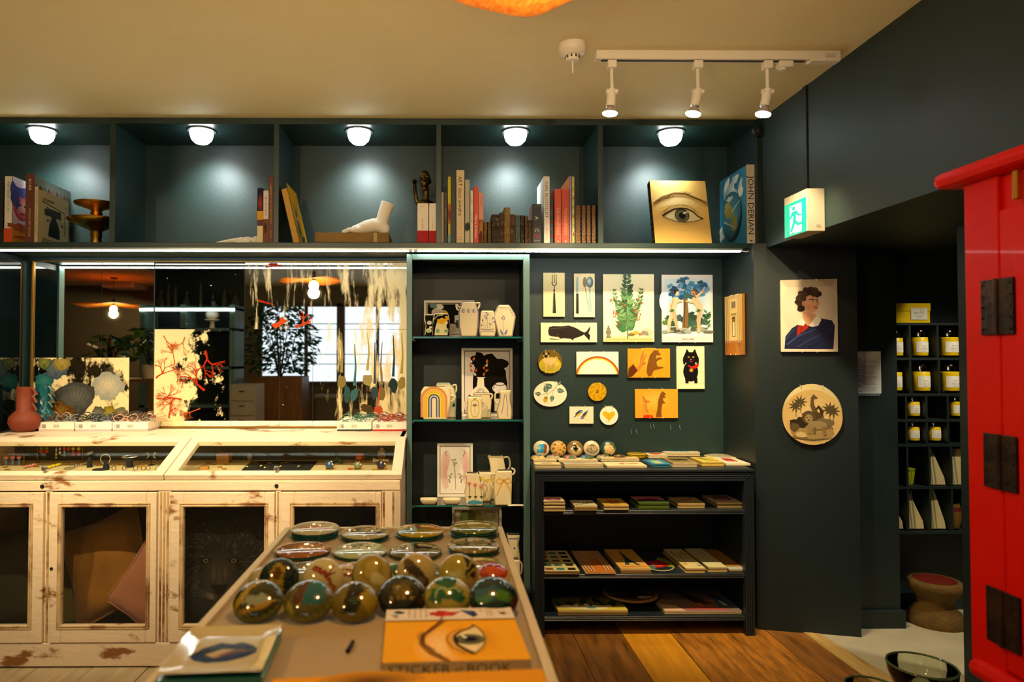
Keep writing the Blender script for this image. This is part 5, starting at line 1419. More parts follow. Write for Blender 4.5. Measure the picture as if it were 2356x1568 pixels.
A.ell(.40, .93, .025, .05, 'c89068').line([(.50, 1.0), (.56, 1.015), (.60, 1.0)], .014, '3a2818').ell(.56, .975, .025, .012, 'f0e4d4').ell(.565, .975, .012, .012, '2a1c12').line([(.62, 1.0), (.66, 1.005)], .012, '3a2818').ell(.645, .97, .014, .010, '2a1c12').line([(.635, .97), (.665, .90), (.635, .885)], .010, 'a8704c').line([(.58, .845), (.62, .855), (.655, .845)], .018, 'a84c3c')
hang('portrait_plate', 'large pale plate with a dark-haired bust in blue cloak', A, a + pn * 0, pd, (0, 0, 1), pn, wv, hv, bot=True, grp='plates on the dark pier', k=(.38, .64))
a, b = onpier(1799, 1020), onpier(1935, 883)
wv = (V((b.x, b.y, 0)) - V((a.x, a.y, 0))).length; hv = b.z - a.z
A = Art().ell(.5, .5, .5, .5, 'c8a868', n=48).soft(.5, .5, .47, .47, 'd8bc84', 'c8a868', 6).ell(.5, .22, .36, .16, '9a8050')
for x, y in ((.22, .70), (.30, .78), (.84, .62), (.78, .66)):
    A.line([(x, y), (x + .01, y - .2)], .012, '6a5836')
    for k in range(9): A.leaf(x, y, .13, .03, 40 * k, '4f452c')
A.line([(.58, .5), (.50, .72), (.50, .86)], .10, '5c4c30', .04).poly([(.47, .84), (.52, .92), (.59, .86), (.57, .84), (.52, .84)], '5c4c30').line([(.62, .44), (.66, .62), (.60, .70), (.56, .64)], .07, '3a2e1c', .035).blob(.50, .50, .20, .10, '4a3e28', 3).blob(.30, .40, .16, .09, '2e2618', 5).blob(.70, .40, .14, .10, '6e6044', 6)
A.ell(.44, .50, .115, .12, '54462c').ell(.44, .48, .065, .075, '9a8254').ell(.41, .50, .01, .01, '1c140a').ell(.47, .50, .01, .01, '1c140a').line([(.42, .44), (.44, .455), (.46, .44)], .014, '2a2012')
A.ell(.58, .36, .16, .08, '8f7c52').line([(.47, .36), (.45, .20)], .07, '8a764c', .05).line([(.68, .34), (.71, .18)], .06, '7a683f', .04).line([(.54, .32), (.53, .20)], .05, '6a5834', .035).line([(.74, .38), (.84, .30)], .02, '6a5834').blob(.30, .18, .10, .06, 'c4ac74', 7).blob(.20, .32, .08, .08, '5a4c30', 8).line([(.16, .14), (.5, .10), (.84, .14)], .03, '7a683f', .01)
hang('animals_plate', 'large round sepia plate of a lion and other animals', A, a, pd, (0, 0, 1), pn, wv, hv, shape='round', bot=True, grp='plates on the dark pier')

# ================================================================ ceramics and frames in the tall unit
STONE = mat('cream stoneware', 'ddcda4', .5, bump=(40, .08))
WHF = mat('white picture frame', 'e4dccb', .45)
MOUNT = 'e8e0d0'


def slabvase(name, label, x0, x1, yt, zb_, Y, prof, art=None, handles=(), dep=.05, mt=None, grp='flat stoneware vessels'):
    """flat-sided vessel: prof = (height 0-1, left 0-1, right 0-1) outline rows"""
    a, b = atY(x0, 900, Y).x, atY(x1, 900, Y).x
    wv = b - a; h = atY(x0, yt, Y).z - zb_
    o = thing(name, label, 'vase', ((a + b) / 2, Y + dep / 2, zb_), grp)
    out = [(a + wv * l, zb_ + h * t) for t, l, r in prof] + [(a + wv * r, zb_ + h * t) for t, l, r in prof[::-1]]
    out = out[::-1]
    MB().prism([(p[0], p[1]) for p in out], (0, Y, 0), (1, 0, 0), (0, 0, 1), (0, dep, 0)).build('body', mt or STONE, o, bevel=.006, smooth=40)
    tl, tr = prof[-1][1], prof[-1][2]
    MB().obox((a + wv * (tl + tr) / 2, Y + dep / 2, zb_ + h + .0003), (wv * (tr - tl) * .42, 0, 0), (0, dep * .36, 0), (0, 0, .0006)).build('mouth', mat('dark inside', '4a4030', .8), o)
    for pts in handles:
        P = [V((a + wv * u, Y + dep * .5, zb_ + h * v)) for u, v in pts]
        Q = []
        for i in range(len(P) - 1):
            p0, p1, p2, p3 = P[max(i - 1, 0)], P[i], P[i + 1], P[min(i + 2, len(P) - 1)]
            for t in (0, .25, .5, .75): Q.append(.5 * (2 * p1 + (p2 - p0) * t + (2 * p0 - 5 * p1 + 4 * p2 - p3) * t * t + (3 * p1 - p0 - 3 * p2 + p3) * t ** 3))
        Q.append(P[-1])
        MB().tube(Q, .0042, 8).build('handle', mt or STONE, o, smooth=1)
    if art:
        A = Art(); art(A, h / wv)
        A.put('glaze_drawing', (a, Y - .0006, zb_), (wv, 0, 0), (0, 0, wv), o, PAPER)
    return o


def outline(A, H, prof, c, w_=.02, ins=.03):
    pts = [(l + ins, t * H) for t, l, r in prof] + [(r - ins, t * H) for t, l, r in prof[::-1]]
    A.line(pts, w_, c); return A


def frame(label, x0, x1, yt, zb_, Y, art, tilt=.05, fw=.012):
    a, b = atY(x0, 900, Y).x, atY(x1, 900, Y).x
    wv = b - a; h = atY(x0, yt, Y).z - zb_
    o = thing('picture_frame', label, 'picture', ((a + b) / 2, Y, zb_), 'white framed drawings', local=True)
    o.location = (a, Y, zb_); o.rotation_euler = (-tilt, 0, 0)
    box(0, wv, 0, .016, 0, fw).build('frame_rail', WHF, o, bevel=.001); box(0, wv, 0, .016, h - fw, h).build('frame_rail', WHF, o, bevel=.001)
    box(0, fw, 0, .016, fw, h - fw).build('frame_rail', WHF, o, bevel=.001); box(wv - fw, wv, 0, .016, fw, h - fw).build('frame_rail', WHF, o, bevel=.001)
    box(fw * .5, wv - fw * .5, .010, .014, fw * .5, h - fw * .5).build('backing', mat('grey mount', '8c8676', .8), o)
    iw = wv - 2 * fw
    A = Art(); art(A, (h - 2 * fw) / iw)
    A.L = [(np.clip(p_, [.025, .025], [.975, (h - 2 * fw) / iw - .025]), f_, c_) for p_, f_, c_ in A.L]
    A.put('drawing', (fw, .0098, fw), (iw, 0, 0), (0, 0, iw), o)
    return o


s1, s2, s3 = [z + .0045 for z in SH]
def f1(A, H):
    A.rect(0, 0, 1, H, MOUNT).rect(.03, .25, .97, H - .03, '16160f').blob(.25, .50, .13, .12, 'c8b8b0', 2).blob(.40, .46, .08, .08, 'e0b020', 3).ell(.28, .62, .10, .06, 'e0dccc').blob(.15, .66, .08, .08, '6a8a8c', 4).blob(.92, .6, .1, .1, '4a6a6c', 5)
    A.rect(.62, .1, 1, .44, 'd8d2c4').blob(.8, .25, .18, .1, '5a5a54', 6)
frame('white frame with black still life behind cream vases, top glass shelf', 975, 1092, 690, s1, 3.30, f1)
pa = [(0, .06, .94), (.1, .0, 1), (.75, .02, .98), (1, .12, .9)]
def v1(A, H):
    A.poly([(.03, .03), (.97, .03), (1, .5 * H), (.88, .95 * H), (.14, .95 * H), (.02, .5 * H)], '14130c').ell(.5, H * .62, .22, .18, 'd8ccc0').ell(.45, H * .28, .25, .2, 'd6cf9a').ell(.4, H * .24, .16, .14, '9ab890').ell(.6, H * .42, .14, .1, 'd8ccc0').line([(.05, .9 * H), (.2, .5 * H), (.12, .1 * H)], .06, 'c8bc80')
slabvase('patterned_vase', 'small black and cream vase with pale blossoms, top glass shelf', 975, 1001, 722, s1, 3.215, pa, v1)
def v2(A, H):
    A.poly([(.03, .03), (.97, .03), (1, .5 * H), (.88, .95 * H), (.14, .95 * H), (.02, .5 * H)], '14130c').poly([(.12, .08), (.86, .08), (.94, .5 * H), (.8, .74 * H), (.5, .8 * H), (.26, .62 * H), (.16, .36 * H)], 'd6cb98').blob(.50, .66 * H, .2, .18, 'd8a010', 2, .4, 10).blob(.84, .78 * H, .14, .14, 'd8a010', 3, .4, 10).ell(.3, .24 * H, .11, .12, '7aa078').ell(.8, .24 * H, .13, .10, '7aa078').ell(.9, .45 * H, .1, .16, '14130c').line([(.1, .74 * H), (.3, .9 * H), (.6, .92 * H)], .05, 'c8bc80')
slabvase('patterned_vase', 'small black and cream vase with yellow flowers, top glass shelf', 995, 1035, 720, s1, 3.165, pa, v2)
pb = [(0, .12, .90), (.3, .02, .98), (.7, .0, 1), (.9, .1, .90), (1, .16, .84)]
def v3(A, H):
    outline(A, H, pb, '6a5a9a', .035)
    for i in range(3): A.ell(.24 + i * .26, H * .74, .075, .10, '6f6aa0').ell(.26 + i * .26, H * .74, .045, .08, 'c8bc98')
slabvase('handled_vase', 'tall cream vase with three purple ovals, top glass shelf', 1055, 1102, 694, s1, 3.15, pb, v3, [[(.08, .84), (-.10, .93), (-.06, .80), (.03, .78)], [(.86, .97), (1.04, .98), (1.02, .86), (.90, .78)]])
pc_ = [(0, .06, .94), (.2, .0, 1), (.4, .02, .98), (1, .12, .88)]
def v4(A, H):
    A.line([(.02, .1 * H), (.1, .2 * H), (.9, .2 * H), (.98, .1 * H)], .02, '7a74a0').ell(.5, .30 * H, .40, .07, '8a84a8').ell(.5, .31 * H, .37, .055, 'd8c8a0').line([(.5, .32 * H), (.48, .8 * H)], .015, '8a84a8').line([(.4, .34 * H), (.2, .6 * H)], .015, '8a84a8').line([(.6, .34 * H), (.85, .6 * H)], .015, '8a84a8')
    for x, y, a in ((.48, .8, 60), (.5, .88, 140), (.3, .76, 30), (.22, .58, 110), (.36, .66, 50), (.8, .66, 70), (.7, .45, 140), (.2, .42, 160), (.85, .55, 20)): A.leaf(x, y * H, .18, .07, a, '5f6596')
slabvase('vase', 'low cream vase with violet sprig drawing, top glass shelf', 1103, 1141, 714, s1, 3.15, pc_, v4)
pd_ = [(0, .22, .86), (.62, .0, 1), (.72, .04, .97), (1, .22, .72)]
def v5(A, H):
    outline(A, H, pd_, '7a74a0', .018, .04).ell(.46, H * .92, .20, .035, '8a84a8').ell(.46, H * .925, .18, .025, 'd8c8a0').line([(.44, .04), (.42, .55 * H)], .014, '8a84a8')
    for x, y in ((.38, .6), (.44, .64), (.5, .6), (.40, .56), (.48, .55)): A.ell(x, y * H, .03, .03, '7a749a')
    A.leaf(.42, .06, .32, .09, 115, '6f75a0').leaf(.5, .06, .34, .09, 68, '6f75a0')
    for k in range(5): A.ell(.72 + k * .04, (.86 - k * .05) * H, .03, .015, '7a749a', -40)
slabvase('vase', 'broad hexagonal cream vase with purple flower drawing, top glass shelf', 1136, 1187, 701, s1, 3.165, pd_, v5)
# middle glass shelf
def f2(A, H):
    A.rect(0, 0, 1, H, 'd9cfca').blob(.56, H * .48, .40, H * .44, '14100c', 4, .10, 26).blob(.3, H * .84, .14, H * .12, '14100c', 5).blob(.7, H * .78, .24, H * .12, '1a1410', 6).rect(.1, .03, .9, H * .3, '16120e')
    for x, y, a, c in ((.2, .84, 70, 'd8701a'), (.17, .80, 110, 'e0d8c8'), (.16, .73, 110, 'c8601a'), (.18, .66, 120, 'd0641c'), (.24, .66, 60, 'c8581a'), (.26, .60, 120, 'e0d8c8'), (.5, .80, 88, 'e0901c'), (.48, .74, 70, 'e0d8c8'), (.43, .70, 80, 'c8601a'), (.46, .67, 30, 'e07a1c'), (.42, .60, 70, 'd0701c')): A.leaf(x, y * H, .09, .05, a, c)
    A.poly([(.12, .22 * H), (.16, .36 * H), (.28, .44 * H), (.30, .56 * H), (.27, .58 * H), (.47, .58 * H), (.43, .56 * H), (.44, .44 * H), (.54, .36 * H), (.58, .2 * H)], 'e6dcc4').ell(.36, .34 * H, .09, .09, 'b8b0b0').blob(.37, .34 * H, .04, .06, 'd8d0cc', 3)
    A.ell(.78, .40 * H, .17, .11, 'e2dad0').ell(.78, .47 * H, .11, .04, '4a4440').ell(.78, .475 * H, .09, .028, 'd8d0c8').line([(.66, .44 * H), (.62, .38 * H), (.68, .33 * H)], .012, '14100c').line([(.9, .46 * H), (.94, .40 * H), (.9, .34 * H)], .012, '14100c').rect(.66, .06, .9, .24 * H, 'ded6c6')
frame('white frame with black ink vase drawing, middle glass shelf', 1062, 1180, 800, s2, 3.31, f2, .03)
pe = [(0, .10, .88), (.12, .08, .9), (.55, .0, 1), (.85, .02, .98), (1, .12, .88)]
def v6(A, H):
    for r0, r1, c in ((.37, .44, 'c88a4a'), (.30, .37, 'd8a868'), (.22, .30, 'd8b41c'), (.15, .19, '34542c'), (.07, .11, '3c4aa0')):
        A.arc(.45, .60 * H, r0, r1, 0, 180, c, 18).rect(.45 - r1, .08, .45 - r0, .60 * H, c).rect(.45 + r0, .08, .45 + r1, .60 * H, c)
slabvase('handled_vase', 'cream vase with painted teal rim behind the rainbow vase, middle glass shelf', 998, 1050, 880, s2, 3.25, [(0, .0, .95), (.6, .0, 1), (.85, .08, .92), (1, .14, .68)], lambda A, H: A.line([(.95, .02), (.98, .6 * H), (.9, .84 * H), (.70, .98 * H)], .04, '6a9c9c').leaf(.86, .3 * H, .22, .12, 75, '2f5a2c').line([(.16, .97 * H), (.66, .97 * H)], .04, '7aa8a8'), [[(.80, .90), (.98, .93), (1.0, .78), (.92, .68)]])
slabvase('rainbow_vase', 'cream vase painted with a rainbow arch, middle glass shelf', 967, 1037, 889, s2, 3.15, pe, v6, [[(.80, .93), (1.02, .92), (1.0, .80), (.88, .76)], [(.95, .72), (1.14, .70), (1.08, .58), (.97, .52)]])
slabvase('vase', 'plain cream vase behind the yellow-outlined cup, middle glass shelf', 1088, 1131, 904, s2, 3.24, [(0, .05, .95), (.7, .0, 1), (.9, .04, .9), (1, .0, .9)], lambda A, H: A.line([(.02, .96 * H), (.88, .96 * H)], .03, '8a7a7a'), [[(.90, .97), (1.06, .92), (1.02, .78), (.96, .74)]])
def v7(A, H):
    A.line([(.5, .12 * H), (.34, .16 * H), (.22, .4 * H), (.28, .8 * H), (.5, .88 * H), (.72, .8 * H), (.78, .4 * H), (.66, .16 * H), (.5, .12 * H)], .05, 'b8a41c').line([(.5, .22 * H), (.49, .58 * H)], .02, '8a7a5a')
    for k in range(5): A.leaf(.5, .58 * H, .2, .07, 30 + k * 30, '4a4a6a')
    A.ell(.5, .6 * H, .06, .05, 'c88a1c').line([(.4, .9 * H), (.62, .93 * H)], .05, '7a8a3a')
slabvase('two_handled_cup', 'cream two-handled cup with yellow oval outline, middle glass shelf', 1075, 1110, 912, s2, 3.15, [(0, .06, .94), (.3, .0, 1), (.8, .04, .96), (1, .0, 1.06)], v7, [[(.02, .76), (-.16, .72), (-.14, .48), (.0, .38)], [(.98, .76), (1.18, .70), (1.16, .5), (1.0, .38)]])
slabvase('pitcher', 'cream pitcher with lilac ribbon line, middle glass shelf', 1144, 1178, 897, s2, 3.15, [(0, .06, .96), (.3, .0, .98), (.65, .2, .86), (.85, .22, .86), (.95, .1, .94), (1, .6, .96)], lambda A, H: A.line([(.3, .2 * H), (.4, .5 * H), (.5, .85 * H), (.6, .86 * H), (.68, .5 * H), (.72, .1 * H)], .05, '8a7ab4', .03), [[(.24, .90), (-.08, .88), (-.12, .62), (.12, .50)]])
# third glass shelf
def f3(A, H):
    A.rect(0, 0, 1, H, 'e6dcd4').soft(.2, H * .5, .18, H * .4, 'd8a49c', 'e0c0b8', 5).soft(.85, H * .55, .12, H * .36, 'd8a49c', 'e0c0b8', 5).poly([(.3, .1 * H), (.24, .45 * H), (.36, .75 * H), (.34, .92 * H), (.66, .92 * H), (.64, .75 * H), (.78, .45 * H), (.7, .1 * H)], 'eae2d4')
    A.line([(.52, .1 * H), (.5, .45 * H), (.47, .68 * H)], .014, '3a3a34')
    for x, y in ((.42, .70), (.50, .71), (.46, .65), (.48, .60), (.54, .64)): A.ell(x, y * H, .035, .03, '5a564e').ell(x, y * H, .018, .015, 'e0d8cc')
    A.line([(.30, .22 * H), (.36, .42 * H)], .010, '55564c').line([(.72, .22 * H), (.66, .42 * H)], .010, '55564c')
    for k in range(5): A.leaf(.31 + k * .012, (.24 + k * .04) * H, .08, .03, 150 if k % 2 else 40, '55564c').leaf(.71 - k * .012, (.24 + k * .04) * H, .08, .03, 30 if k % 2 else 140, '55564c')
    A.line([(.24, .9 * H), (.18, .85 * H), (.24, .78 * H)], .015, '6a665c').line([(.78, .9 * H), (.82, .85 * H), (.76, .78 * H)], .015, '6a665c')
frame('white frame with pale pink vase drawing, lowest glass shelf', 1006, 1088, 1020, s3, 3.33, f3, .03)
slabvase('pitcher', 'tall cream pitcher at the back, lowest glass shelf', 1122, 1172, 1049, s3, 3.27, [(0, .1, .95), (.4, .0, 1), (.7, .14, .82), (.92, .06, .74), (.98, .0, .72), (1, .1, .7)], lambda A, H: A.line([(.02, .98 * H), (.7, .98 * H)], .02, 'a08a5a'), [[(.72, .95), (.98, .95), (1.04, .76), (.88, .62)]])
slabvase('yellow_vase', 'cream vase with yellow swags between two pitchers, lowest glass shelf', 1101, 1134, 1086, s3, 3.22, [(0, .2, .8), (.25, .02, .98), (.6, .0, 1), (.85, .12, .86), (1, .0, .96)], lambda A, H: A.line([(.06, .8 * H), (.5, .72 * H), (.95, .8 * H)], .14, 'c8b01c').line([(.95, .75 * H), (.98, .4 * H), (.7, .1 * H)], .1, 'd8c43c', .04).ell(.6, .66 * H, .06, .05, 'd88a5a').ell(.36, .68 * H, .06, .05, 'd88a5a'))
def v9(A, H):
    for x, y in ((.24, .66), (.55, .62), (.86, .56)):
        A.line([(x + .04, .2 * H), (x, y * H)], .025, '2a3a24').blob(x, y * H + .04, .12, .11, 'd88a7a', 3, .15, 10).ell(x, y * H + .04, .035, .035, '5a2c3a').leaf(x + .03, .25 * H, .14, .06, 130, '2a3a24').leaf(x + .04, .25 * H, .14, .06, 50, '2a3a24')
    A.poly([(.12, .05 * H), (.22, .14 * H), (.5, .18 * H), (.95, .13 * H), (.92, .06 * H), (.5, .03 * H)], '4a8aa0')
slabvase('poppy_pitcher', 'cream pitcher with pink poppies and blue pool, lowest glass shelf', 1069, 1112, 1089, s3, 3.135, [(0, .1, .95), (.35, .0, 1), (.75, .12, .82), (.9, .1, .78), (.98, .02, .74), (1, .08, .7)], v9, [[(.76, .92), (1.0, .86), (.98, .70), (.88, .64)]])
def v10(A, H):
    A.ell(.55, .72 * H, .09, .09, 'd8901c').line([(.55, .72 * H), (.3, .80 * H), (.14, .70 * H), (.3, .62 * H), (.55, .72 * H)], .06, 'd8a43c').line([(.55, .72 * H), (.8, .80 * H), (.98, .70 * H), (.8, .64 * H), (.55, .72 * H)], .06, 'd8a43c').line([(.5, .7 * H), (.28, .45 * H), (.2, .3 * H)], .06, 'd8a43c').line([(.6, .7 * H), (.85, .5 * H), (.95, .36 * H)], .06, 'd8a43c')
slabvase('bow_pitcher', 'cream pitcher with an ochre ribbon bow, lowest glass shelf', 1135, 1178, 1083, s3, 3.135, [(0, .08, .96), (.5, .02, .98), (.85, .08, 1), (.95, .16, 1), (1, .2, 1)], v10, [[(.16, .90), (-.16, .86), (-.14, .62), (.06, .44)], [(.98, 1.06), (1.16, 1.0), (1.12, .90), (.99, .86)]])
for x0, x1, lb in ((966, 1007, 'left'), (1018, 1062, 'right')):
    a, b = atY(x0, 1140, 3.14).x, atY(x1, 1140, 3.14).x
    o = thing('soap_dish', f'small cream pillow-shaped dish with curled rim, {lb} of two', 'dish', ((a + b) / 2, 3.14, s3), 'small stoneware dishes')
    w2 = (b - a) / 2; c = V(((a + b) / 2, 3.165, s3))
    N = 12; vs = []
    for j in range(N + 1):
        for i in range(N + 1):
            u, v = i / N * 2 - 1, j / N * 2 - 1
            vs.append(c + V((u * w2 * (1 - .08 * v * v), v * .028 * (1 - .08 * u * u), .006 + .020 * max(abs(u), abs(v)) ** 4)))
    vs2 = [p - V((0, 0, .006)) for p in vs]
    k = (N + 1) ** 2; fs = []
    for j in range(N):
        for i in range(N):
            q = j * (N + 1) + i; fs += [(q, q + 1, q + N + 2, q + N + 1), (k + q + N + 1, k + q + N + 2, k + q + 1, k + q)]
    rim = [i for i in range(N + 1)] + [(j + 1) * (N + 1) - 1 for j in range(1, N + 1)] + [N * (N + 1) + i for i in range(N - 1, -1, -1)] + [j * (N + 1) for j in range(N - 1, 0, -1)]
    fs += [(rim[i], k + rim[i], k + rim[(i + 1) % len(rim)], rim[(i + 1) % len(rim)]) for i in range(len(rim))]
    MB().add(vs + vs2, fs).build('dish_body', STONE, o, smooth=60)
    Art().line([(.1, .2), (.3, .3), (.6, .22), (.9, .3)], .03, '6a6a9a' if lb == 'right' else '8a5a34').ell(.5, .25, .06, .04, '4a6a7c').put('glaze_drawing', c + V((-w2 * .8, -.014, .0068)), (w2 * 1.6, 0, 0), (0, w2 * 1.6, 0), o)
a, b = atY(1168, 1158, 3.125), atY(1208, 1158, 3.125)
tag(MB().obox(((a.x + b.x) / 2, 3.14, s3 + .001), ((b.x - a.x) / 2, .002, 0), (-.004, .014, 0), (0, 0, .0008)).build('price_card', mat('white card', 'efe6d4', .6), loc=((a.x + b.x) / 2, 3.14, s3)), 'small white card on the front corner of the lowest glass shelf', 'card')
zb_ = UZB + .0005
def f4(A, H):
    A.rect(0, 0, 1, H, 'dcd8b8').ell(.5, H * .6, .22, H * .4, 'a8b070').ell(.3, H * .9, .18, .16, '7d8a4c').ell(.78, H * .9, .16, .12, 'b8bc88').rect(.28, H * .5, .78, H * .82, 'd8dcd8').poly([(.5, H * .72), (.54, H * .8), (.6, H * .74), (.58, H * .66)], '3c8c8c')


frame('white frame with green pear drawing beneath the lowest glass shelf', 1040, 1154, 1167, zb_, 3.30, f4, .02)
slabvase('jug', 'cream jug with blue flower below the glass shelves at right', 1166, 1198, 1231, zb_ + .0, 3.20, [(0, .2, .8), (.25, .0, 1), (.6, .1, .92), (.8, .16, .82), (1, .0, .95)], lambda A, H: A.leaf(.5, .7 * H, .2, .12, 80, '3c4a90').line([(.1, .93 * H), (.8, .93 * H)], .05, '4a5a90'))
slabvase('small_cup', 'small cream cup with blue-edged handle, low at right in unit', 1170, 1196, 1288, zb_ + .0, 3.12, [(0, .1, .9), (.5, .0, 1), (1, .05, .95)], None, [[(.96, .9), (1.2, .8), (1.15, .5), (.96, .4)]])
# ================================================================ loose plates, stacks and domes
def rot2(a): return V((cos(a), sin(a), 0)), V((-sin(a), cos(a), 0))


def flatplate(name, label, c, wv, dv, th, A, ang=0, grp=None, edge='c9b68c', tilt=0, gl=True):
    """flat rectangular plate lying down, picture on top; c = centre of its underside"""
    ux, uy = rot2(rad(ang))
    E = mat('plate edge ' + str(edge), edge, .2, coat=.4)
    c = V(c)
    o = MB().obox(c + V((0, 0, th / 2)), ux * wv / 2, uy * dv / 2, (0, 0, th / 2)).build(name, E, loc=c, bevel=.0012)
    tag(o, label, 'plate', grp)
    if A:
        A.L = [(np.clip(p_, [0, 0], [1, dv / wv]), f_, c_) for p_, f_, c_ in A.L]
        A.put('print', c - ux * wv / 2 - uy * dv / 2 + V((0, 0, th)), ux * wv, uy * wv, o, GLAZE if gl else PAPER, eps=.00002)
    return o


def domed(name, label, c, r, h, A, grp=None, nrm=(0, 0, 1), upv=None, rim='1c3a34', flat=False, cat='paperweight', ry=1.0, tint=(1, 1, 1)):
    """clear dome with its picture seen through the glass; c = centre of the flat base"""
    c, n = V(c), V(nrm).normalized()
    upv = V(upv) if upv is not None else V((0, 1, 0))
    uy = (upv - n * upv.dot(n)).normalized(); ux = uy.cross(n)
    NR, NS = 12, 40
    o = thing(name, label, cat, c, grp)
    vs, uv = [], []
    for j in range(NR + 1):
        t = j / NR
        if flat: s, z = (t, h) if t < .8 else (t, h - (h * .45) * ((t - .8) / .2) ** 2)
        else: s, z = sin(t * pi / 2), h * cos(t * pi / 2) ** (.9)
        for i in range(NS):
            q = 2 * pi * i / NS
            vs.append(c + ux * r * s * cos(q) + uy * r * ry * s * sin(q) + n * (z * .86 + h * .14 if not flat else z)); uv.append((.5 + .5 * (s ** 1.15) * cos(q), .5 + .5 * (s ** 1.15) * sin(q)))
    fs = [(j * NS + i, (j + 1) * NS + i, (j + 1) * NS + (i + 1) % NS, j * NS + (i + 1) % NS) for j in range(NR) for i in range(NS)]
    inked('glass_dome', vs, fs, [tuple(x * np.array(tint)) for x in A.sample(np.array(uv))], DOME, o, vertex=True, smooth=True)
    z1 = h * .14 if not flat else h * .55
    MB().lathe([(r * .90, 0), (r * .985, z1 * .35), (r * 1.0, z1)], c, NS, n, 1, 1).build('base_rim', mat('glass rim ' + rim, rim, .1, coat=.8), o, smooth=60) if ry == 1.0 else None
    return o


def motif(seed, W=1., H=1., bg=None, kind=None):
    """a small invented decoupage picture"""
    r = random.Random(seed)
    bg = bg or r.choice(['e6d6a6', 'd8c48c', 'eadcb4', 'd9cfae', 'e0c890'])
    A = Art().rect(0, 0, W, H, bg)
    k = kind or r.choice(['flower', 'leaf', 'shell', 'bird', 'scene'])
    cx_, cy_ = W / 2, H / 2; s = min(W, H)
    pal = r.choice([['a83a2a', 'd8762c', '5a6a34'], ['2c4a74', '6a94b4', '3f5a3c'], ['5a6a34', '8a9a4c', 'c8a83c'], ['6a4a2c', 'a8824c', '3a2a1c'], ['7a2c4a', 'c87a8a', '4a6a3c']])
    if k == 'flower':
        A.line([(cx_, .06 * s), (cx_ + .03, cy_)], .03 * s, pal[2])
        for i in range(7): A.leaf(cx_, cy_, .34 * s, .2 * s, i * 51 + seed, pal[i % 2])
        A.ell(cx_, cy_, .08 * s, .08 * s, 'c8a03c').leaf(cx_, .2 * s, .25 * s, .1 * s, 30, pal[2]).leaf(cx_, .24 * s, .25 * s, .1 * s, 150, pal[2])
    elif k == 'leaf':
        for i in range(9): A.leaf(cx_ - .36 * s + i * .09 * s, .12 * s + .05 * i * s, .24 * s, .1 * s, 100 - 60 * (i % 2), ['3a5a34', '5a7a44', '7a8a4c'][i % 3])
        A.line([(cx_ - .4 * s, .08 * s), (cx_ + .4 * s, .6 * s)], .02 * s, '6a5a34')
    elif k == 'shell':
        for i in range(8): A.soft(cx_, cy_ - .02 * i * s, (.38 - .04 * i) * s, (.34 - .035 * i) * s, mixc(pal[1], 'f0e4c8', i / 8), mixc(pal[0], pal[1], i / 8), 3)
    elif k == 'bird':
        A.ell(cx_, cy_, .24 * s, .14 * s, pal[1], 20).ell(cx_ + .22 * s, cy_ + .16 * s, .09 * s, .08 * s, pal[0]).leaf(cx_ - .1 * s, cy_, .45 * s, .14 * s, 200, pal[0]).line([(cx_, cy_ - .1 * s), (cx_ + .02 * s, cy_ - .3 * s)], .015 * s, '3a2a1c').ell(cx_ + .25 * s, cy_ + .17 * s, .015 * s, .015 * s, '14100c').poly([(cx_ + .3 * s, cy_ + .18 * s), (cx_ + .4 * s, cy_ + .15 * s), (cx_ + .3 * s, cy_ + .13 * s)], 'c8902c').line([(.1 * W, cy_ - .32 * s), (.9 * W, cy_ - .28 * s)], .025 * s, '6a5a34')
    else:
        A.rect(0, 0, W, H * .45, pal[2]).rect(0, H * .45, W, H, pal[1]).blob(cx_, H * .45, W * .4, H * .12, pal[0], seed)
        for i in range(5): A.blob(W * r.random(), H * (.2 + .3 * r.random()), W * .12, H * .12, pal[i % 3], i)
    return A


# --- domes standing along the back of the bookcase top
BTZ = TOPZ + .0004
DSC = 'picture domes on the bookcase'
def cigar():
    return Art().ell(.5, .5, .6, .6, 'd8c8a4').poly([(.20, .28), (.34, .74), (.66, .78), (.56, .24)], '2a90b8').poly([(.56, .24), (.66, .78), (.82, .72), (.74, .22)], '8a4a28').poly([(.30, .40), (.36, .70), (.50, .70), (.46, .36)], '48b0cc').line([(.72, .28), (.80, .7)], .03, '5a2c14').line([(.26, .5), (.6, .52)], .02, 'e0d8c0')
def lion():
    A = Art().ell(.5, .5, .6, .6, 'b08c48').ell(.5, .5, .48, .48, 'c8a868')
    for i in range(26): A.leaf(.52 + .2 * cos(i * .26), .52 + .2 * sin(i * .26), .3, .08, i * 15, ['7a4c14', 'a87428', 'd8a850'][i % 3])
    return A.ell(.54, .48, .22, .26, 'd0a050').ell(.46, .54, .025, .02, '1c1408').ell(.63, .54, .025, .02, '1c1408').poly([(.50, .44), (.60, .44), (.55, .37)], '3a2410').soft(.55, .32, .11, .08, 'ecd8a0', 'd0a050', 4)
def eyed():
    A = Art().ell(.5, .5, .6, .6, '8a6a38').soft(.5, .3, .5, .3, 'd8b878', 'a8823f', 6).soft(.5, .82, .4, .15, 'c0a060', '8a6a38', 4)
    A.poly([(.16, .48), (.34, .62), (.55, .66), (.74, .56), (.88, .42), (.68, .36), (.44, .36)], 'e0cf9c').ell(.52, .50, .145, .145, '3a4a3c').ell(.52, .50, .07, .07, '0c0c0a').ell(.56, .55, .03, .03, 'f4f0dc').line([(.14, .48), (.34, .64), (.55, .68), (.76, .58), (.92, .42)], .05, '2a1c0c', .03).line([(.12, .74), (.4, .86), (.84, .78)], .07, '4a3014', .03).line([(.2, .46), (.44, .33), (.70, .34)], .02, '6a4a24')
    return A
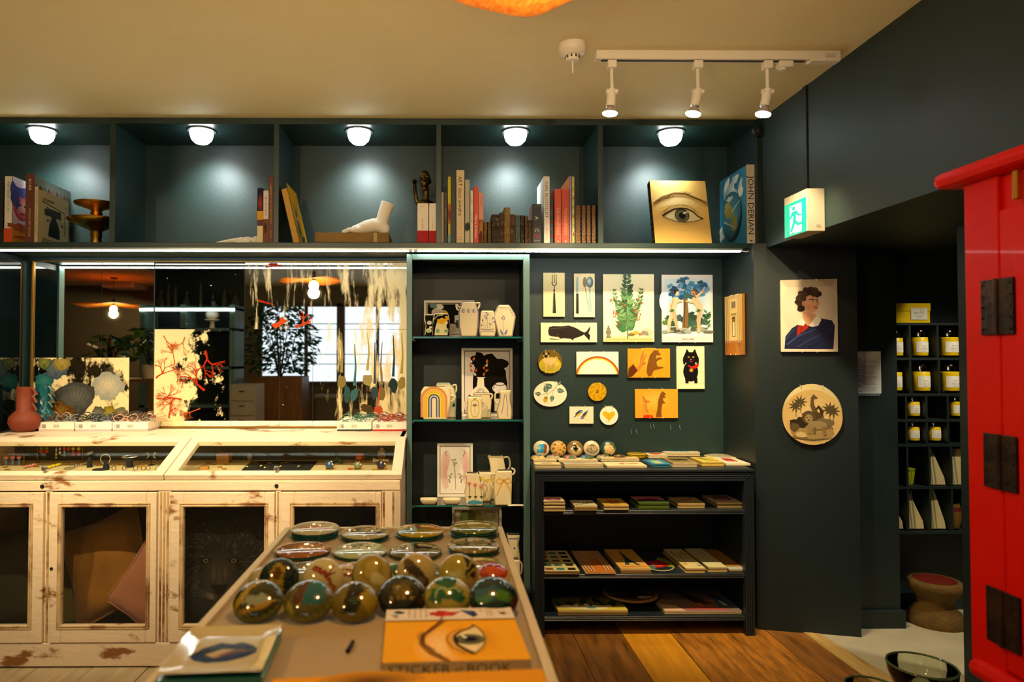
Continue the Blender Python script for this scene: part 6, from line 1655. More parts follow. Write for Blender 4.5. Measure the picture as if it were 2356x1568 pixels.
def shelld():
    A = Art().ell(.5, .5, .6, .6, 'ddcba8').ell(.5, .46, .34, .27, '8a7650')
    for i in range(9): A.line([(.5, .24), (.2 + i * .075, .66)], .03, ['c8b080', '5a4a30'][i % 2], .05)
    return A.ell(.36, .44, .1, .12, 'a08c60').ell(.62, .46, .12, .13, 'b8a478')
def garland():
    A = Art().ell(.5, .5, .6, .6, '24443a')
    for i in range(22): A.leaf(.5 + .34 * cos(i * .3), .5 + .34 * sin(i * .3), .2, .08, i * 37, ['3c6a4a', '1c3428', '5a8a5c'][i % 3])
    return A.blob(.54, .44, .30, .30, 'd0a468', 4, .2).blob(.5, .52, .2, .16, 'e0bc84', 5, .2).line([(.4, .4), (.6, .56)], .03, 'a87440').line([(.5, .3), (.66, .44)], .02, 'a87440').blob(.5, .74, .12, .08, 'b88a4c', 6)
for px, A, lb in ((1246, cigar(), 'a blue and brown box'), (1285.5, lion(), 'a lion head'), (1324, eyed(), 'a painted eye'), (1362, shelld(), 'a grey shell'), (1400.5, garland(), 'a green garland around pale drapery')):
    r_ = 19 / F * 3.33
    c = atY(px, 1032, 3.36); c = V((c.x, 3.375, BTZ + r_ * .97))
    domed('paperweight', 'upright round dome at the back of the bookcase showing ' + lb, c, r_, .022, A, DSC, nrm=(0, -1, .22), upv=(0, 0, 1), rim='6a5a34')
for px, bg, sd, lb in ((1238, 'd8b468', 3, 'tan and cream'), (1273, 'b0a078', 5, 'grey speckled'), (1312, '2a8cb4', 6, 'bright blue'), (1351.5, '5a4a24', 8, 'dark olive and orange'), (1389, 'a8a078', 9, 'pale sage'), (1427, '1c3c34', 12, 'dark green')):
    c = atY(px, 1058, 3.27)
    r_ = 17 / F * 3.27
    A = motif(sd, 1, 1, bg, 'flower' if sd % 2 else 'scene')
    domed('paperweight', f'small {lb} dome lying in front of the upright domes', V((c.x, 3.275, BTZ)), r_, .026, A, DSC, rim='5a5234')

# --- stacks on the bookcase top
def short(d):
    d = d.split(',')[0].split()
    return ' '.join(d[:10])


def stack(name, desc, px0, px1, py0, py1, zb_, n, A, edge='c9b68c', th=None, grp=None, edges=None, yfix=None, skew=0, ths=None):
    """px0-px1 = near edge in the photograph, py1 = bottom of near edge, py0 = far edge of the top picture"""
    th = th or (.0046 if zb_ > .7 else .0072)
    hh = n * th
    nr = atZ((px0 + px1) / 2, py1, zb_)
    y0 = nr.y
    a, b = atY(px0, py1, y0).x, atY(px1, py1, y0).x
    far = atZ((px0 + px1) / 2, py0, zb_ + hh).y
    d = max(far - y0, .03); w_ = b - a
    words_ = ['topmost', 'second', 'third', 'fourth', 'fifth', 'sixth']
    rr = random.Random(int(px0 * 7 + py1))
    for k in range(n):
        top = k == n - 1
        dx, dy = (rr.uniform(-.002, .002), rr.uniform(-.002, .002)) if not top else (0, 0)
        A_ = A if top else None
        sh = short(desc)
        lab = desc if top else f'{words_[n - 1 - k]} plate down under the {sh}'
        flatplate(name, lab, ((a + b) / 2 + dx, y0 + d / 2 + dy, zb_ + k * th + .0002 * k), w_, d, th, A_(d / w_) if A_ else None, grp=grp, edge=(edges or [edge])[k % len(edges or [edge])])


G1 = 'stacked plates on top of the bookcase'
def pl(bg, f): 
    def g(H):
        A = Art().rect(0, 0, 1, H, bg); f(A, H); return A
    return g
stack('decoupage_plate', 'pale plate with a brown feather, back left of the bookcase top', 1228, 1281, 1052.5, 1063, BTZ, 2, pl('ead49a', lambda A, H: A.leaf(.1, .3 * H, .7, .14, 6, '5a4424')), grp=G1)
stack('decoupage_plate', 'cream plate with a tiny coral sprig behind the blue-scene plate', 1286, 1376, 1052.5, 1063, BTZ, 2, pl('ecd8a0', lambda A, H: A.blob(.82, .5 * H, .07, .12, 'c88a6a', 2).leaf(.1, .4 * H, .3, .06, 10, 'b08a5a')), grp=G1)
stack('decoupage_plate', 'cream plate with an orange flower, back middle of the bookcase top', 1383, 1471, 1050, 1061, BTZ, 3, pl('e8cd88', lambda A, H: A.blob(.46, .5 * H, .1, .16, 'd87a2c', 4).leaf(.5, .5 * H, .2, .1, 10, 'a85a2c').leaf(.1, .4 * H, .2, .06, 10, '8a7a3a')), grp=G1)
stack('decoupage_plate', 'cream plate with a small brown sketch at the front left corner', 1231, 1291, 1063, 1077.5, BTZ, 4, pl('e8d08c', lambda A, H: A.blob(.48, .55 * H, .22, .12, '9a7a4a', 3).blob(.5, .55 * H, .1, .07, 'c8a878', 5)), grp=G1)
stack('decoupage_plate', 'cream plate with a blue and black band picture', 1299, 1388, 1063, 1076.5, BTZ, 4, pl('e0cc9c', lambda A, H: A.rect(.05, .5 * H, .9, .85 * H, '4a86b0').rect(.2, .55 * H, .7, .7 * H, '1c2430').blob(.5, .3 * H, .36, .08, 'c8b488', 3)), grp=G1)
stack('decoupage_plate', 'long cream plate with two pink smudges at the front', 1397, 1489, 1062, 1075.5, BTZ, 2, pl('eed8a4', lambda A, H: A.blob(.45, .5 * H, .08, .09, 'b8704a', 3).blob(.72, .5 * H, .16, .07, 'c08a6a', 5)), grp=G1)
stack('decoupage_plate', 'small bright blue plate with pale yellow panel', 1500, 1543, 1057, 1074.5, BTZ, 3, pl('2488b8', lambda A, H: A.rect(.24, .12 * H, .74, .88 * H, '8aa880').rect(.30, .2 * H, .68, .6 * H, 'c8b868')), edge='2a6a80', grp=G1)
stack('decoupage_plate', 'dark picture plate with black trees beside the small blue plate', 1548, 1604, 1052, 1073.5, BTZ, 4, pl('a8884a', lambda A, H: A.rect(.05, .05, .95, .95 * H, '8a7440').blob(.5, .6 * H, .4, .18, '2a2a14', 3).blob(.4, .4 * H, .2, .1, '4a4420', 5).blob(.75, .45 * H, .12, .1, '3a3014', 6)), grp=G1)
stack('decoupage_plate', 'yellow plate with a curved green parrot shape', 1616, 1666, 1051, 1072, BTZ, 4, pl('d8b84c', lambda A, H: A.line([(.3, .9 * H), (.42, .5 * H), (.6, .3 * H), (.9, .22 * H)], .2, '4a7a24', .1).blob(.35, .85 * H, .12, .1, 'c8703c', 2).line([(.5, .6 * H), (.8, .5 * H)], .08, '6a9a3c')), edges=['b8963c', 'd8c068'], grp=G1)
stack('decoupage_plate', 'white plate with a red glass picture at the right end', 1671, 1727, 1051, 1070.5, BTZ, 2, pl('f0e2c0', lambda A, H: A.rect(.30, .3 * H, .74, .75 * H, 'b02a34').rect(.36, .3 * H, .66, .5 * H, 'd05a50').rect(.4, .75 * H, .64, .9 * H, 'd8a0a0')), edge='ded0ac', grp=G1)
stack('decoupage_plate', 'cream plate with a red heart behind the small blue plate', 1492, 1536, 1041, 1053, BTZ, 3, pl('e8d8b4', lambda A, H: A.blob(.42, .62 * H, .24, .24, 'd0461c', 1, .05).blob(.66, .6 * H, .2, .22, 'd0461c', 2, .05).poly([(.22, .55 * H), (.5, .15 * H), (.86, .55 * H)], 'd0461c')), grp=G1)
stack('decoupage_plate', 'wide cream plate with a pale blue whale tail', 1530, 1611, 1035.5, 1049, BTZ + .001, 4, pl('efe0b8', lambda A, H: A.leaf(.5, .4 * H, .42, .24, 20, '7ab0d0').leaf(.5, .4 * H, .42, .22, 160, '8abcd4').line([(.5, .1 * H), (.5, .5 * H)], .06, '6aa4c8')), grp=G1)
for px, py, rp, hgt, lb, bg, n in ((1466, 1051, 22.5, .006, 'yellow round plate beside the heart plate', 'c8a414', 3), (1645, 1047, 37, .005, 'wide round cream plate with thin branches at the back right', 'e4d6ac', 2)):
    c0 = atZ(px, py, BTZ); r_ = rp / F * c0.y
    cy_ = min(c0.y + .03, YW - r_ - .003)
    for k in range(n):
        A = Art().ell(.5, .5, .51, .51, bg, n=30)
        if 'branches' in lb: A.line([(.1, .5), (.4, .56), (.9, .4)], .02, '8a7a5a').line([(.4, .56), (.6, .8)], .015, '8a7a5a').leaf(.6, .6, .2, .08, 40, '6a6a4a')
        else: A.arc(.5, .5, .36, .40, 0, 360, 'e0c040')
        top = k == n - 1
        domed('round_plate', lb if top else f'{["second", "third"][n - k - 2]} plate down under the ' + short(lb), V((c0.x, cy_, BTZ + k * hgt * 1.05)), r_, hgt, A, G1, rim='8a6a10' if 'yellow' in lb else 'b8a880', flat=True, cat='plate')

# --- stacks in the bookcase
zs = [z + .0005 for z in BS]
G2, G3, G4 = 'plates on the upper inner shelf', 'plates on the middle inner shelf', 'large plates on the lowest shelf'
CE = ['c0a468', '8a7040', 'd0b880', '6a5428']
up = [(1251, 1300, 1143, 1176, 6, 'd8c48c', 'cream plate with a dark oval, leftmost on the upper inner shelf', 'shell'), (1322, 1375, 1150, 1174, 3, 'd6cca8', 'pale grey plate, second on the upper inner shelf', 'leaf'), (1390, 1447, 1146, 1173, 3, 'd8a83c', 'orange-edged plate with a thin stem, third on the upper inner shelf', 'flower'), (1470, 1540, 1141, 1171.5, 4, '9a9a3c', 'olive green plate, fourth on the upper inner shelf', 'scene'), (1560, 1622, 1142, 1168, 3, 'd0b878', 'pale scene plate, fifth on the upper inner shelf', 'bird'), (1650, 1709, 1138, 1167, 3, 'dcc8a0', 'large cream plate with a dark cloud, last on the upper inner shelf', 'shell')]
for i, (a, b, c, d, n, bg, lb, kd) in enumerate(up):
    stack('decoupage_plate', lb, a, b, c, d, zs[0], n, lambda H, i=i, bg=bg, kd=kd: motif(i + 30, 1, H, bg, kd), grp=G2, edges=CE if i != 3 else ['4a5a1c', '6a7a2c', '2a3a14'])
def grid_(A, H):
    for i in range(3):
        for j in range(5): A.rect(.06 + i * .32, (.05 + j * .19) * H, .28 + i * .32, (.15 + j * .19) * H, ['8a5a44', '3a8a8a', '4a7a6a'][(i + j) % 3] if i < 2 else '24201c')
def hall_(A, H):
    A.poly([(.0, .0), (1, 0), (.66, .6 * H), (.36, .6 * H)], 'c8762c')
    for k in range(6): A.line([(.02 + .06 * k, H), (.1 + .05 * k, .05 * H)], .03, 'e0c49c' if k % 2 else '8a5434')
    for k in range(5): A.line([(.98 - .06 * k, H), (.9 - .05 * k, .1 * H)], .03, 'e0c49c' if k % 2 else '8a5434')
    A.rect(.38, .55 * H, .62, .8 * H, 'b8904c')
def tower_(A, H):
    A.poly([(.26, .18 * H), (.40, .45 * H), (.46, .92 * H), (.48, .92 * H), (.58, .45 * H), (.78, .16 * H), (.66, .16 * H), (.58, .28 * H), (.46, .28 * H), (.40, .18 * H)], '34484c').line([(.36, .38 * H), (.64, .38 * H)], .03, '34484c').soft(.1, .7 * H, .15, .2, 'c87a3c', 'd8a850', 3)
    A.rect(.1, .08 * H, .9, .12 * H, 'c07a4c')
def plants_(A, H):
    for k in range(24):
        rr = random.Random(k); A.blob(.1 + .8 * rr.random(), H * (.2 + .7 * rr.random()), .08, .06, ['5a7a34', '2c4a24', 'd8a43c', '3a3a24', '7a9a4c'][k % 5], k, .4, 8)
    A.ell(.86, .12 * H, .1, .06, '2c7ab0').blob(.2, .2 * H, .12, .08, 'c86a3c', 2)
def specks_(A, H):
    for k in range(20):
        rr = random.Random(k + 9); A.blob(.12 + .76 * rr.random(), H * (.1 + .8 * rr.random()), .07, .05, ['b8b06a', 'a0a8a0', '8aa4a8', 'c8a87a'][k % 4], k, .3, 8)
def stripes_(A, H):
    for k in range(9): A.line([(.04 + k * .115, 0), (.04 + k * .115, H)], .03, '6a4c1c')
    A.rect(0, 0, 1, .12 * H, 'b8bcb8')
mid = [(1253, 1334, 1266, 1321, 2, 'e0d08c', 'cream plate with rows of coloured ribbons, leftmost on the middle inner shelf', grid_), (1347, 1417, 1266, 1320, 1, 'c89a6c', 'amber hallway plate, second on the middle inner shelf', hall_), (1428, 1498, 1263, 1319, 3, 'd8a850', 'yellow plate with a dark lattice tower', tower_), (1578, 1623, 1262, 1318, 3, 'd8c88c', 'yellowish plate with green plants and one blue spot', plants_), (1630, 1673, 1261, 1315.5, 3, 'd2cc98', 'pale plate with faint scattered spots', specks_), (1679, 1719, 1262, 1313, 1, 'b8862c', 'brown striped plate, last on the middle inner shelf', stripes_)]
for a, b, c, d, n, bg, lb, fn in mid: stack('decoupage_plate', lb, a, b, c, d, zs[1], n, pl(bg, fn), grp=G3, edges=CE)
c0 = atZ(1524, 1313, zs[1]); r_ = 41 / F * c0.y
A = Art().ell(.5, .5, .52, .52, 'c8b47c').ell(.5, .5, .46, .46, '1c2c34').ell(.84, .55, .26, .34, '8a9a2c').blob(.52, .42, .28, .22, 'b8201c', 3).blob(.46, .36, .14, .12, 'd84430', 4).blob(.25, .22, .15, .1, '4a7a6a', 5).rect(.36, .36, .44, .42, 'e8e0d0')
o = domed('oval_plate', 'oval dark plate with a red parrot, in the middle of the shelf', V((c0.x, min(c0.y + .10, YW - .1), zs[1])), r_, .008, A, G3, rim='3a2a14', flat=True, cat='plate', ry=1.45)
def mural_(A, H):
    A.rect(.0, .0, 1, .3 * H, 'd8c44c').blob(.4, .25 * H, .35, .1, 'e8e0b8', 2).rect(.44, .12 * H, .56, .2 * H, '4aa0a8')
    for k in range(18): A.blob(.05 + .052 * k, H * (.45 + .12 * (k % 3)), .05, .1, ['2a3a1c', '4a5a1c', '6a5a24', '1c2414'][k % 4], k, .4, 8)
stack('decoupage_plate', 'large green and yellow mural plate on the lowest shelf', 1284, 1445, 1370, 1415, zs[2], 3, pl('5a5a1c', mural_), grp=G4, edges=CE)
c0 = atZ(1468, 1403, zs[2]); r_ = 63 / F * (c0.y + .1)
A = Art().ell(.5, .5, .52, .52, 'b8925c', n=40).ell(.5, .5, .44, .44, '5a4a24', n=36).blob(.45, .62, .2, .16, '2a1c10', 3).blob(.58, .5, .14, .2, '3a2414', 4).blob(.5, .28, .34, .08, '1c1a14', 5).blob(.66, .27, .12, .06, 'c8bca0', 6)
domed('round_plate', 'large round dark plate with cream rim, in the middle of the lowest shelf', V((c0.x, min(c0.y + r_ - .0, YW - r_ - .015), zs[2] + .0264)), r_, .010, A, G4, rim='5a4020', flat=True, cat='plate')
pr_ = flatplate('plate_riser', 'small dark block under the large round plate', (c0.x, min(c0.y + r_, YW - r_ - .015), zs[2]), .05, .05, .0255, None, edge='1c1c1a', grp=None)
pr_['category'] = 'block'
def bottle_(A, H):
    A.line([(.40, .9 * H), (.48, .62 * H), (.62, .25 * H)], .07, '4a2014', .22).rect(.50, .12 * H, .58, .3 * H, 'c87a4c').poly([(0, 0), (.28, 0), (.2, .22 * H), (0, .26 * H)], 'd8b090').poly([(.25, .05 * H), (.45, .2 * H), (.9, .12 * H), (.8, .02 * H)], 'b85a54').poly([(.75, .1 * H), (.8, .5 * H), (1, .55 * H), (1, .15 * H)], '4a6a80').rect(.84, .2 * H, .90, .4 * H, 'c8d0d0').line([(.72, 1.0 * H), (.95, .2 * H)], .06, '3a4450').rect(.62, .3 * H, .68, .42 * H, '6a5044')
stack('decoupage_plate', 'large plate with a dark bottle and pink table, lowest shelf at right', 1530, 1707, 1349, 1412, zs[2], 2, pl('8a7468', bottle_), edges=['c8b070', 'c8a8a0'], grp=G4)

# ================================================================ things on the foreground table
TT = TS + .0006
def onT(px, py, z=None): return atZ(px, py, TT if z is None else z)
G5 = 'glass plates stacked on the display table'
TEALR = '0f4a44'
def tplate(px, py, w_px, n, desc, A, seed=0, h=.0105):
    """round domed glass plates in a stack: px, py = centre of the foot"""
    c = onT(px, py); r_ = w_px / 2 / F * c.y
    wd = ['topmost', 'second', 'third', 'fourth', 'fifth']
    step = .0062
    for k in range(n):
        top = k == n - 1
        rr = random.Random(seed * 10 + k)
        cc = V((c.x + (0 if top else rr.uniform(-.0015, .0015)), c.y + (0 if top else rr.uniform(-.0015, .0015)), TT + k * step))
        lab = f'round glass plate with {desc}' if top else f'{wd[n - 1 - k]} teal-rimmed plate down, under the one with {short(desc)}'
        if top: domed('glass_plate', lab, cc, r_, h * 1.5, A, G5, rim=TEALR, cat='plate', tint=(.72, .76, .66))
        else: tag(MB().lathe([(r_ * .90, 0), (r_ * .99, .0025), (r_, .0045), (r_ * .95, .0060)], cc, 36).build('glass_plate', mat('teal glass edge', '13564e', .12, coat=.8), loc=cc, smooth=60), lab, 'plate', G5)
def mm(bg, *fs):
    A = Art().ell(.5, .5, .62, .62, bg, n=32)
    for f_ in fs: f_(A)
    return A
tplate(725, 1233, 111, 4, 'pale green leaves and a pink band, far left of the table', mm('d6cfa8', lambda A: A.leaf(.3, .7, .3, .12, 20, '4a7a4c').leaf(.55, .75, .3, .1, 160, '4a7a4c').blob(.5, .3, .3, .1, 'd88a7a', 2)), 1)
tplate(840, 1238, 111, 3, 'an olive brown centre, second in the far row', mm('c8bc94', lambda A: A.blob(.5, .6, .4, .26, '7a6420', 3).blob(.5, .3, .3, .12, '4a4434', 2)), 2)
tplate(966, 1233, 111, 3, 'yellow, red and blue patches, third in the far row', mm('c8a41c', lambda A: A.blob(.35, .6, .2, .2, 'c8b41c', 3).blob(.4, .5, .16, .1, 'c8502c', 2).blob(.62, .66, .2, .18, '8a9a7c', 4).blob(.3, .3, .24, .16, '2a7a7c', 5).blob(.75, .5, .2, .2, 'c87a2c', 6).blob(.6, .3, .2, .14, 'a88a2c', 7)), 3)
tplate(1090, 1231, 111, 4, 'green hills and a cream cloud, right end of the far row', mm('6a7424', lambda A: A.blob(.5, .72, .4, .16, '8a8a2c', 3).blob(.5, .5, .4, .1, 'c8b06a', 2).blob(.6, .8, .2, .1, '9a8a1c', 4).blob(.4, .3, .4, .12, 'a89a4c', 5)), 4)
tplate(697, 1272, 128, 2, 'a coppery orange glaze, left of the second row', mm('a8642c', lambda A: A.blob(.5, .7, .4, .16, 'b0743a', 3).blob(.6, .35, .24, .12, 'c8984c', 2).blob(.3, .3, .2, .1, '8a4a24', 4)), 5)
tplate(829, 1274, 126, 2, 'a small dark plant on pale green, second row', mm('c4cba8', lambda A: A.line([(.5, .3), (.5, .75)], .03, '3a4a3a').leaf(.5, .6, .16, .06, 30, '3a4a3a').leaf(.5, .6, .16, .06, 150, '3a4a3a').leaf(.5, .45, .2, .06, 10, '4a5a4a').leaf(.5, .45, .2, .06, 170, '4a5a4a')), 6)
tplate(955, 1275, 123, 2, 'a dark fern leaf on brown, second row', mm('7d6c44', lambda A: [A.leaf(.3 + .05 * i, .5, .22, .06, 60 if i % 2 else -60, '24342c') for i in range(9)] and A.line([(.26, .5), (.78, .5)], .03, '24342c')), 7)
tplate(1090, 1268, 121, 3, 'streaked cream and black landscape, second row at right', mm('8a7444', lambda A: [A.blob(.5, .2 + .12 * i, .45, .05, ['c8b888', '2a2414', 'a89058', '3a3a2c', 'd0c498', '4a4424'][i], i) for i in range(6)]), 8)
tplate(705, 1316, 132, 1, 'a dark green and cream scene, third row behind the fish dome', mm('8a845c', lambda A: A.blob(.5, .75, .4, .14, '2a3424', 3).rect(.35, .5, .75, .7, '4a4a34').line([(.35, .7), (.75, .7)], .03, 'c8b878').blob(.3, .7, .14, .1, '4a7a2c', 2)), 9)
tplate(830, 1316, 134, 1, 'an amber brown wash, third row', mm('a87c34', lambda A: A.blob(.5, .6, .36, .2, 'b88c44', 3).blob(.4, .4, .3, .1, '7a5a24', 2)), 10)
tplate(957, 1318, 132, 1, 'a dark teal border and cream centre, third row', mm('2c4440', lambda A: A.blob(.5, .5, .3, .22, 'b0a47c', 3).blob(.55, .5, .16, .1, '8a5a3c', 2)), 11)
tplate(1107, 1304, 118, 1, 'pale olive sky and a red brushstroke, third row at right', mm('b8a850', lambda A: A.blob(.5, .42, .42, .06, 'a85a3c', 3).blob(.5, .28, .4, .08, 'c8b888', 2).blob(.6, .35, .3, .03, '8a3a24', 4)), 12)
G6 = 'glass dome paperweights on the display table'
GT = (.78, .80, .58)   # green glass tint that also darkens pictures for shade inside the domes
def wgt(px, py, w_px, label, A, tilt=None, rim='12241f', hh=.030, lean=0):
    """py = lower edge of the dome on the table"""
    f0 = onT(px, py); r_ = w_px / 2 / F * (f0.y + .02)
    if tilt is None:
        return domed('paperweight', label, V((f0.x, f0.y + r_, TT)), r_, hh, A, G6, rim=rim, tint=GT)
    t = rad(tilt); n = V((lean, -sin(t), cos(t))).normalized()
    return domed('paperweight', label, V((f0.x, f0.y + .010 + r_ * cos(t) , TT + r_ * sin(t) * .985)), r_, hh, A, G6, nrm=n, upv=(0, cos(t), sin(t)), rim=rim, tint=GT)
def hand_(A): A.poly([(.36, .30), (.34, .62), (.42, .78), (.56, .80), (.66, .66), (.64, .30)], 'a88424').line([(.40, .35), (.40, .05)], .06, 'b8942c').line([(.48, .35), (.48, .0)], .06, 'b8942c').line([(.56, .35), (.56, .02)], .06, 'b8942c').line([(.63, .4), (.64, .1)], .05, 'b8942c').ell(.5, .55, .1, .14, '5a3a10')
def fish_(A): A.poly([(.22, .66), (.40, .58), (.58, .44), (.78, .16), (.84, .24), (.66, .50), (.84, .62), (.70, .60), (.76, .80), (.64, .58), (.50, .66), (.32, .78)], '8a2a1c').line([(.26, .7), (.5, .6), (.74, .26)], .02, 'c86a4a').blob(.32, .36, .14, .08, 'a84a34', 3)
def bug_(A): A.ell(.5, .6, .26, .3, '9a8030').blob(.5, .6, .14, .2, 'b8a04c', 3).blob(.66, .36, .18, .14, 'd0c498', 4)
def zebra_(A):
    for i in range(6): A.line([(.62 + .05 * i, .9 - .03 * i), (.70 + .04 * i, .6), (.62 + .05 * i, .35)], .03, '24241c')
    A.soft(.4, .4, .25, .2, 'e0d8b0', 'b0a058', 4).blob(.36, .7, .2, .2, 'a8903a', 5)
def slug_(A): A.poly([(.14, .74), (.30, .82), (.50, .60), (.78, .30), (.82, .14), (.70, .10), (.46, .34), (.20, .54)], '3a2e22').blob(.6, .28, .12, .1, '6a5c44', 3).blob(.3, .68, .12, .1, '54452f', 4)
bk1 = [(635, 1383, 92, 'upright dome with a golden hand on dark green, left of the back row', mm('1c2e28', hand_), 60, .0), (738, 1385, 94, 'upright dome with a dark red branching coral on cream', mm('d2c496', fish_), 60, .05), (852, 1376, 94, 'upright dome with an amber insect, centre of the back row', mm('b0984a', bug_, lambda A: A.arc(.5, .5, .44, .62, 0, 360, '4a4a24')), 60, .06), (957, 1370, 92, 'upright dome with a dark diagonal shape on tan', mm('c0a874', slug_), 60, .06), (1055, 1372, 92, 'upright dome with black stripes and gold, right in the back row', mm('a89448', zebra_), 60, .04)]
for a in bk1: wgt(a[0], a[1], a[2], a[3], a[4], a[5], lean=a[6])
for px, py, wp, lb, A in ((592, 1362, 62, 'clear pale dome half hidden behind the hand dome', mm('b8ac88')), (790, 1357, 66, 'cream dome with red stripes between two upright domes', mm('d8ccb0', lambda A: [A.rect(.1, .2 + .2 * i, .9, .28 + .2 * i, '9a2c24') for i in range(3)])), (905, 1352, 62, 'small dome with a green heart-shaped leaf', mm('b8aa78', lambda A: A.blob(.5, .45, .28, .28, '2c6a34', 3))), (1138, 1362, 82, 'dome with a red and orange mouth, right end of the back row', mm('e0cc9c', lambda A: A.ell(.5, .5, .42, .36, 'a82a14').ell(.5, .42, .36, .14, 'c8502c').poly([(.1, .55), (.5, .62), (.9, .55), (.5, .70)], '6a140a')))):
    wgt(px, py, wp, lb, A, 22)
def arrow_(A): A.line([(.1, .2), (.4, .66), (.62, .9)], .16, 'b89424', .06).blob(.55, .35, .24, .12, '9aa090', 3).line([(.2, .1), (.6, .2), (.9, .4)], .1, 'b88a2c', .05)
def books_(A): A.poly([(.44, .22), (.52, .80), (.80, .84), (.84, .30)], '1c6470').poly([(.24, .30), (.34, .78), (.50, .80), (.42, .24)], '5a2c18').line([(.12, .3), (.26, .1)], .12, 'a89848')
def face_(A): A.poly([(.3, .1), (.4, .7), (.55, .9), (.7, .5), (.6, .1)], '1c1c10').soft(.52, .35, .14, .12, '3a5a4c', '1c1c10', 4).blob(.8, .4, .16, .24, '9a8424', 2)
def face2_(A): A.ell(.5, .55, .3, .26, '2a2a16').blob(.5, .45, .16, .12, '6a5a24', 3).ell(.44, .5, .05, .03, 'b09a4c').ell(.6, .6, .12, .06, '4a4424').line([(.3, .3), (.5, .25), (.7, .3)], .04, '8a7434')
def clover_(A): A.blob(.34, .38, .2, .18, '1c5a3c', 3).blob(.64, .38, .2, .18, '1c5a3c', 4).blob(.48, .66, .2, .2, '1c5a3c', 5).arc(.4, .38, .10, .14, 20, 200, '9ab07c').arc(.62, .38, .10, .14, 0, 180, '9ab07c')
def sea_(A): A.blob(.4, .4, .3, .16, '2c5a6a', 3).blob(.66, .36, .16, .12, '4a7a2c', 4).blob(.3, .3, .16, .08, '4a7a5a', 5)
for px, py, wp, lb, A in ((578, 1441, 116, 'front row dome with a yellow arrow shape on dark ground, far left', mm('3a3a24', arrow_, lambda A: A.arc(.5, .5, .46, .62, 0, 360, '6a6a34'))), (698, 1440, 116, 'front row dome with blue and brown book spines', mm('5c5424', books_, lambda A: A.arc(.5, .5, .46, .62, 0, 360, '7a7434'))), (809, 1440, 110, 'front row dome with a dark pointed figure on olive', mm('7a641c', face_)), (922, 1428, 116, 'front row dome with a dim dark face', mm('24241a', face2_)), (1030, 1428, 112, 'front row dome with green clover leaves on yellow', mm('a8943a', clover_)), (1140, 1432, 116, 'front row dome with deep blue-green water, right end', mm('14302e', sea_))):
    wgt(px, py, wp, lb, A, 30, hh=.034)

# square glass plates at the front left, pen, and the two books
def lips_(H):
    A = Art().rect(.08, .08, .92, .92, 'c4b684')
    A.poly([(.10, .42), (.22, .62), (.40, .74), (.56, .70), (.66, .74), (.82, .66), (.94, .50), (.80, .36), (.60, .26), (.36, .24), (.20, .30)], '10183a').poly([(.28, .44), (.46, .58), (.60, .56), (.74, .54), (.58, .40), (.42, .36)], 'c4ae7c').poly([(.44, .42), (.62, .54), (.84, .52), (.72, .38), (.56, .32)], '1c2a58').line([(.40, .36), (.66, .50), (.84, .54)], .03, 'a86a1c', .01).line([(.3, .3), (.14, .42)], .03, '2a3a70')
    return A
zq_ = TT + 2 * .0068 + .0066 + .009
a0, a1, b0, b1 = (atZ(x, y, zq_) for x, y in ((357, 1551), (602, 1543), (461, 1440), (656, 1435)))
G7 = 'square glass plates with blue lips'
ang = math.degrees(math.atan2(a1.y - a0.y, a1.x - a0.x)); uxp, uyp = rot2(rad(ang))
w_ = (a1 - a0).length; dsq = ((b0 + b1) / 2 - (a0 + a1) / 2).dot(uyp)
ctr = (a0 + a1) / 2 + uyp * dsq / 2; ctr.z = TT
for k in range(3):
    top = k == 2
    lb = 'square glass plate with dark blue lips, topmost at the front left' if top else f'{["third", "second"][k]} square teal-edged plate down in the front left stack'
    o = flatplate('square_plate', lb, ctr + V((R.uniform(-.001, .001), 0, k * .0068)), w_, dsq, .0064, None, ang, G7, edge='1f6e5e')
    if top:
        # shallow dished top, picture under glass
        N = 16; vs, uv, fs = [], [], []
        for j in range(N + 1):
            for i in range(N + 1):
                u, v = i / N, j / N
                e_ = max(abs(u - .5), abs(v - .5)) * 2
                vs.append(ctr - uxp * w_ / 2 - uyp * dsq / 2 + uxp * w_ * u + uyp * dsq * v + V((0, 0, k * .0068 + .0066 + .009 * (max(0, e_ - .55) / .45) ** 1.6)))
                uv.append((u, v))
        fs = [(j * (N + 1) + i, j * (N + 1) + i + 1, (j + 1) * (N + 1) + i + 1, (j + 1) * (N + 1) + i) for j in range(N) for i in range(N)]
        lips_(1).put('print', ctr - uxp * w_ * .42 - uyp * dsq * .42 + V((0, 0, k * .0068 + .0074)), uxp * w_ * .84, uyp * dsq * .84, o, DOME, eps=.00003)
        MB().add(vs, fs).build('glass_dish', mat('cream glass', 'c4b684', .07, coat=.5), o, smooth=89)
p0, p1 = onT(800, 1497, TT + .004), onT(812, 1475, TT + .004)
pe_ = thing('pen_cap', 'small black pen cap lying on the table top', 'pen cap', (p0 + p1) / 2)
u = (p1 - p0).normalized()
MB().cyl(p0, p1, .0042, .0036, 12).build('barrel', mat('black plastic', '0c0c0c', .7), pe_, smooth=1)
MB().obox((p0 + p1) / 2 + V((.0, 0, .0046)), u * .012, u.cross(V((0, 0, 1))) * .0012, (0, 0, .0007)).build('clip', MC['black plastic'], pe_)


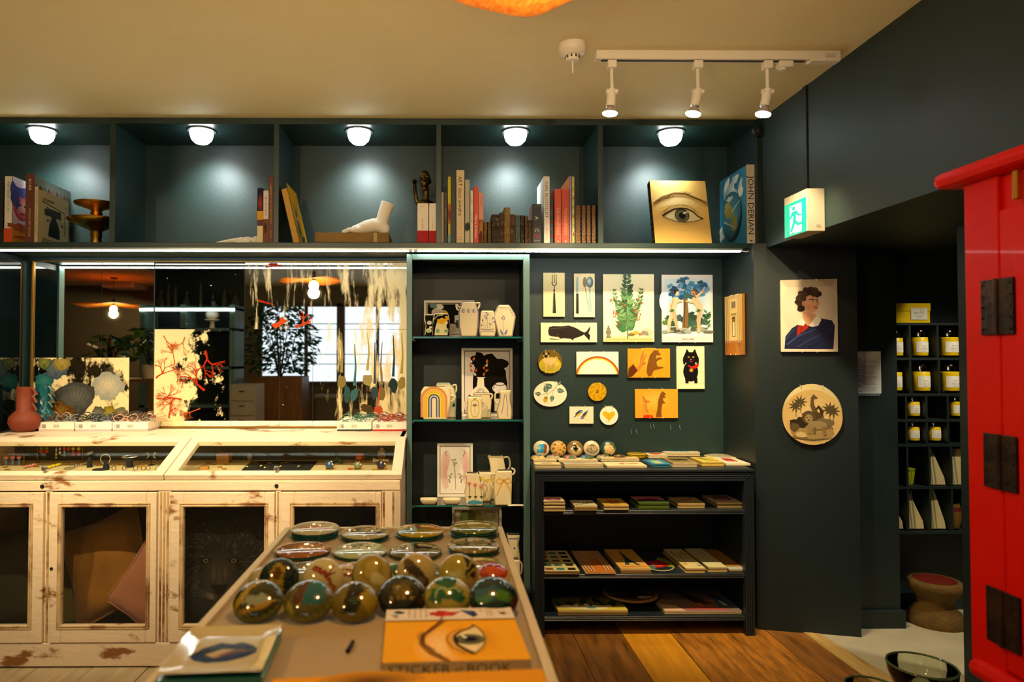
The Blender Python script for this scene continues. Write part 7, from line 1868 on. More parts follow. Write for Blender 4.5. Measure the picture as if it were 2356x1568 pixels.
def lyingbook(name, label, n0, n1, far, z0, th, c, spine_c):
    """n0, n1 = near corners at the foot, far = far edge y of the top"""
    ux = (n1 - n0).normalized(); uy = V((-ux.y, ux.x, 0)); w_ = (n1 - n0).length
    d = (far - n0).dot(uy)
    o = thing(name, label, 'book', (n0 + n1) / 2, 'sticker books on the display table')
    base = V((n0.x, n0.y, z0))
    def lb(u0, u1, v0, v1, za, zb_): return MB().obox(base + ux * (u0 + u1) / 2 + uy * (v0 + v1) / 2 + V((0, 0, (za + zb_) / 2)), ux * (u1 - u0) / 2, uy * (v1 - v0) / 2, (0, 0, (zb_ - za) / 2))
    q = lb(0, w_, 0, d, 0, .003); 
    for g in (lb(0, w_, 0, d, th - .003, th), lb(0, w_, 0, .003, 0, th)): q.add(g.v, g.f)
    q.build('cover', mat(spine_c + ' book board', c, .5), o)
    lb(.004, w_ - .004, .003, d - .004, .003, th - .003).build('pages', PAGES, o)
    return o, base, ux, uy, w_, d
zth = .022
n0, n1 = onT(879, 1557), onT(1222, 1548)
far = onT(900, 1404, TT + zth)
o, base, ux, uy, w_, d = lyingbook('sticker_book', 'yellow book with a sideways eye and white picture band, lying on the table', n0, n1, far, TT, zth, 'd8c49a', 'cream')
H = d / w_
A = eye_art(1.2, 1.2, 'f0a814', .5, .40, .78, True)
# the cover's eye stands sideways: turn the drawing a quarter
LL = []
for p_, f_, c_ in A.L:
    q = p_.copy(); q[:, 0], q[:, 1] = 1.02 - p_[:, 1] * .98, p_[:, 0] * .82 - .08
    LL.append((np.clip(q, [0, 0], [1, H]), f_, c_))
A.L = [(np.array([(0, 0), (1, 0), (1, H), (0, H)], float), [[0, 1, 2, 3]], lin('eeaa1c'))] + LL[1:]
A.put('cover_print', base + V((0, 0, zth)), ux * w_, uy * w_, o, PAPER, eps=.00002)
bz0 = H * .72
A = Art().rect(0, 0, 1, H * .24, 'e4d6c0')
A.blob(.10, .16, .04, .03, '2a3a34', 2).blob(.07, .10, .03, .015, '3a7a7c', 3).blob(.08, .06, .02, .02, 'b87a3c', 4)
for i, s in enumerate(('FIRST', 'STICKER', 'BOOK', 'ONE')): A.text(.17 + i * .045, H * .22, .022, s, '6a6254', rot=-90, fit=H * .18)
A.blob(.42, H * .12, .07, .06, 'b8301c', 5, .3).blob(.50, H * .12, .05, .05, 'c8442c', 6, .3).line([(.5, H * .12), (.58, H * .16)], .02, '8a241c').poly([(.58, H * .20), (.70, H * .17), (.72, H * .08), (.68, H * .03), (.64, H * .1)], '34406a').blob(.64, H * .16, .04, .02, '4a5a8a', 7).blob(.75, H * .18, .012, .012, 'a82c2c', 3)
for i in range(4): A.scribble(.80, .80 + .0001, H * .1, .01, '8a8070')
for i in range(3): A.rect(.79 + i * .02, H * .05, .797 + i * .02, H * .2, 'a89c84')
for i in range(5): A.line([(.92, H * .1), (.92 + .04 * cos(i * 1.2), H * .12 + .045 * sin(i * 1.2))], .007, '4a5a4a')
A.blob(.92, H * .10, .02, .02, '5a3a2a', 4)
MB().obox(base + ux * w_ / 2 + uy * (d * .865) + V((0, 0, zth + .0022)), ux * w_ * .501, uy * d * .118, (0, 0, .0003)).build('paper_band', mat('white paper band', 'e4d6c0', .6), o)
A.put('band_print', base + uy * d * .748 + V((0, 0, zth + .0026)), ux * w_, uy * w_, o, PAPER, eps=.00002)
A = Art().rect(0, 0, 1, zth / w_, 'd8c49a').text(.04, zth / w_ * .16, zth / w_ * .68, 'STICKER', '54503c', fit=.42).text(.49, zth / w_ * .3, zth / w_ * .36, 'of', '54503c', fit=.05).text(.57, zth / w_ * .16, zth / w_ * .68, 'BOOK', '54503c', fit=.30)
A.put('spine_print', base - uy * .0003, ux * w_, V((0, 0, 1)) * w_, o, SPINE, eps=.00002)
# nearer book whose far edge only is in view
zt2 = .03
f0, f1_ = atZ(628, 1561, TT + zt2), atZ(1246, 1538, TT + zt2)
ux = (f1_ - f0).normalized(); uy = V((-ux.y, ux.x, 0)); w_ = (f1_ - f0).length
dd_ = min(.19, f0.y - TY0 - .05)
nb = thing('sticker_book', 'orange-yellow book cut off by the bottom edge of the picture', 'book', (f0 + f1_) / 2 - V((0, 0, zt2)), 'sticker books on the display table')
b0_ = V((f0.x, f0.y, TT)) - uy * dd_
def lb2(za, zb_, v0=0., v1=1., i=0.): return MB().obox(b0_ + ux * w_ / 2 + uy * dd_ * (v0 + v1) / 2 + V((0, 0, (za + zb_) / 2)), ux * (w_ / 2 - i), uy * dd_ * (v1 - v0) / 2, (0, 0, (zb_ - za) / 2))
q = lb2(0, .003)
for g in (lb2(zt2 - .003, zt2), lb2(0, zt2, 0, .02)): q.add(g.v, g.f)
q.build('cover', mat('orange book board', 'd8961c', .45), nb)
lb2(.003, zt2 - .003, .02, .98, .004).build('pages', PAGES, nb)
Art().rect(0, 0, 1, dd_ / w_, 'e0981c').soft(.36, dd_ / w_ * .9, .2, .08, '5a3a14', 'c88a1c', 6).soft(.7, dd_ / w_ * .7, .3, .1, 'eab04c', 'e0981c', 4).put('cover_print', b0_ + V((0, 0, zt2)), ux * w_, uy * w_, nb, PAPER, eps=.00002)
# ================================================================ antique mirror behind the showcase
YM = 3.408
def mirror_mat(name, thr=.75, soft=.03, scale=14., stretch=(1, 1, 1), grad=None, tarn=.35, cream='e2cd98'):
    mt = bpy.data.materials.new(name); mt.use_nodes = True
    nt = mt.node_tree; L = nt.links.new
    b = nt.nodes['Principled BSDF']; out = nt.nodes['Material Output']
    b.inputs['Metallic'].default_value = 1; b.inputs['Roughness'].default_value = .012
    c = nt.nodes.new('ShaderNodeBsdfPrincipled'); c.inputs['Base Color'].default_value = (*lin(cream), 1); c.inputs['Roughness'].default_value = .4
    c.inputs['Coat Weight'].default_value = .5
    tc = nt.nodes.new('ShaderNodeTexCoord'); mp = nt.nodes.new('ShaderNodeMapping'); mp.inputs['Scale'].default_value = stretch
    L(tc.outputs['Object'], mp.inputs[0])
    n = nt.nodes.new('ShaderNodeTexNoise'); n.inputs['Scale'].default_value = scale; n.inputs['Detail'].default_value = 8; n.inputs['Roughness'].default_value = .66
    L(mp.outputs[0], n.inputs['Vector'])
    val = n.outputs['Fac']
    if grad:
        sx = nt.nodes.new('ShaderNodeSeparateXYZ'); L(tc.outputs['Object'], sx.inputs[0])
        mr = nt.nodes.new('ShaderNodeMapRange'); mr.inputs['From Min'].default_value = grad[0]; mr.inputs['From Max'].default_value = grad[1]
        mr.inputs['To Min'].default_value = grad[2]; mr.inputs['To Max'].default_value = grad[3]
        L(sx.outputs[0], mr.inputs[0])
        ad = nt.nodes.new('ShaderNodeMath'); ad.operation = 'ADD'; L(val, ad.inputs[0]); L(mr.outputs[0], ad.inputs[1]); val = ad.outputs[0]
    r = nt.nodes.new('ShaderNodeValToRGB'); r.color_ramp.elements[0].position = thr; r.color_ramp.elements[1].position = min(1, thr + soft)
    L(val, r.inputs[0])
    n2 = nt.nodes.new('ShaderNodeTexNoise'); n2.inputs['Scale'].default_value = 34; n2.inputs['Detail'].default_value = 8; n2.inputs['Roughness'].default_value = .75
    L(tc.outputs['Object'], n2.inputs['Vector'])
    r2 = nt.nodes.new('ShaderNodeValToRGB'); r2.color_ramp.elements[0].position = tarn; r2.color_ramp.elements[1].position = tarn + .16
    r2.color_ramp.elements[0].color = (.34, .31, .24, 1); r2.color_ramp.elements[1].color = (.86, .88, .84, 1)
    L(n2.outputs['Fac'], r2.inputs[0]); L(r2.outputs[0], b.inputs['Base Color'])
    mx = nt.nodes.new('ShaderNodeMixShader'); L(r.outputs[0], mx.inputs[0]); L(b.outputs[0], mx.inputs[1]); L(c.outputs[0], mx.inputs[2]); L(mx.outputs[0], out.inputs[0])
    return mt


a, b = atY(75, 981, YM), atY(936, 603, YM)
b.x = min(b.x, UX0 - .004)
pa_ = V((a.x, YM, a.z))
mp_ = thing('antique_mirror', 'big antique mirror of foxed tiles with coral and shell prints', 'mirror', pa_)
GOLD = mat('gilt frame', 'a87a2c', .35, .8)
box(a.x, b.x, YM + .004, YW - .001, a.z, b.z).build('backing', MC['dark case lining'], mp_)
fw2 = .010
for x0, x1, z0, z1 in ((a.x - fw2, a.x, a.z - fw2, b.z + .004), (a.x, b.x, a.z - fw2, a.z), (a.x, b.x, b.z, b.z + .004)):
    box(x0, x1, YM - .008, YW - .001, z0, z1).build('frame_rail', GOLD, mp_, bevel=.001)
def mx_(px): return atY(px, 800, YM).x
def mz_(py): return atY(500, py, YM).z
gx = lambda px: mx_(px) - pa_.x
MCL = mirror_mat('clear old mirror', .76, .03, 16, tarn=.2)
MSP = mirror_mat('speckled old mirror', .66, .03, 22, tarn=.24)
MDR = mirror_mat('streaked peeling mirror', .53, .12, 9, (2.6, 1, .35), None, .26)
MJL = mirror_mat('peeling mirror with prints', .51, .11, 8, (2.2, 1, .4), (gx(760), gx(936), -.04, .14), .26)
MSH = mirror_mat('mirror over shell print', .46, .06, 7, (1, 1, .8), None, .36)
MCO = mirror_mat('mirror over coral print', .60, .05, 9, (1, 1, .8), (gx(356), gx(560), .34, -.13), .30)
tiles = [(75, 233, 822, 603, MCL), (233, 353, 822, 603, MCL), (355, 562, 757, 606, MSP), (562, 718, 757, 603, MDR), (718, 936, 757, 603, MJL), (75, 298, 980, 822, MSH), (298, 354, 980, 822, MCL), (355, 532, 980, 757, MCO), (532, 643, 980, 757, MSP), (643, 720, 980, 757, MSP), (720, 936, 980, 757, MJL)]
TL = []
for x0, x1, y0, y1, mt in tiles:
    X0, X1 = max(mx_(x0), a.x) + .0008, min(mx_(x1), b.x) - .0008
    q = MB().box(X0, X1, YM, YM + .004, max(mz_(y0), a.z) + .0008, min(mz_(y1), b.z) - .0008)
    TL.append(q.build('mirror_tile', mt, mp_))
k_ = YM / F
def mart(A, tile, px, py, wpx, name='printed_motif'): A.put(name, (mx_(px), YM - .0001, mz_(py)), (wpx * k_, 0, 0), (0, 0, wpx * k_), tile, PAPER, eps=.000004, lift=.0002)
A = Art(); RD, OR = 'a82a12', 'b8501e'
for x, y, l, an, w__, c, d, sd in ((.02, .62, .10, 35, .024, RD, 6, 1), (.26, .80, .085, 95, .018, OR, 6, 2), (.03, .36, .09, -5, .018, RD, 6, 4), (.36, .34, .10, 170, .022, RD, 6, 5), (.66, .98, .12, -75, .034, RD, 5, 6), (.30, .56, .06, 80, .012, 'a0602c', 5, 7), (.20, .10, .08, 80, .016, RD, 6, 8), (.66, .46, .13, 140, .03, RD, 5, 9), (.60, .22, .08, 200, .014, OR, 5, 10), (.12, 1.18, .08, -60, .014, OR, 5, 11), (.40, 1.16, .08, -110, .014, OR, 5, 12)): A.coral(x, y, l, an, w__, c, d, sd, 30)
A.L = [(np.clip(p_, [.006, .01], [.99, 1.22]), f_, c_) for p_, f_, c_ in A.L]
mart(A, TL[7], 356, 978, 174)
A = Art(); A.coral(.42, .02, .10, 30, .10, 'c84a20', 2, 3, 20).coral(.75, .02, .12, 20, .05, 'b8401c', 3, 5, 26).line([(.2, .42), (.44, .36)], .04, RD, .01).blob(.42, .97, .07, .025, 'a82c1c', 3).line([(.3, .92), (.55, .95)], .02, 'a82c1c')
A.L = [(np.clip(p_, [.006, .01], [.99, .98]), f_, c_) for p_, f_, c_ in A.L]
mart(A, TL[3], 562.5, 756, 154)
# shells and urchins
A = Art()
for x, y, r_, c, c2 in ((.12, .46, .10, '1c5658', '3a7c70'), (.78, .42, .16, '8a8c84', 'b8a98a'), (.24, .60, .12, '3c4a54', '5c6a70'), (.45, .30, .20, '3a3a38', '5a5a54'), (.28, .13, .14, '5a3c14', '8c6424'), (.80, .15, .07, '6a5a14', 'a89430'), (.68, .14, .07, '4a4a3c', '7c7860'), (.40, .10, .09, '4c3414', '7a5a2c'), (.12, .22, .07, '2c3420', '4a5030'), (.12, .66, .07, '4c5424', '8a8a4c'), (.30, .66, .09, '7c6a2c', 'a8944c'), (.92, .12, .08, '5c5c4c', '8c7a5c')):
    for q_ in range(5): A.blob(x, y, r_ * (1 - q_ * .18), r_ * .92 * (1 - q_ * .18), mixc(c, c2, q_ / 4), int(x * 99) + q_, .16, 22)
    for i in range(7): A.line([(x, y - r_ * .7), (x + r_ * .8 * sin((i - 3) * .35), y + r_ * .75 * cos((i - 3) * .35))], .005, c, .004)
A.L = [(np.clip(p_, [.006, .02], [.99, .70]), f_, c_) for p_, f_, c_ in A.L]
mart(A, TL[5], 76, 980, 220)
A = Art()
for i, (x, c) in enumerate(((.30, '8a7a44'), (.44, '3a6a6c'), (.58, 'a89a60'), (.66, '3a4a50'), (.74, '8a7444'), (.86, '2a3c40'), (.95, 'a8904c'))):
    rr = random.Random(i); y = rr.uniform(.3, .5)
    A.line([(x, y + .1), (x + rr.uniform(-.02, .02), y + .3), (x, y + .55)], .03, c, .008).blob(x, y, .045, .07, mixc(c, '1c1c14', .3), i, .3, 10)
A.blob(.70, .16, .05, .05, 'b84a2c', 3).line([(.69, .2), (.72, .42)], .014, 'b84a2c').blob(.58, .18, .07, .05, '4a3a20', 4).blob(.46, .12, .04, .05, '3a2a1c', 5).blob(.36, .34, .03, .1, '2c4a4c', 6)
A.L = [(np.clip(p_, [.01, .01], [.99, 1.0]), f_, c_) for p_, f_, c_ in A.L]
mart(A, TL[10], 722, 978, 212)

# ================================================================ reading glasses on their white boxes
BTOP = ZB
WBX = mat('white card box', 'ece2d2', .5)
def gbox(px0, px1, label, band, side=0):
    yf = atZ((px0 + px1) / 2, 991.5, BTOP).y
    x0, x1 = atY(px0, 990, yf).x, atY(px1, 990, yf).x - .001
    z0 = BTOP + .0004; h = atY(px0, 971, yf).z - z0
    o = thing('glasses_box', label, 'box', ((x0 + x1) / 2, yf, z0), 'white reading-glasses boxes')
    box(x0 + .001, x1 - .001, yf + .001, 3.392, z0, z0 + h * .2).build('base', mat('box band ' + band, band, .5), o)
    box(x0, x1, yf, 3.393, z0 + h * .2, z0 + h).build('lid', WBX, o, bevel=.001)
    w_ = x1 - x0; H = h / w_
    A = Art().text(.5, H * .42, H * .3, 'IZIPIZI', '34343a', fit=.16, al='c')
    for k in range(9): A.rect(.10 + k * .012, H * .34, .105 + k * .012 + .003 * (k % 3), H * .78, '7c7a80')
    for k in range(3): A.scribble(.03, .08, H * (.4 + .14 * k), .012, '9a98a0', k)
    A.put('label_print', (x0, yf - .0002, z0), (w_, 0, 0), (0, 0, w_), o)
    return x0, x1, yf, z0 + h
GB = [gbox(88, 171, 'leftmost white glasses box beside the terracotta vase', 'c8b0a0'), gbox(172.5, 257, 'middle white glasses box of the left three', 'b8a8b0'), gbox(258.5, 341, 'right white glasses box of the left three', 'c0a8a0'), gbox(775, 855, 'white glasses box with dark base and green glasses', '24302e'), gbox(857, 936, 'white glasses box with red base and red glasses', 'b01c1c')]
LENS = thin_glass('spectacle lens', (.94, .95, .94), 1.6)
def specs(label, c, mt, ang, tilt):
    o = thing('reading_glasses', label, 'glasses', c, 'folded reading glasses on boxes', local=True, rot=(rad(tilt), 0, rad(ang)))
    def rim(s): return [V((s * .034 + .024 * cos(t) * (1 + .08 * cos(2 * t)), 0, .020 + .0195 * sin(t))) for t in (2 * pi * i / 18 for i in range(18))]
    for s in (-1, 1):
        MB().tube(rim(s), .0021, 6, True).build('rim', mt, o, smooth=1)
        MB().add([p for p in rim(s)], [tuple(range(18))]).build('lens', LENS, o)
        MB().tube([V((s * .059, 0, .028)), V((s * .061, .006, .029)), V((s * .03, .012, .026)), V((-s * .045, .014 + .003 * s, .014)), V((-s * .060, .014, .006))], [.0022, .0022, .0018, .0018, .0026], 6).build('temple', mt, o, smooth=1)
    MB().tube([V((-.011, 0, .025)), V((0, -.001, .029)), V((.011, 0, .025))], .0022, 6).build('bridge', mt, o, smooth=1)
    return o
SC = {'green': '0e6a54', 'red': 'b0141c', 'navy': '20305c', 'tortoise': '5a3414', 'blush': 'd09a84', 'black': '16181c', 'grey': '7a8488'}
def smat(n): return mat(n + ' acetate', SC[n], .2, coat=.5)
pos = [(0, .22, 'tortoise', 'near row'), (0, .72, 'grey', 'near row'), (1, .25, 'black', 'near row'), (1, .78, 'navy', 'near row'), (2, .25, 'blush', 'near row'), (2, .74, 'tortoise', 'near row')]
nm = ['leftmost box', 'leftmost box', 'middle left box', 'middle left box', 'third left box', 'third left box']
for i, (bi, u, cn, rw) in enumerate(pos):
    x0, x1, yf, z1 = GB[bi]
    specs(f'{cn} reading glasses in the near row on the {nm[i]}', V((x0 + (x1 - x0) * u, yf + .030, z1 + .001)), smat(cn), R.uniform(-12, 12), R.uniform(-38, -22))
for i, (bi, u, cn) in enumerate(((0, .3, 'blush'), (0, .85, 'black'), (1, .4, 'grey'), (1, .95, 'tortoise'), (2, .45, 'black'), (2, .9, 'blush'))):
    x0, x1, yf, z1 = GB[bi]
    specs(f'{cn} reading glasses in the far row on the {nm[bi * 2]}', V((x0 + (x1 - x0) * u, yf + .09, z1 + .001)), smat(cn), R.uniform(-14, 14), R.uniform(-30, -10))
for bi, u, dy, cn, lb in ((3, .48, .03, 'green', 'green reading glasses at the front of the right-hand boxes'), (3, .80, .10, 'green', 'second pair of green reading glasses, behind the first'), (4, .5, .03, 'red', 'red reading glasses at the front of the box with red base'), (4, .62, .075, 'red', 'second pair of red reading glasses, behind the front pair'), (4, .5, .12, 'black', 'black reading glasses behind both red pairs')):
    x0, x1, yf, z1 = GB[bi]
    specs(lb, V((x0 + (x1 - x0) * u, yf + dy, z1 + .001)), smat(cn), R.uniform(-8, 8), R.uniform(-35, -20))

# ring-necked vases at the left end of the case
def ringvase(name, label, px, pyt, pyb, c, mt, k=1., hs=1):
    p = atZ(px, pyb, BTOP); y = 3.25 if k == 1 else 3.35
    sc_ = y / F; zt_ = atY(px, pyt, y).z; h = zt_ - BTOP; x = atY(px, 900, y).x
    o = thing(name, label, 'vase', (x, y, BTOP + .0005))
    r_ = 34 * sc_ * k; rn = 17.5 * sc_ * k
    MB().lathe([(r_ * .55, .0), (r_ * .85, h * .07), (r_, h * .20), (r_ * .96, h * .32), (r_ * .72, h * .42), (rn, h * .48), (rn * .98, h * .98), (rn * 1.02, h), (rn * .86, h * .99), (rn * .8, h * .6), (.001, h * .5)], (x, y, BTOP + .0005), 32).build('body', mt, o, smooth=50)
    for i in range(3):
        z = BTOP + h * (.90 - i * .175)
        MB().tube([V((x + rn * .95 + .012 * k * (1 - cos(t)) * .5 + .010 * sin(t / 2), y - .003, z + .016 * k * cos(t / 1.0) * 1.0 - 0)) for t in np.linspace(0, pi, 9)], .0062 * k, 8).build('handle_ring', mt, o, smooth=1)
    return o
ringvase('terracotta_vase', 'terracotta vase with ring handles at the left end of the showcase', 58, 890, 991, 0, mat('terracotta', '8a3a1c', .65, noise=(20, '763014', .3, .7), bump=(50, .15)))
ringvase('teal_vase', 'teal ring-handled vase half hidden behind the terracotta one', 98, 884, 975, 0, mat('teal glaze', '0e5a62', .25, coat=.6), .84)
p = atY(2, 920, 3.33)
tdsh = thing('teal_dish', 'teal footed dish cut off at the left edge, beside the vases', 'dish', (p.x - .03, 3.33, BTOP))
MB().lathe([(.03, .0), (.018, .02), (.016, .10), (.05, .125), (.075, .135), (.074, .142), (.05, .132), (.001, .128)], (p.x - .02, 3.31, BTOP + .0005), 28).build('dish_body', mat('sea green glaze', '1c7a64', .25, coat=.6), tdsh, smooth=50)

# ================================================================ jewellery inside the case
TJ = TRZ + .0004
SIL = mat('silver', 'd4d4d0', .2, 1.)
GLD = mat('gold wire', 'c8962c', .25, 1.)
BLV = mat('black velvet stand', '14161a', .9)
def jz(px, py): return atZ(px, py, TJ)
def wire(name, label, px0, px1, pyb, h, y=None):
    p, q = jz(px0, pyb), jz(px1, pyb)
    o = thing(name, label, 'earring stand', (p + q) / 2)
    MB().tube([p, p + V((0, 0, h)), V((q.x, p.y, TJ + h)), V((q.x, p.y, TJ))], .0018, 6).build('wire', GLD, o, smooth=1)
    for e in (p, V((q.x, p.y, TJ))): box(e.x - .006, e.x + .006, e.y - .012, e.y + .012, TJ, TJ + .002).build('foot', GLD, o)
    return p, V((q.x, p.y, TJ)), h
def drop(label, c, parts, grp='hanging earrings'):
    """parts: (dz, rx, rz, material) stacked downwards from the hook"""
    o = thing('earring', label, 'earring', c, grp)
    MB().tube([c + V((0, -.001, .003)), c + V((0, .003, .004)), c + V((0, .003, -.004))], .0008, 5).build('hook', GLD, o)
    z = 0
    for nm_, rx_, rz_, mt in parts:
        MB().sph(c + V((0, -.002, z - rz_)), (rx_, rx_ * .6, rz_), 10, 6).build(nm_, mt, o, smooth=1); z -= rz_ * 1.8
CORL, LEM, LIME, PNKP, SKYB = mat('coral enamel', 'd0482c', .35), mat('lemon enamel', 'd8c414', .35), mat('lime enamel', '7aa81c', .35), mat('pink petals', 'd88a80', .6), mat('blue tassel', '6a94c8', .8)
l, r_, h = wire('earring_stand', 'wide brass wire stand hung with fruit earrings in the left case', 86, 189, 1063, .075)
n = 9
spec = [('green and coral cherry', [('bead', .008, .006, LIME), ('fruit', .009, .010, CORL)]), ('green and coral cherry', [('bead', .008, .006, LIME), ('fruit', .009, .010, CORL)]), ('silver cross', [('cross', .004, .012, SIL), ('pendant', .006, .012, SIL), ('disc', .007, .007, SIL)]), ('silver charm', [('bead', .005, .008, SIL), ('disc', .006, .012, SIL)]), ('red and lime heart', [('heart', .008, .007, CORL), ('bead', .004, .010, SIL), ('leaf', .006, .008, LIME)]), ('coral rosebud', [('bud', .009, .009, CORL)]), ('yellow and coral flower', [('top', .009, .008, LEM), ('petal', .008, .014, CORL)]), ('yellow and coral flower', [('top', .009, .008, LEM), ('petal', .008, .014, CORL)])]
us_ = [.09, .21, .42, .50, .60, .69, .80, .92]
nth = ['first', 'second', 'third', 'fourth', 'fifth', 'sixth', 'seventh', 'last']
for i, (nm_, pt) in enumerate(spec): drop(f'{nm_} earring, {nth[i]} along the wide brass stand', l.lerp(r_, us_[i]) + V((0, 0, h - .004)), pt)
l, r_, h = wire('earring_stand', 'low brass wire stand with pink flower earrings at far left', 4, 55, 1070, .048)
for i, u in enumerate((.2, .5, .78)):
    drop(f'pink flower earring with blue tassel, {nth[i]} along the low stand', l.lerp(r_, u) + V((0, 0, h - .004)), [('flower', .011, .008, PNKP), ('tassel', .006, .016, SKYB)])
def cone_stand(label, px, pyb, hpx, r0, r1, kind):
    p = jz(px, pyb); h = hpx / F * p.y
    o = thing('ring_stand', label, 'jewelry stand', p, 'black jewelry stands')
    MB().lathe([(r0, 0), (r0, .003), (r0 * .8, h * .4), (r1, h * .96), (r1 * .6, h)], p, 18).build('stand_body', BLV, o, smooth=50)
    rg = tag(MB().tube([p + V(((r1 + .004) * 1.5 * cos(t), -.006, h + .010 + (r1 + .004) * 1.5 * sin(t))) if kind == 'ring' else p + V(((.034 if kind == 'cuff' else .012) * cos(t), (.012 if kind == 'cuff' else .010) * sin(t), h + .004 + .004 * sin(t + .5))) for t in (2 * pi * i / 20 for i in range(20))], .0022, 6, True).build('bracelet' if kind == 'cuff' else 'ring', SIL, loc=p + V((0, 0, h)), smooth=1), {'ring': 'upright silver ring on the short black stand', 'band': 'silver ring around the tip of the tall black cone', 'cuff': 'wide silver bracelet lying on the black round stand'}[kind], 'jewelry')
cone_stand('tall black cone stand with a silver ring, middle of left case', 206, 1074, 30, .012, .006, 'band')
cone_stand('short black stand holding an upright silver ring', 244, 1076, 16, .014, .010, 'ring')
cone_stand('thick black round stand under the wide silver bracelet', 298, 1074, 22, .018, .018, 'cuff')
p = jz(348, 1070); o = thing('earring_tree', 'black T-shaped stand with two silver hoop earrings', 'jewelry stand', p)
MB().tube([p, p + V((0, 0, .058))], .0016, 6).tube([p + V((-.024, 0, .058)), p + V((.024, 0, .058))], .0016, 6).build('stem', MC['black plastic'], o)
box(p.x - .012, p.x + .012, p.y - .010, p.y + .010, TJ, TJ + .003).build('base', MC['black plastic'], o)
for s, lb in ((-1, 'left'), (1, 'right')):
    c = p + V((s * .018, -.002, .056))
    tag(MB().tube([c + V((.006 * cos(t) * s, 0, -.010 + .012 * sin(t))) for t in np.linspace(.6, 5.2, 12)], .0022, 6).build('hoop_earring', SIL, loc=c, smooth=1), f'{lb} silver hoop earring on the black T-shaped stand', 'earring', 'silver hoops')
def beads(label, px0, px1, py0, py1, n, r_, mt, seed, grp=None):
    rr = random.Random(seed); a, b = jz(px0, py1), jz(px1, py0)
    o = thing('bead_necklace', label, 'necklace', (a + b) / 2)
    P = []
    for i in range(n):
        t = i / n
        P.append(V((a.x + (b.x - a.x) * (.5 + .48 * sin(t * 15 + seed)), a.y + (b.y - a.y) * (.5 + .45 * cos(t * 11 + seed * 2)), TJ + r_ + .004 * rr.random())))
    q = MB()
    for c in P: q.sph(c, r_, 8, 5)
    tag(q.build('beads', mt, o, smooth=1), kind='stuff')
    MB().tube(P[:8], .0008, 4).build('thread', GLD, o)
beads('pile of silver bead necklaces beside the black stands', 146, 204, 1067, 1082, 46, .0046, SIL, 1)
beads('pale pink bead necklace coiled left of the yellow beads', 50, 90, 1069, 1078, 34, .0040, PNKP, 2)
beads('yellow and orange bead necklace lying under the brass stand', 102, 140, 1069, 1081, 30, .0050, LEM, 3)
for i, (px, py, lb) in enumerate(((12, 1075, 'far left'), (17, 1081, 'far left corner'), (84, 1074, 'between pink and yellow beads'), (228, 1071, 'before the short black stand'), (278, 1070, 'left of the bracelet stand'), (291, 1072, 'below the bracelet stand'), (322, 1074, 'right of the bracelet stand'), (336, 1070, 'below the black T-shaped stand'))):
    p = jz(px, py); o = tag(box(p.x - .012, p.x + .012, p.y - .005, p.y + .005, TJ, TJ + .004).build('gold_bar_pin', GLD, loc=p, bevel=.001), f'small gold bar pin on the tray, {lb}', 'jewelry', 'gold bar pins')
for i, px in enumerate((262, 286, 312, 330, 341, 362)):
    p = jz(px, 1081); tag(MB().tube([p + V((.009 * cos(t), .003 * sin(t), .009 + .009 * sin(t))) for t in (2 * pi * i_ / 16 for i_ in range(16))], .0018, 6, True).build('front_ring', SIL if i % 3 else GLD, loc=p, smooth=1), f'{"silver" if i % 3 else "gold"} ring along the front of the left case, {nth[i]} from the left', 'ring', 'rings along the front')
p = jz(232, 1080); tag(MB().lathe([(.034, 0), (.034, .003), (.001, .0032)], p, 24).build('velvet_disc', BLV, loc=p, smooth=50), 'flat dark round pad at the front of the left case', 'pad')
# right case
KR = mat('kraft card', 'b8823a', .7)
p = jz(512, 1066); o = thing('kraft_box', 'small kraft cardboard box at the left of the right case', 'box', p)
box(p.x - .028, p.x + .028, p.y, p.y + .05, TJ, TJ + .022).build('base', KR, o, bevel=.001); box(p.x - .029, p.x + .029, p.y - .001, p.y + .051, TJ + .0215, TJ + .045).build('lid', KR, o, bevel=.001)
p = jz(470, 1079); tag(box(p.x - .02, p.x + .018, p.y - .008, p.y + .012, TJ, TJ + .012).build('kraft_tray', KR, loc=p, bevel=.001), 'low kraft tray beside the middle rail of the case', 'tray')
for i, (px, py) in enumerate(((480, 1066), (492, 1069), (506, 1075), (516, 1079), (520, 1069))):
    p = jz(px, py); tag(MB().tube([p + V((.010 * cos(t), .005 * sin(t), .002)) for t in (2 * pi * k / 12 for k in range(12))], .0016, 5, True).build('gold_hoop', GLD, loc=p, smooth=1), f'gold hoop on the linen near the kraft box, {nth[i]} from the left', 'earring', 'gold hoops')
p = jz(573, 1058); tag(MB().sph(p + V((0, .01, .014)), (.012, .008, .015), 12, 8).build('cream_shell', STONE, loc=p, smooth=1), 'small cream shell at the back behind the black pad', 'shell')
a, b, c, d = jz(556, 1082), jz(712, 1082), jz(730, 1062), jz(578, 1062)
pad = thing('velvet_pad', 'black velvet pad with rows of gold earrings', 'pad', (a + b + c + d) / 4)
MB().prism([(q.x, q.y) for q in (a, b, c, d)], (0, 0, TJ), (1, 0, 0), (0, 1, 0), (0, 0, .004)).build('pad_body', BLV, pad)
for i, (px, py) in enumerate(((572, 1076), (576, 1068), (588, 1068), (603, 1074), (620, 1068), (612, 1078), (652, 1068), (661, 1066), (648, 1075), (690, 1075))):
    p = jz(px, py) + V((0, 0, .0045)); o = tag(MB().tube([p + V((-.010, 0, 0)), p + V((-.003, .003, .003)), p + V((.004, -.002, .002)), p + V((.011, .001, 0))], .0014, 5).build('gold_earring', GLD, loc=p, smooth=1), f'thin gold earring {"in the front row" if py > 1072 else "in the back row"} of the black pad, {nth[i // 2]} {["from the left", "pair along"][i % 2]}', 'earring', 'gold earrings on the black pad')
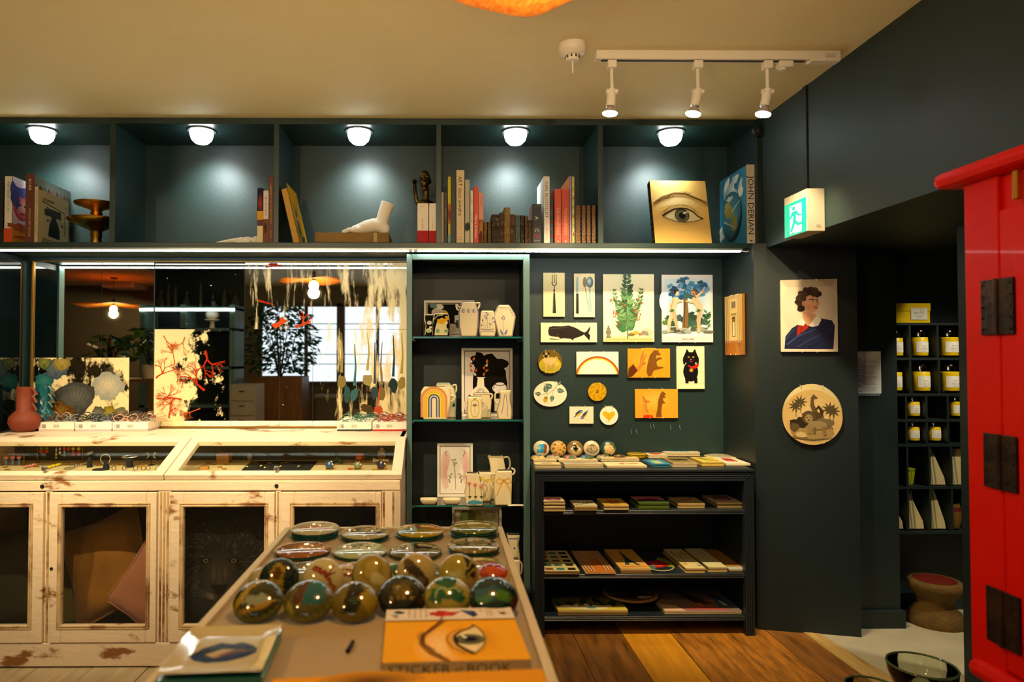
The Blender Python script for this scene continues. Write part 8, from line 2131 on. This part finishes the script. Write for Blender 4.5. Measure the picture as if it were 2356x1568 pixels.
tri = [jz(694, 1076) + V((0, 0, .006)), jz(700, 1064) + V((0, 0, .006)), jz(732, 1059) + V((0, 0, .006)), jz(694, 1076) + V((0, 0, .006))]
tag(MB().tube(tri, .0009, 4).build('gold_chain', GLD, loc=tri[0]), 'fine gold chain across the right of the black pad', 'necklace')
def turtle(px, py, bpx, mt, lb, spots):
    p = jz(px, py); r_ = bpx / F * p.y
    o = thing('trinket_ball', lb, 'figurine', p, 'enamel turtle trinkets')
    MB().sph(p + V((0, 0, r_ * 1.02)), (r_, r_, r_ * .92), 20, 12).build('shell', mt, o, smooth=1)
    for k in range(10):
        t = k * 2.4; e = .9 - .12 * k
        q = p + V((r_ * .96 * cos(t) * (1 - e * e) ** .5, r_ * .96 * sin(t) * (1 - e * e) ** .5, r_ * 1.02 + r_ * .9 * e)); MB().sph(q, r_ * .22, 8, 5).build('enamel_spot', spots[k % len(spots)], o, smooth=1)
    for s, u in ((-.7, -.5), (.7, -.5), (-.6, .6), (.6, .6)): MB().sph(p + V((r_ * s, r_ * u, r_ * .25)), r_ * .26, 8, 5).build('foot', GLD, o, smooth=1)
    MB().sph(p + V((r_ * 1.05, -.3 * r_, r_ * .8)), (r_ * .28, r_ * .22, r_ * .22), 8, 6).build('head', GLD, o, smooth=1)
EB, EG, EN, EW, EO = mat('blue enamel', '2c4c84', .2, coat=.6), mat('grey green enamel', '7c8468', .25, coat=.6), mat('navy enamel', '24204a', .2, coat=.6), mat('white enamel', 'd8dcd8', .2, coat=.6), mat('ochre enamel', 'c89a1c', .25, coat=.6)
turtle(758, 1079, 9.5, EB, 'blue and white enamel turtle trinket in the right case', [EW, EB, EW])
turtle(823, 1079, 9, EG, 'grey-green enamel turtle trinket in the right case', [CORL, EG, EW])
turtle(877, 1079, 10.5, EN, 'navy and yellow enamel turtle trinket in the right case', [EO, EN, EW])
p = jz(826, 1063); tag(MB().sph(p + V((0, .012, .022)), .021, 12, 7).build('orange_ball', mat('faceted amber', 'c8560c', .15, coat=.7), loc=p), 'faceted orange glass ball behind the enamel turtles', 'ornament')
p = jz(775, 1066); q = MB()
for k in range(5): q.sph(p + V((.012 * (k - 2) * .8, .006 * (k % 2), .010 + .006 * (2 - abs(k - 2)))), (.012, .010, .014), 8, 6)
tag(q.build('green_stone', mat('dark green stone', '22331f', .4, noise=(30, '4a6a34', .4, .7)), loc=p, remesh=.003), 'dark green lumpy stone behind the blue trinket', 'stone')
p = jz(878, 1058); o = thing('bone_figure', 'cream figure with raised knob standing on a kraft block', 'figurine', p)
box(p.x - .017, p.x + .017, p.y, p.y + .03, TJ, TJ + .026).build('block', KR, o); MB().lathe([(.018, .026), (.020, .034), (.018, .044), (.008, .048), (.010, .056), (.001, .060)], p + V((0, .012, 0)), 18).build('figure', STONE, o, smooth=50)
p, q = jz(860, 1066), jz(898, 1064); o = tag(MB().lathe([(.014, .0), (.010, .006), (.006, .016), (.0058, .062), (.008, .072), (.001, .076)], p + V((-.004, 0, .0142)), 14, (1, .06, 0)).build('bone_horn', STONE, loc=p, smooth=50), 'cream trumpet-shaped bone lying before the figure', 'ornament')
for px, py, lb in ((806, 1079, 'rust'), (862, 1080, 'ochre')):
    p = jz(px, py); tag(MB().sph(p + V((0, 0, .003)), (.014, .009, .003), 12, 6).build('enamel_token', CORL if lb == 'rust' else EO, loc=p, smooth=1), f'flat {lb} oval token on the linen between turtle trinkets', 'token')
# ================================================================ pendant lamps
AMB = None
def shade_mat():
    mt = bpy.data.materials.new('amber paper shade'); mt.use_nodes = True
    nt = mt.node_tree; L = nt.links.new
    b = nt.nodes['Principled BSDF']; b.inputs['Base Color'].default_value = (*lin('d88a1c'), 1); b.inputs['Roughness'].default_value = .7
    t = nt.nodes.new('ShaderNodeBsdfTranslucent'); t.inputs[0].default_value = (*lin('f0a028'), 1)
    n = nt.nodes.new('ShaderNodeTexNoise'); n.inputs['Scale'].default_value = 30; n.inputs['Detail'].default_value = 6
    r = nt.nodes.new('ShaderNodeValToRGB'); r.color_ramp.elements[0].color = (*lin('b8640c'), 1); r.color_ramp.elements[1].color = (*lin('e8a83c'), 1); r.color_ramp.elements[0].position = .35; r.color_ramp.elements[1].position = .65
    L(n.outputs['Fac'], r.inputs[0]); L(r.outputs[0], b.inputs['Base Color'])
    mx = nt.nodes.new('ShaderNodeMixShader'); mx.inputs[0].default_value = .55
    L(b.outputs[0], mx.inputs[1]); L(t.outputs[0], mx.inputs[2]); L(mx.outputs[0], nt.nodes['Material Output'].inputs[0])
    return mt
SHADE = shade_mat()
BLB = mat('glowing bulb', 'ffffff', .3, emit=L_PEND, ecol=(1, .70, .30))
CORD = mat('black cord', '15120e', .6)
def pendant(label, x, y, z, r_, watt=E_PEND):
    """z = height of the shade's rim"""
    o = thing('pendant_lamp', label, 'pendant lamp', (x, y, z), 'amber pendant lamps')
    N = 48; P = [(.03, .055), (.10, .045), (.45, .03), (.8, .012), (1, 0), (.985, -.003), (.8, .008), (.45, .026), (.10, .04), (.03, .05)]
    vs = []
    for a, h in P:
        for i in range(N):
            t = 2 * pi * i / N; w_ = 1 + .05 * sin(5 * t + x) * a + .02 * sin(11 * t)
            vs.append(V((x + r_ * a * w_ * cos(t), y + r_ * a * w_ * sin(t), z + h * r_ * 4 * .35 + .014 * a * sin(4 * t + 2 * x))))
    fs = [(j * N + i, j * N + (i + 1) % N, (j + 1) * N + (i + 1) % N, (j + 1) * N + i) for j in range(len(P) - 1) for i in range(N)]
    MB().add(vs, fs).build('shade', SHADE, o, smooth=70)
    MB().cyl((x, y, z + .02 * r_), (x, y, z + .09), .018, .018, 14).build('socket', CORD, o, smooth=1)
    MB().cyl((x, y, z + .09), (x, y, CZ), .0035, n=8).build('cord', CORD, o)
    MB().lathe([(.045, 0), (.045, -.015), (.001, -.018)], (x, y, CZ), 20).build('ceiling_rose', CORD, o, smooth=50)
    MB().sph((x, y, z - .045), .045, 18, 12).build('bulb', BLB, o, smooth=1)
    point('lamp_light', (x, y, z - .115), watt, PEND, .05, o)
    return o
pendant('amber pendant shade seen at the top edge near the camera', .125, 1.23, 1.975, .25)
pendant('amber pendant lamp with a bare bulb, behind the camera to the left', -1.19, .42, 1.93, .30)
pendant('amber pendant lamp far behind, seen glowing in the left mirror tiles', -4.5, -2.6, 1.92, .50)

# ================================================================ the rest of the shop, seen in the mirror
def virt(px, py, D):
    """point whose reflection in the mirror appears at px, py, at unfolded depth D"""
    p = atY(px, py, D); return V((p.x, 2 * YM - D, p.z))
# tall planter and tree by the window
D = 8.7
a, b = virt(572, 866, D), virt(696, 866, D)
pz = a.z
pt = thing('planter', 'tall brown wooden planter holding the tree behind the camera', 'planter', ((a.x + b.x) / 2, a.y, 0))
OAK = mat('oiled oak board', '8a5a1c', .45, noise=(4, '5e3a10', .35, .7, (6, 6, .6)), bump=(30, .1))
for k in range(3):
    w_ = (b.x - a.x) / 3; box(a.x + k * w_, a.x + (k + 1) * w_ - .004, a.y - .03, a.y, .02, pz).build('board', OAK, pt)
for k in range(3): box(a.x + k * w_, a.x + (k + 1) * w_ - .004, a.y - .45, a.y - .42, .02, pz).build('board', OAK, pt)
for x in (a.x, b.x - .03): box(x, x + .025, a.y - .42, a.y - .03, .02, pz - .01).build('side_board', OAK, pt)
box(a.x + .03, b.x - .03, a.y - .42, a.y - .03, .1, pz - .06).build('soil', mat('dark soil', '1c140c', .9), pt)
def plant(name, label, base, h, spread, n, lw, mt, seed, cat='plant', stems=5, droop=.3):
    rr = random.Random(seed)
    o = thing(name, label, cat, base)
    q, f = MB(), MB()
    for s in range(stems):
        t = rr.uniform(0, 2 * pi); tip = base + V((spread * .6 * cos(t) * rr.random(), spread * .6 * sin(t) * rr.random(), h * rr.uniform(.75, 1)))
        mid = base.lerp(tip, .5) + V((rr.uniform(-.04, .04), rr.uniform(-.04, .04), 0)); q.tube([base, mid, tip], [.012, .008, .004], 6)
    for k in range(n):
        t, u = rr.uniform(0, 2 * pi), rr.random()
        rad_ = spread * (1 - abs(u - .42) ** 1.4) * rr.random() ** .5
        c = base + V((rad_ * cos(t), rad_ * sin(t), h * (.12 + .88 * u)))
        d = V((cos(t + rr.uniform(-.8, .8)), sin(t + rr.uniform(-.8, .8)), rr.uniform(-.6, .6) - droop)).normalized(); e = d.cross(V((rr.uniform(-1, 1), rr.uniform(-1, 1), 1))).normalized()
        l = lw * rr.uniform(.7, 1.3)
        f.add([c, c + d * l * .5 + e * l * .28, c + d * l, c + d * l * .5 - e * l * .28], [(0, 1, 2, 3)])
    q.build('stems', mat('woody stem', '3c2c1a', .8), o, smooth=1)
    tag(f.build('foliage', mt, o), kind='stuff')
    return o
LEAF = mat('deep green leaf', '2a5a34', .5, noise=(12, '1c4028', .3, .7))
plant('tree', 'bushy green tree in the oak planter against the window', V(((a.x + b.x) / 2, a.y - .22, pz - .06)), 1.0, .50, 1150, .085, LEAF, 3, 'tree', 9)
# low drawer unit beside it
a, b = virt(528, 884, 7.55), virt(566, 884, 7.55)
dr = thing('drawer_unit', 'grey drawer unit beside the planter behind the camera', 'drawers', ((a.x + b.x) / 2, a.y, 0))
GRY = mat('warm grey laminate', '9c937e', .5)
box(a.x, b.x + .1, a.y - .4, a.y, .0, a.z).build('body', GRY, dr)
for k in range(4):
    z = a.z - .03 - k * .16; d_ = box(a.x + .01, b.x + .09, a.y, a.y + .012, z - .145, z).build('drawer', GRY, dr); box((a.x + b.x) / 2 + .02, (a.x + b.x) / 2 + .08, a.y + .012, a.y + .02, z - .05, z - .04).build('handle', MC['dark iron'], d_)
# sill counter under the window with a few dark things
ct = thing('sill_counter', 'long low counter under the rear window', 'counter', (-.8, YR + .3, 0))
box(-1.85, .3, YR + .07, YR + .5, .62, .66).build('counter_top', GRY, ct); box(-1.83, .28, YR + .1, YR + .46, .0, .62).build('counter_base', OFFW, ct)
# teal rear shelves with their own lit strip
D = 8.0
a, b = virt(322, 700, D), virt(556, 700, D)
b.x -= .08
ry = a.y
z_top, z_lit, z_mid = CZ - .02, virt(400, 706, D).z, virt(400, 754, D).z
rs = thing('rear_shelf_unit', 'teal shelf unit with lit edge on the far side of the shop', 'shelf unit', ((a.x + b.x) / 2, ry, 0))
box(a.x, b.x, ry - .40, ry - .38, 0, z_top).build('back_panel', TEALD, rs)
PTL = mat('pale teal woodwork', '5d7f7d', .4)
for x in (a.x, virt(415, 700, D).x, b.x - .06): box(x, x + .06, ry - .38, ry, 0, z_lit + .03).build('upright', PTL, rs)
for z in (z_lit, z_mid, z_mid - .45, z_mid - .9): box(a.x, b.x, ry - .38, ry, z - .03, z).build('shelf', PTL, rs)
box(a.x, b.x, ry + .001, ry + .012, z_lit - .045, z_lit - .015).build('light_strip', mat('rear strip', 'ffffff', .4, emit=6, ecol=(.86, 1, .97)), rs)
box(a.x, b.x, ry - .38, ry, z_top - .02, z_top).build('top_panel', TEALD, rs)
for i, (px, hh, rr_) in enumerate(((388, .30, .035), (404, .26, .03), (430, .20, .05), (462, .32, .03), (490, .16, .06), (515, .22, .04), (540, .18, .05), (372, .22, .05))):
    p = virt(px, 700, D + .2)
    o = tag(MB().lathe([(rr_, 0), (rr_, hh * .5), (rr_ * .5, hh * .65), (rr_ * .35, hh * .95), (rr_ * .4, hh), (rr_ * .3, hh * .96), (.001, hh * .9)], (p.x, p.y, z_lit), 18).build('glass_bottle', thin_glass('bottle glass', (.75, .88, .88), 2.0), loc=(p.x, p.y, z_lit), smooth=50), f'{["tall slim", "slim", "round", "tallest slim", "squat wide", "medium", "low round", "wide"][i]} glass vessel on the rear shelf, {nth[i]} in row', 'bottle', 'glassware on the rear shelf')
p = virt(488, 753, D + .15)
o = thing('cloche_stand', 'white egg under glass on a small pedestal, rear shelf', 'pedestal', (p.x, p.y, z_mid))
MB().lathe([(.05, 0), (.03, .01), (.022, .08), (.085, .10), (.085, .11), (.001, .112)], (p.x, p.y, z_mid), 24).build('pedestal', STONE, o, smooth=50)
MB().sph((p.x, p.y, z_mid + .165), (.075, .075, .058), 20, 12).build('egg', PLAS, o, smooth=1)
# potted plants, air conditioner
p = virt(300, 815, 7.2); zt_ = p.z
sp_ = thing('plant_table', 'dark side table carrying leafy plants behind the camera', 'table', (p.x, p.y, 0))
box(p.x - .35, p.x + .35, p.y - .25, p.y + .25, zt_ - .28, zt_ - .25).build('table_top', OAK, sp_)
for x in (-.3, .3):
    for y in (-.2, .2): box(p.x + x - .02, p.x + x + .02, p.y + y - .02, p.y + y + .02, 0, zt_ - .28).build('leg', OAK, sp_)
for i, (dx, s) in enumerate(((-.2, .8), (.2, .95))):
    c = V((p.x + dx, p.y, zt_ - .2495))
    o = plant('potted_plant', f'broad-leaved potted plant, {"smaller" if i == 0 else "larger"} of two on the dark side table', c + V((0, 0, .14)), .40 * s, .20 * s, 40, .17, mat('broad leaf', '3c6a1c', .4), i + 5)
    ORG[o] = c + V((0, 0, .14))
    MB().lathe([(.07, -.14), (.09, .0), (.085, .0), (.07, -.12), (.001, -.02)], c + V((0, 0, .14)), 20).build('pot', STONE, o, smooth=50)
a, b = virt(232, 660, 10.0), virt(308, 612, 10.0)
ac = thing('air_conditioner', 'white ceiling air conditioner far behind the camera', 'air conditioner', ((a.x + b.x) / 2, a.y, CZ))
box(a.x, b.x, a.y - .5, a.y, a.z, CZ).build('casing', WP, ac, bevel=.02)
for k in range(4): box(a.x + .04, b.x - .04, a.y - .002, a.y + .004, a.z + .03 + k * .03, a.z + .042 + k * .03).build('louvre', GRY, ac)
# plain ceiling lamp added to light the tea room, out of frame
tl_ = thing('added_tearoom_lamp', 'small round ceiling lamp added in the tea room, out of frame', 'ceiling lamp', (2.55, 2.2, CZ))
MB().lathe([(.12, 0), (.12, -.02), (.10, -.05), (.001, -.06)], (2.55, 2.2, CZ), 28).build('diffuser', mat('warm diffuser', 'ffffff', .4, emit=2, ecol=(1, .85, .6)), tl_, smooth=50)
spot('added_tearoom_beam', (2.55, 2.2, CZ - .1), (2.3, 2.86, .35), 95, (1, .86, .62), 74, .6, .05, tl_)

# two tracks of spots added for light, out of frame: one aimed at the shelf, one down at the showcase
def added_track(lab, short_, y, xs_, aims_, watt, ang):
    t2 = thing('lighting_track', lab, 'light track', (xs_[0], y, CZ))
    box(xs_[0] - .3, xs_[-1] + .3, y - .017, y + .017, CZ - .032, CZ).build('rail', WP, t2, bevel=.002)
    for i, (x, am) in enumerate(zip(xs_, aims_)):
        c = V((x, y, CZ - .13)); am = V(am); u = (am - c).normalized()
        s_ = thing('track_spotlight', f'{nth[i]} spotlight from the left on the {short_}', 'spotlight', (x, y, CZ - .033), 'added spotlights out of frame')
        MB().cyl((x, y, CZ - .0335), c, .006, n=8).build('stem', WP, s_, smooth=1)
        MB().lathe([(.018, -.05), (.02, -.01), (.02, .03), (.028, .06)], c, 16, u).build('lamp_holder', WP, s_, smooth=50)
        MB().lathe([(.026, .058), (.001, .062)], c, 16, u).build('lens', HOT, s_, smooth=1)
        spot('track_beam', c + u * .08, am, watt, TRACK, ang, .8, .02, s_)
added_track('second white ceiling track, added out of frame behind the camera', 'added second track', .55, (-1.9, -1.0, -.1, .9), ((-1.7, YF, 1.62), (-.8, YF, 1.62), (0, YF, 1.62), (.78, YF, 1.64)), E_REAR, 58)
added_track('third white ceiling track, added out of frame over the showcase', 'added third track', 1.42, (-1.75, -1.1, -.4), ((-1.75, 3.06, .80), (-1.1, 3.06, .80), (-.45, 3.06, .80)), E_CASE, 50)
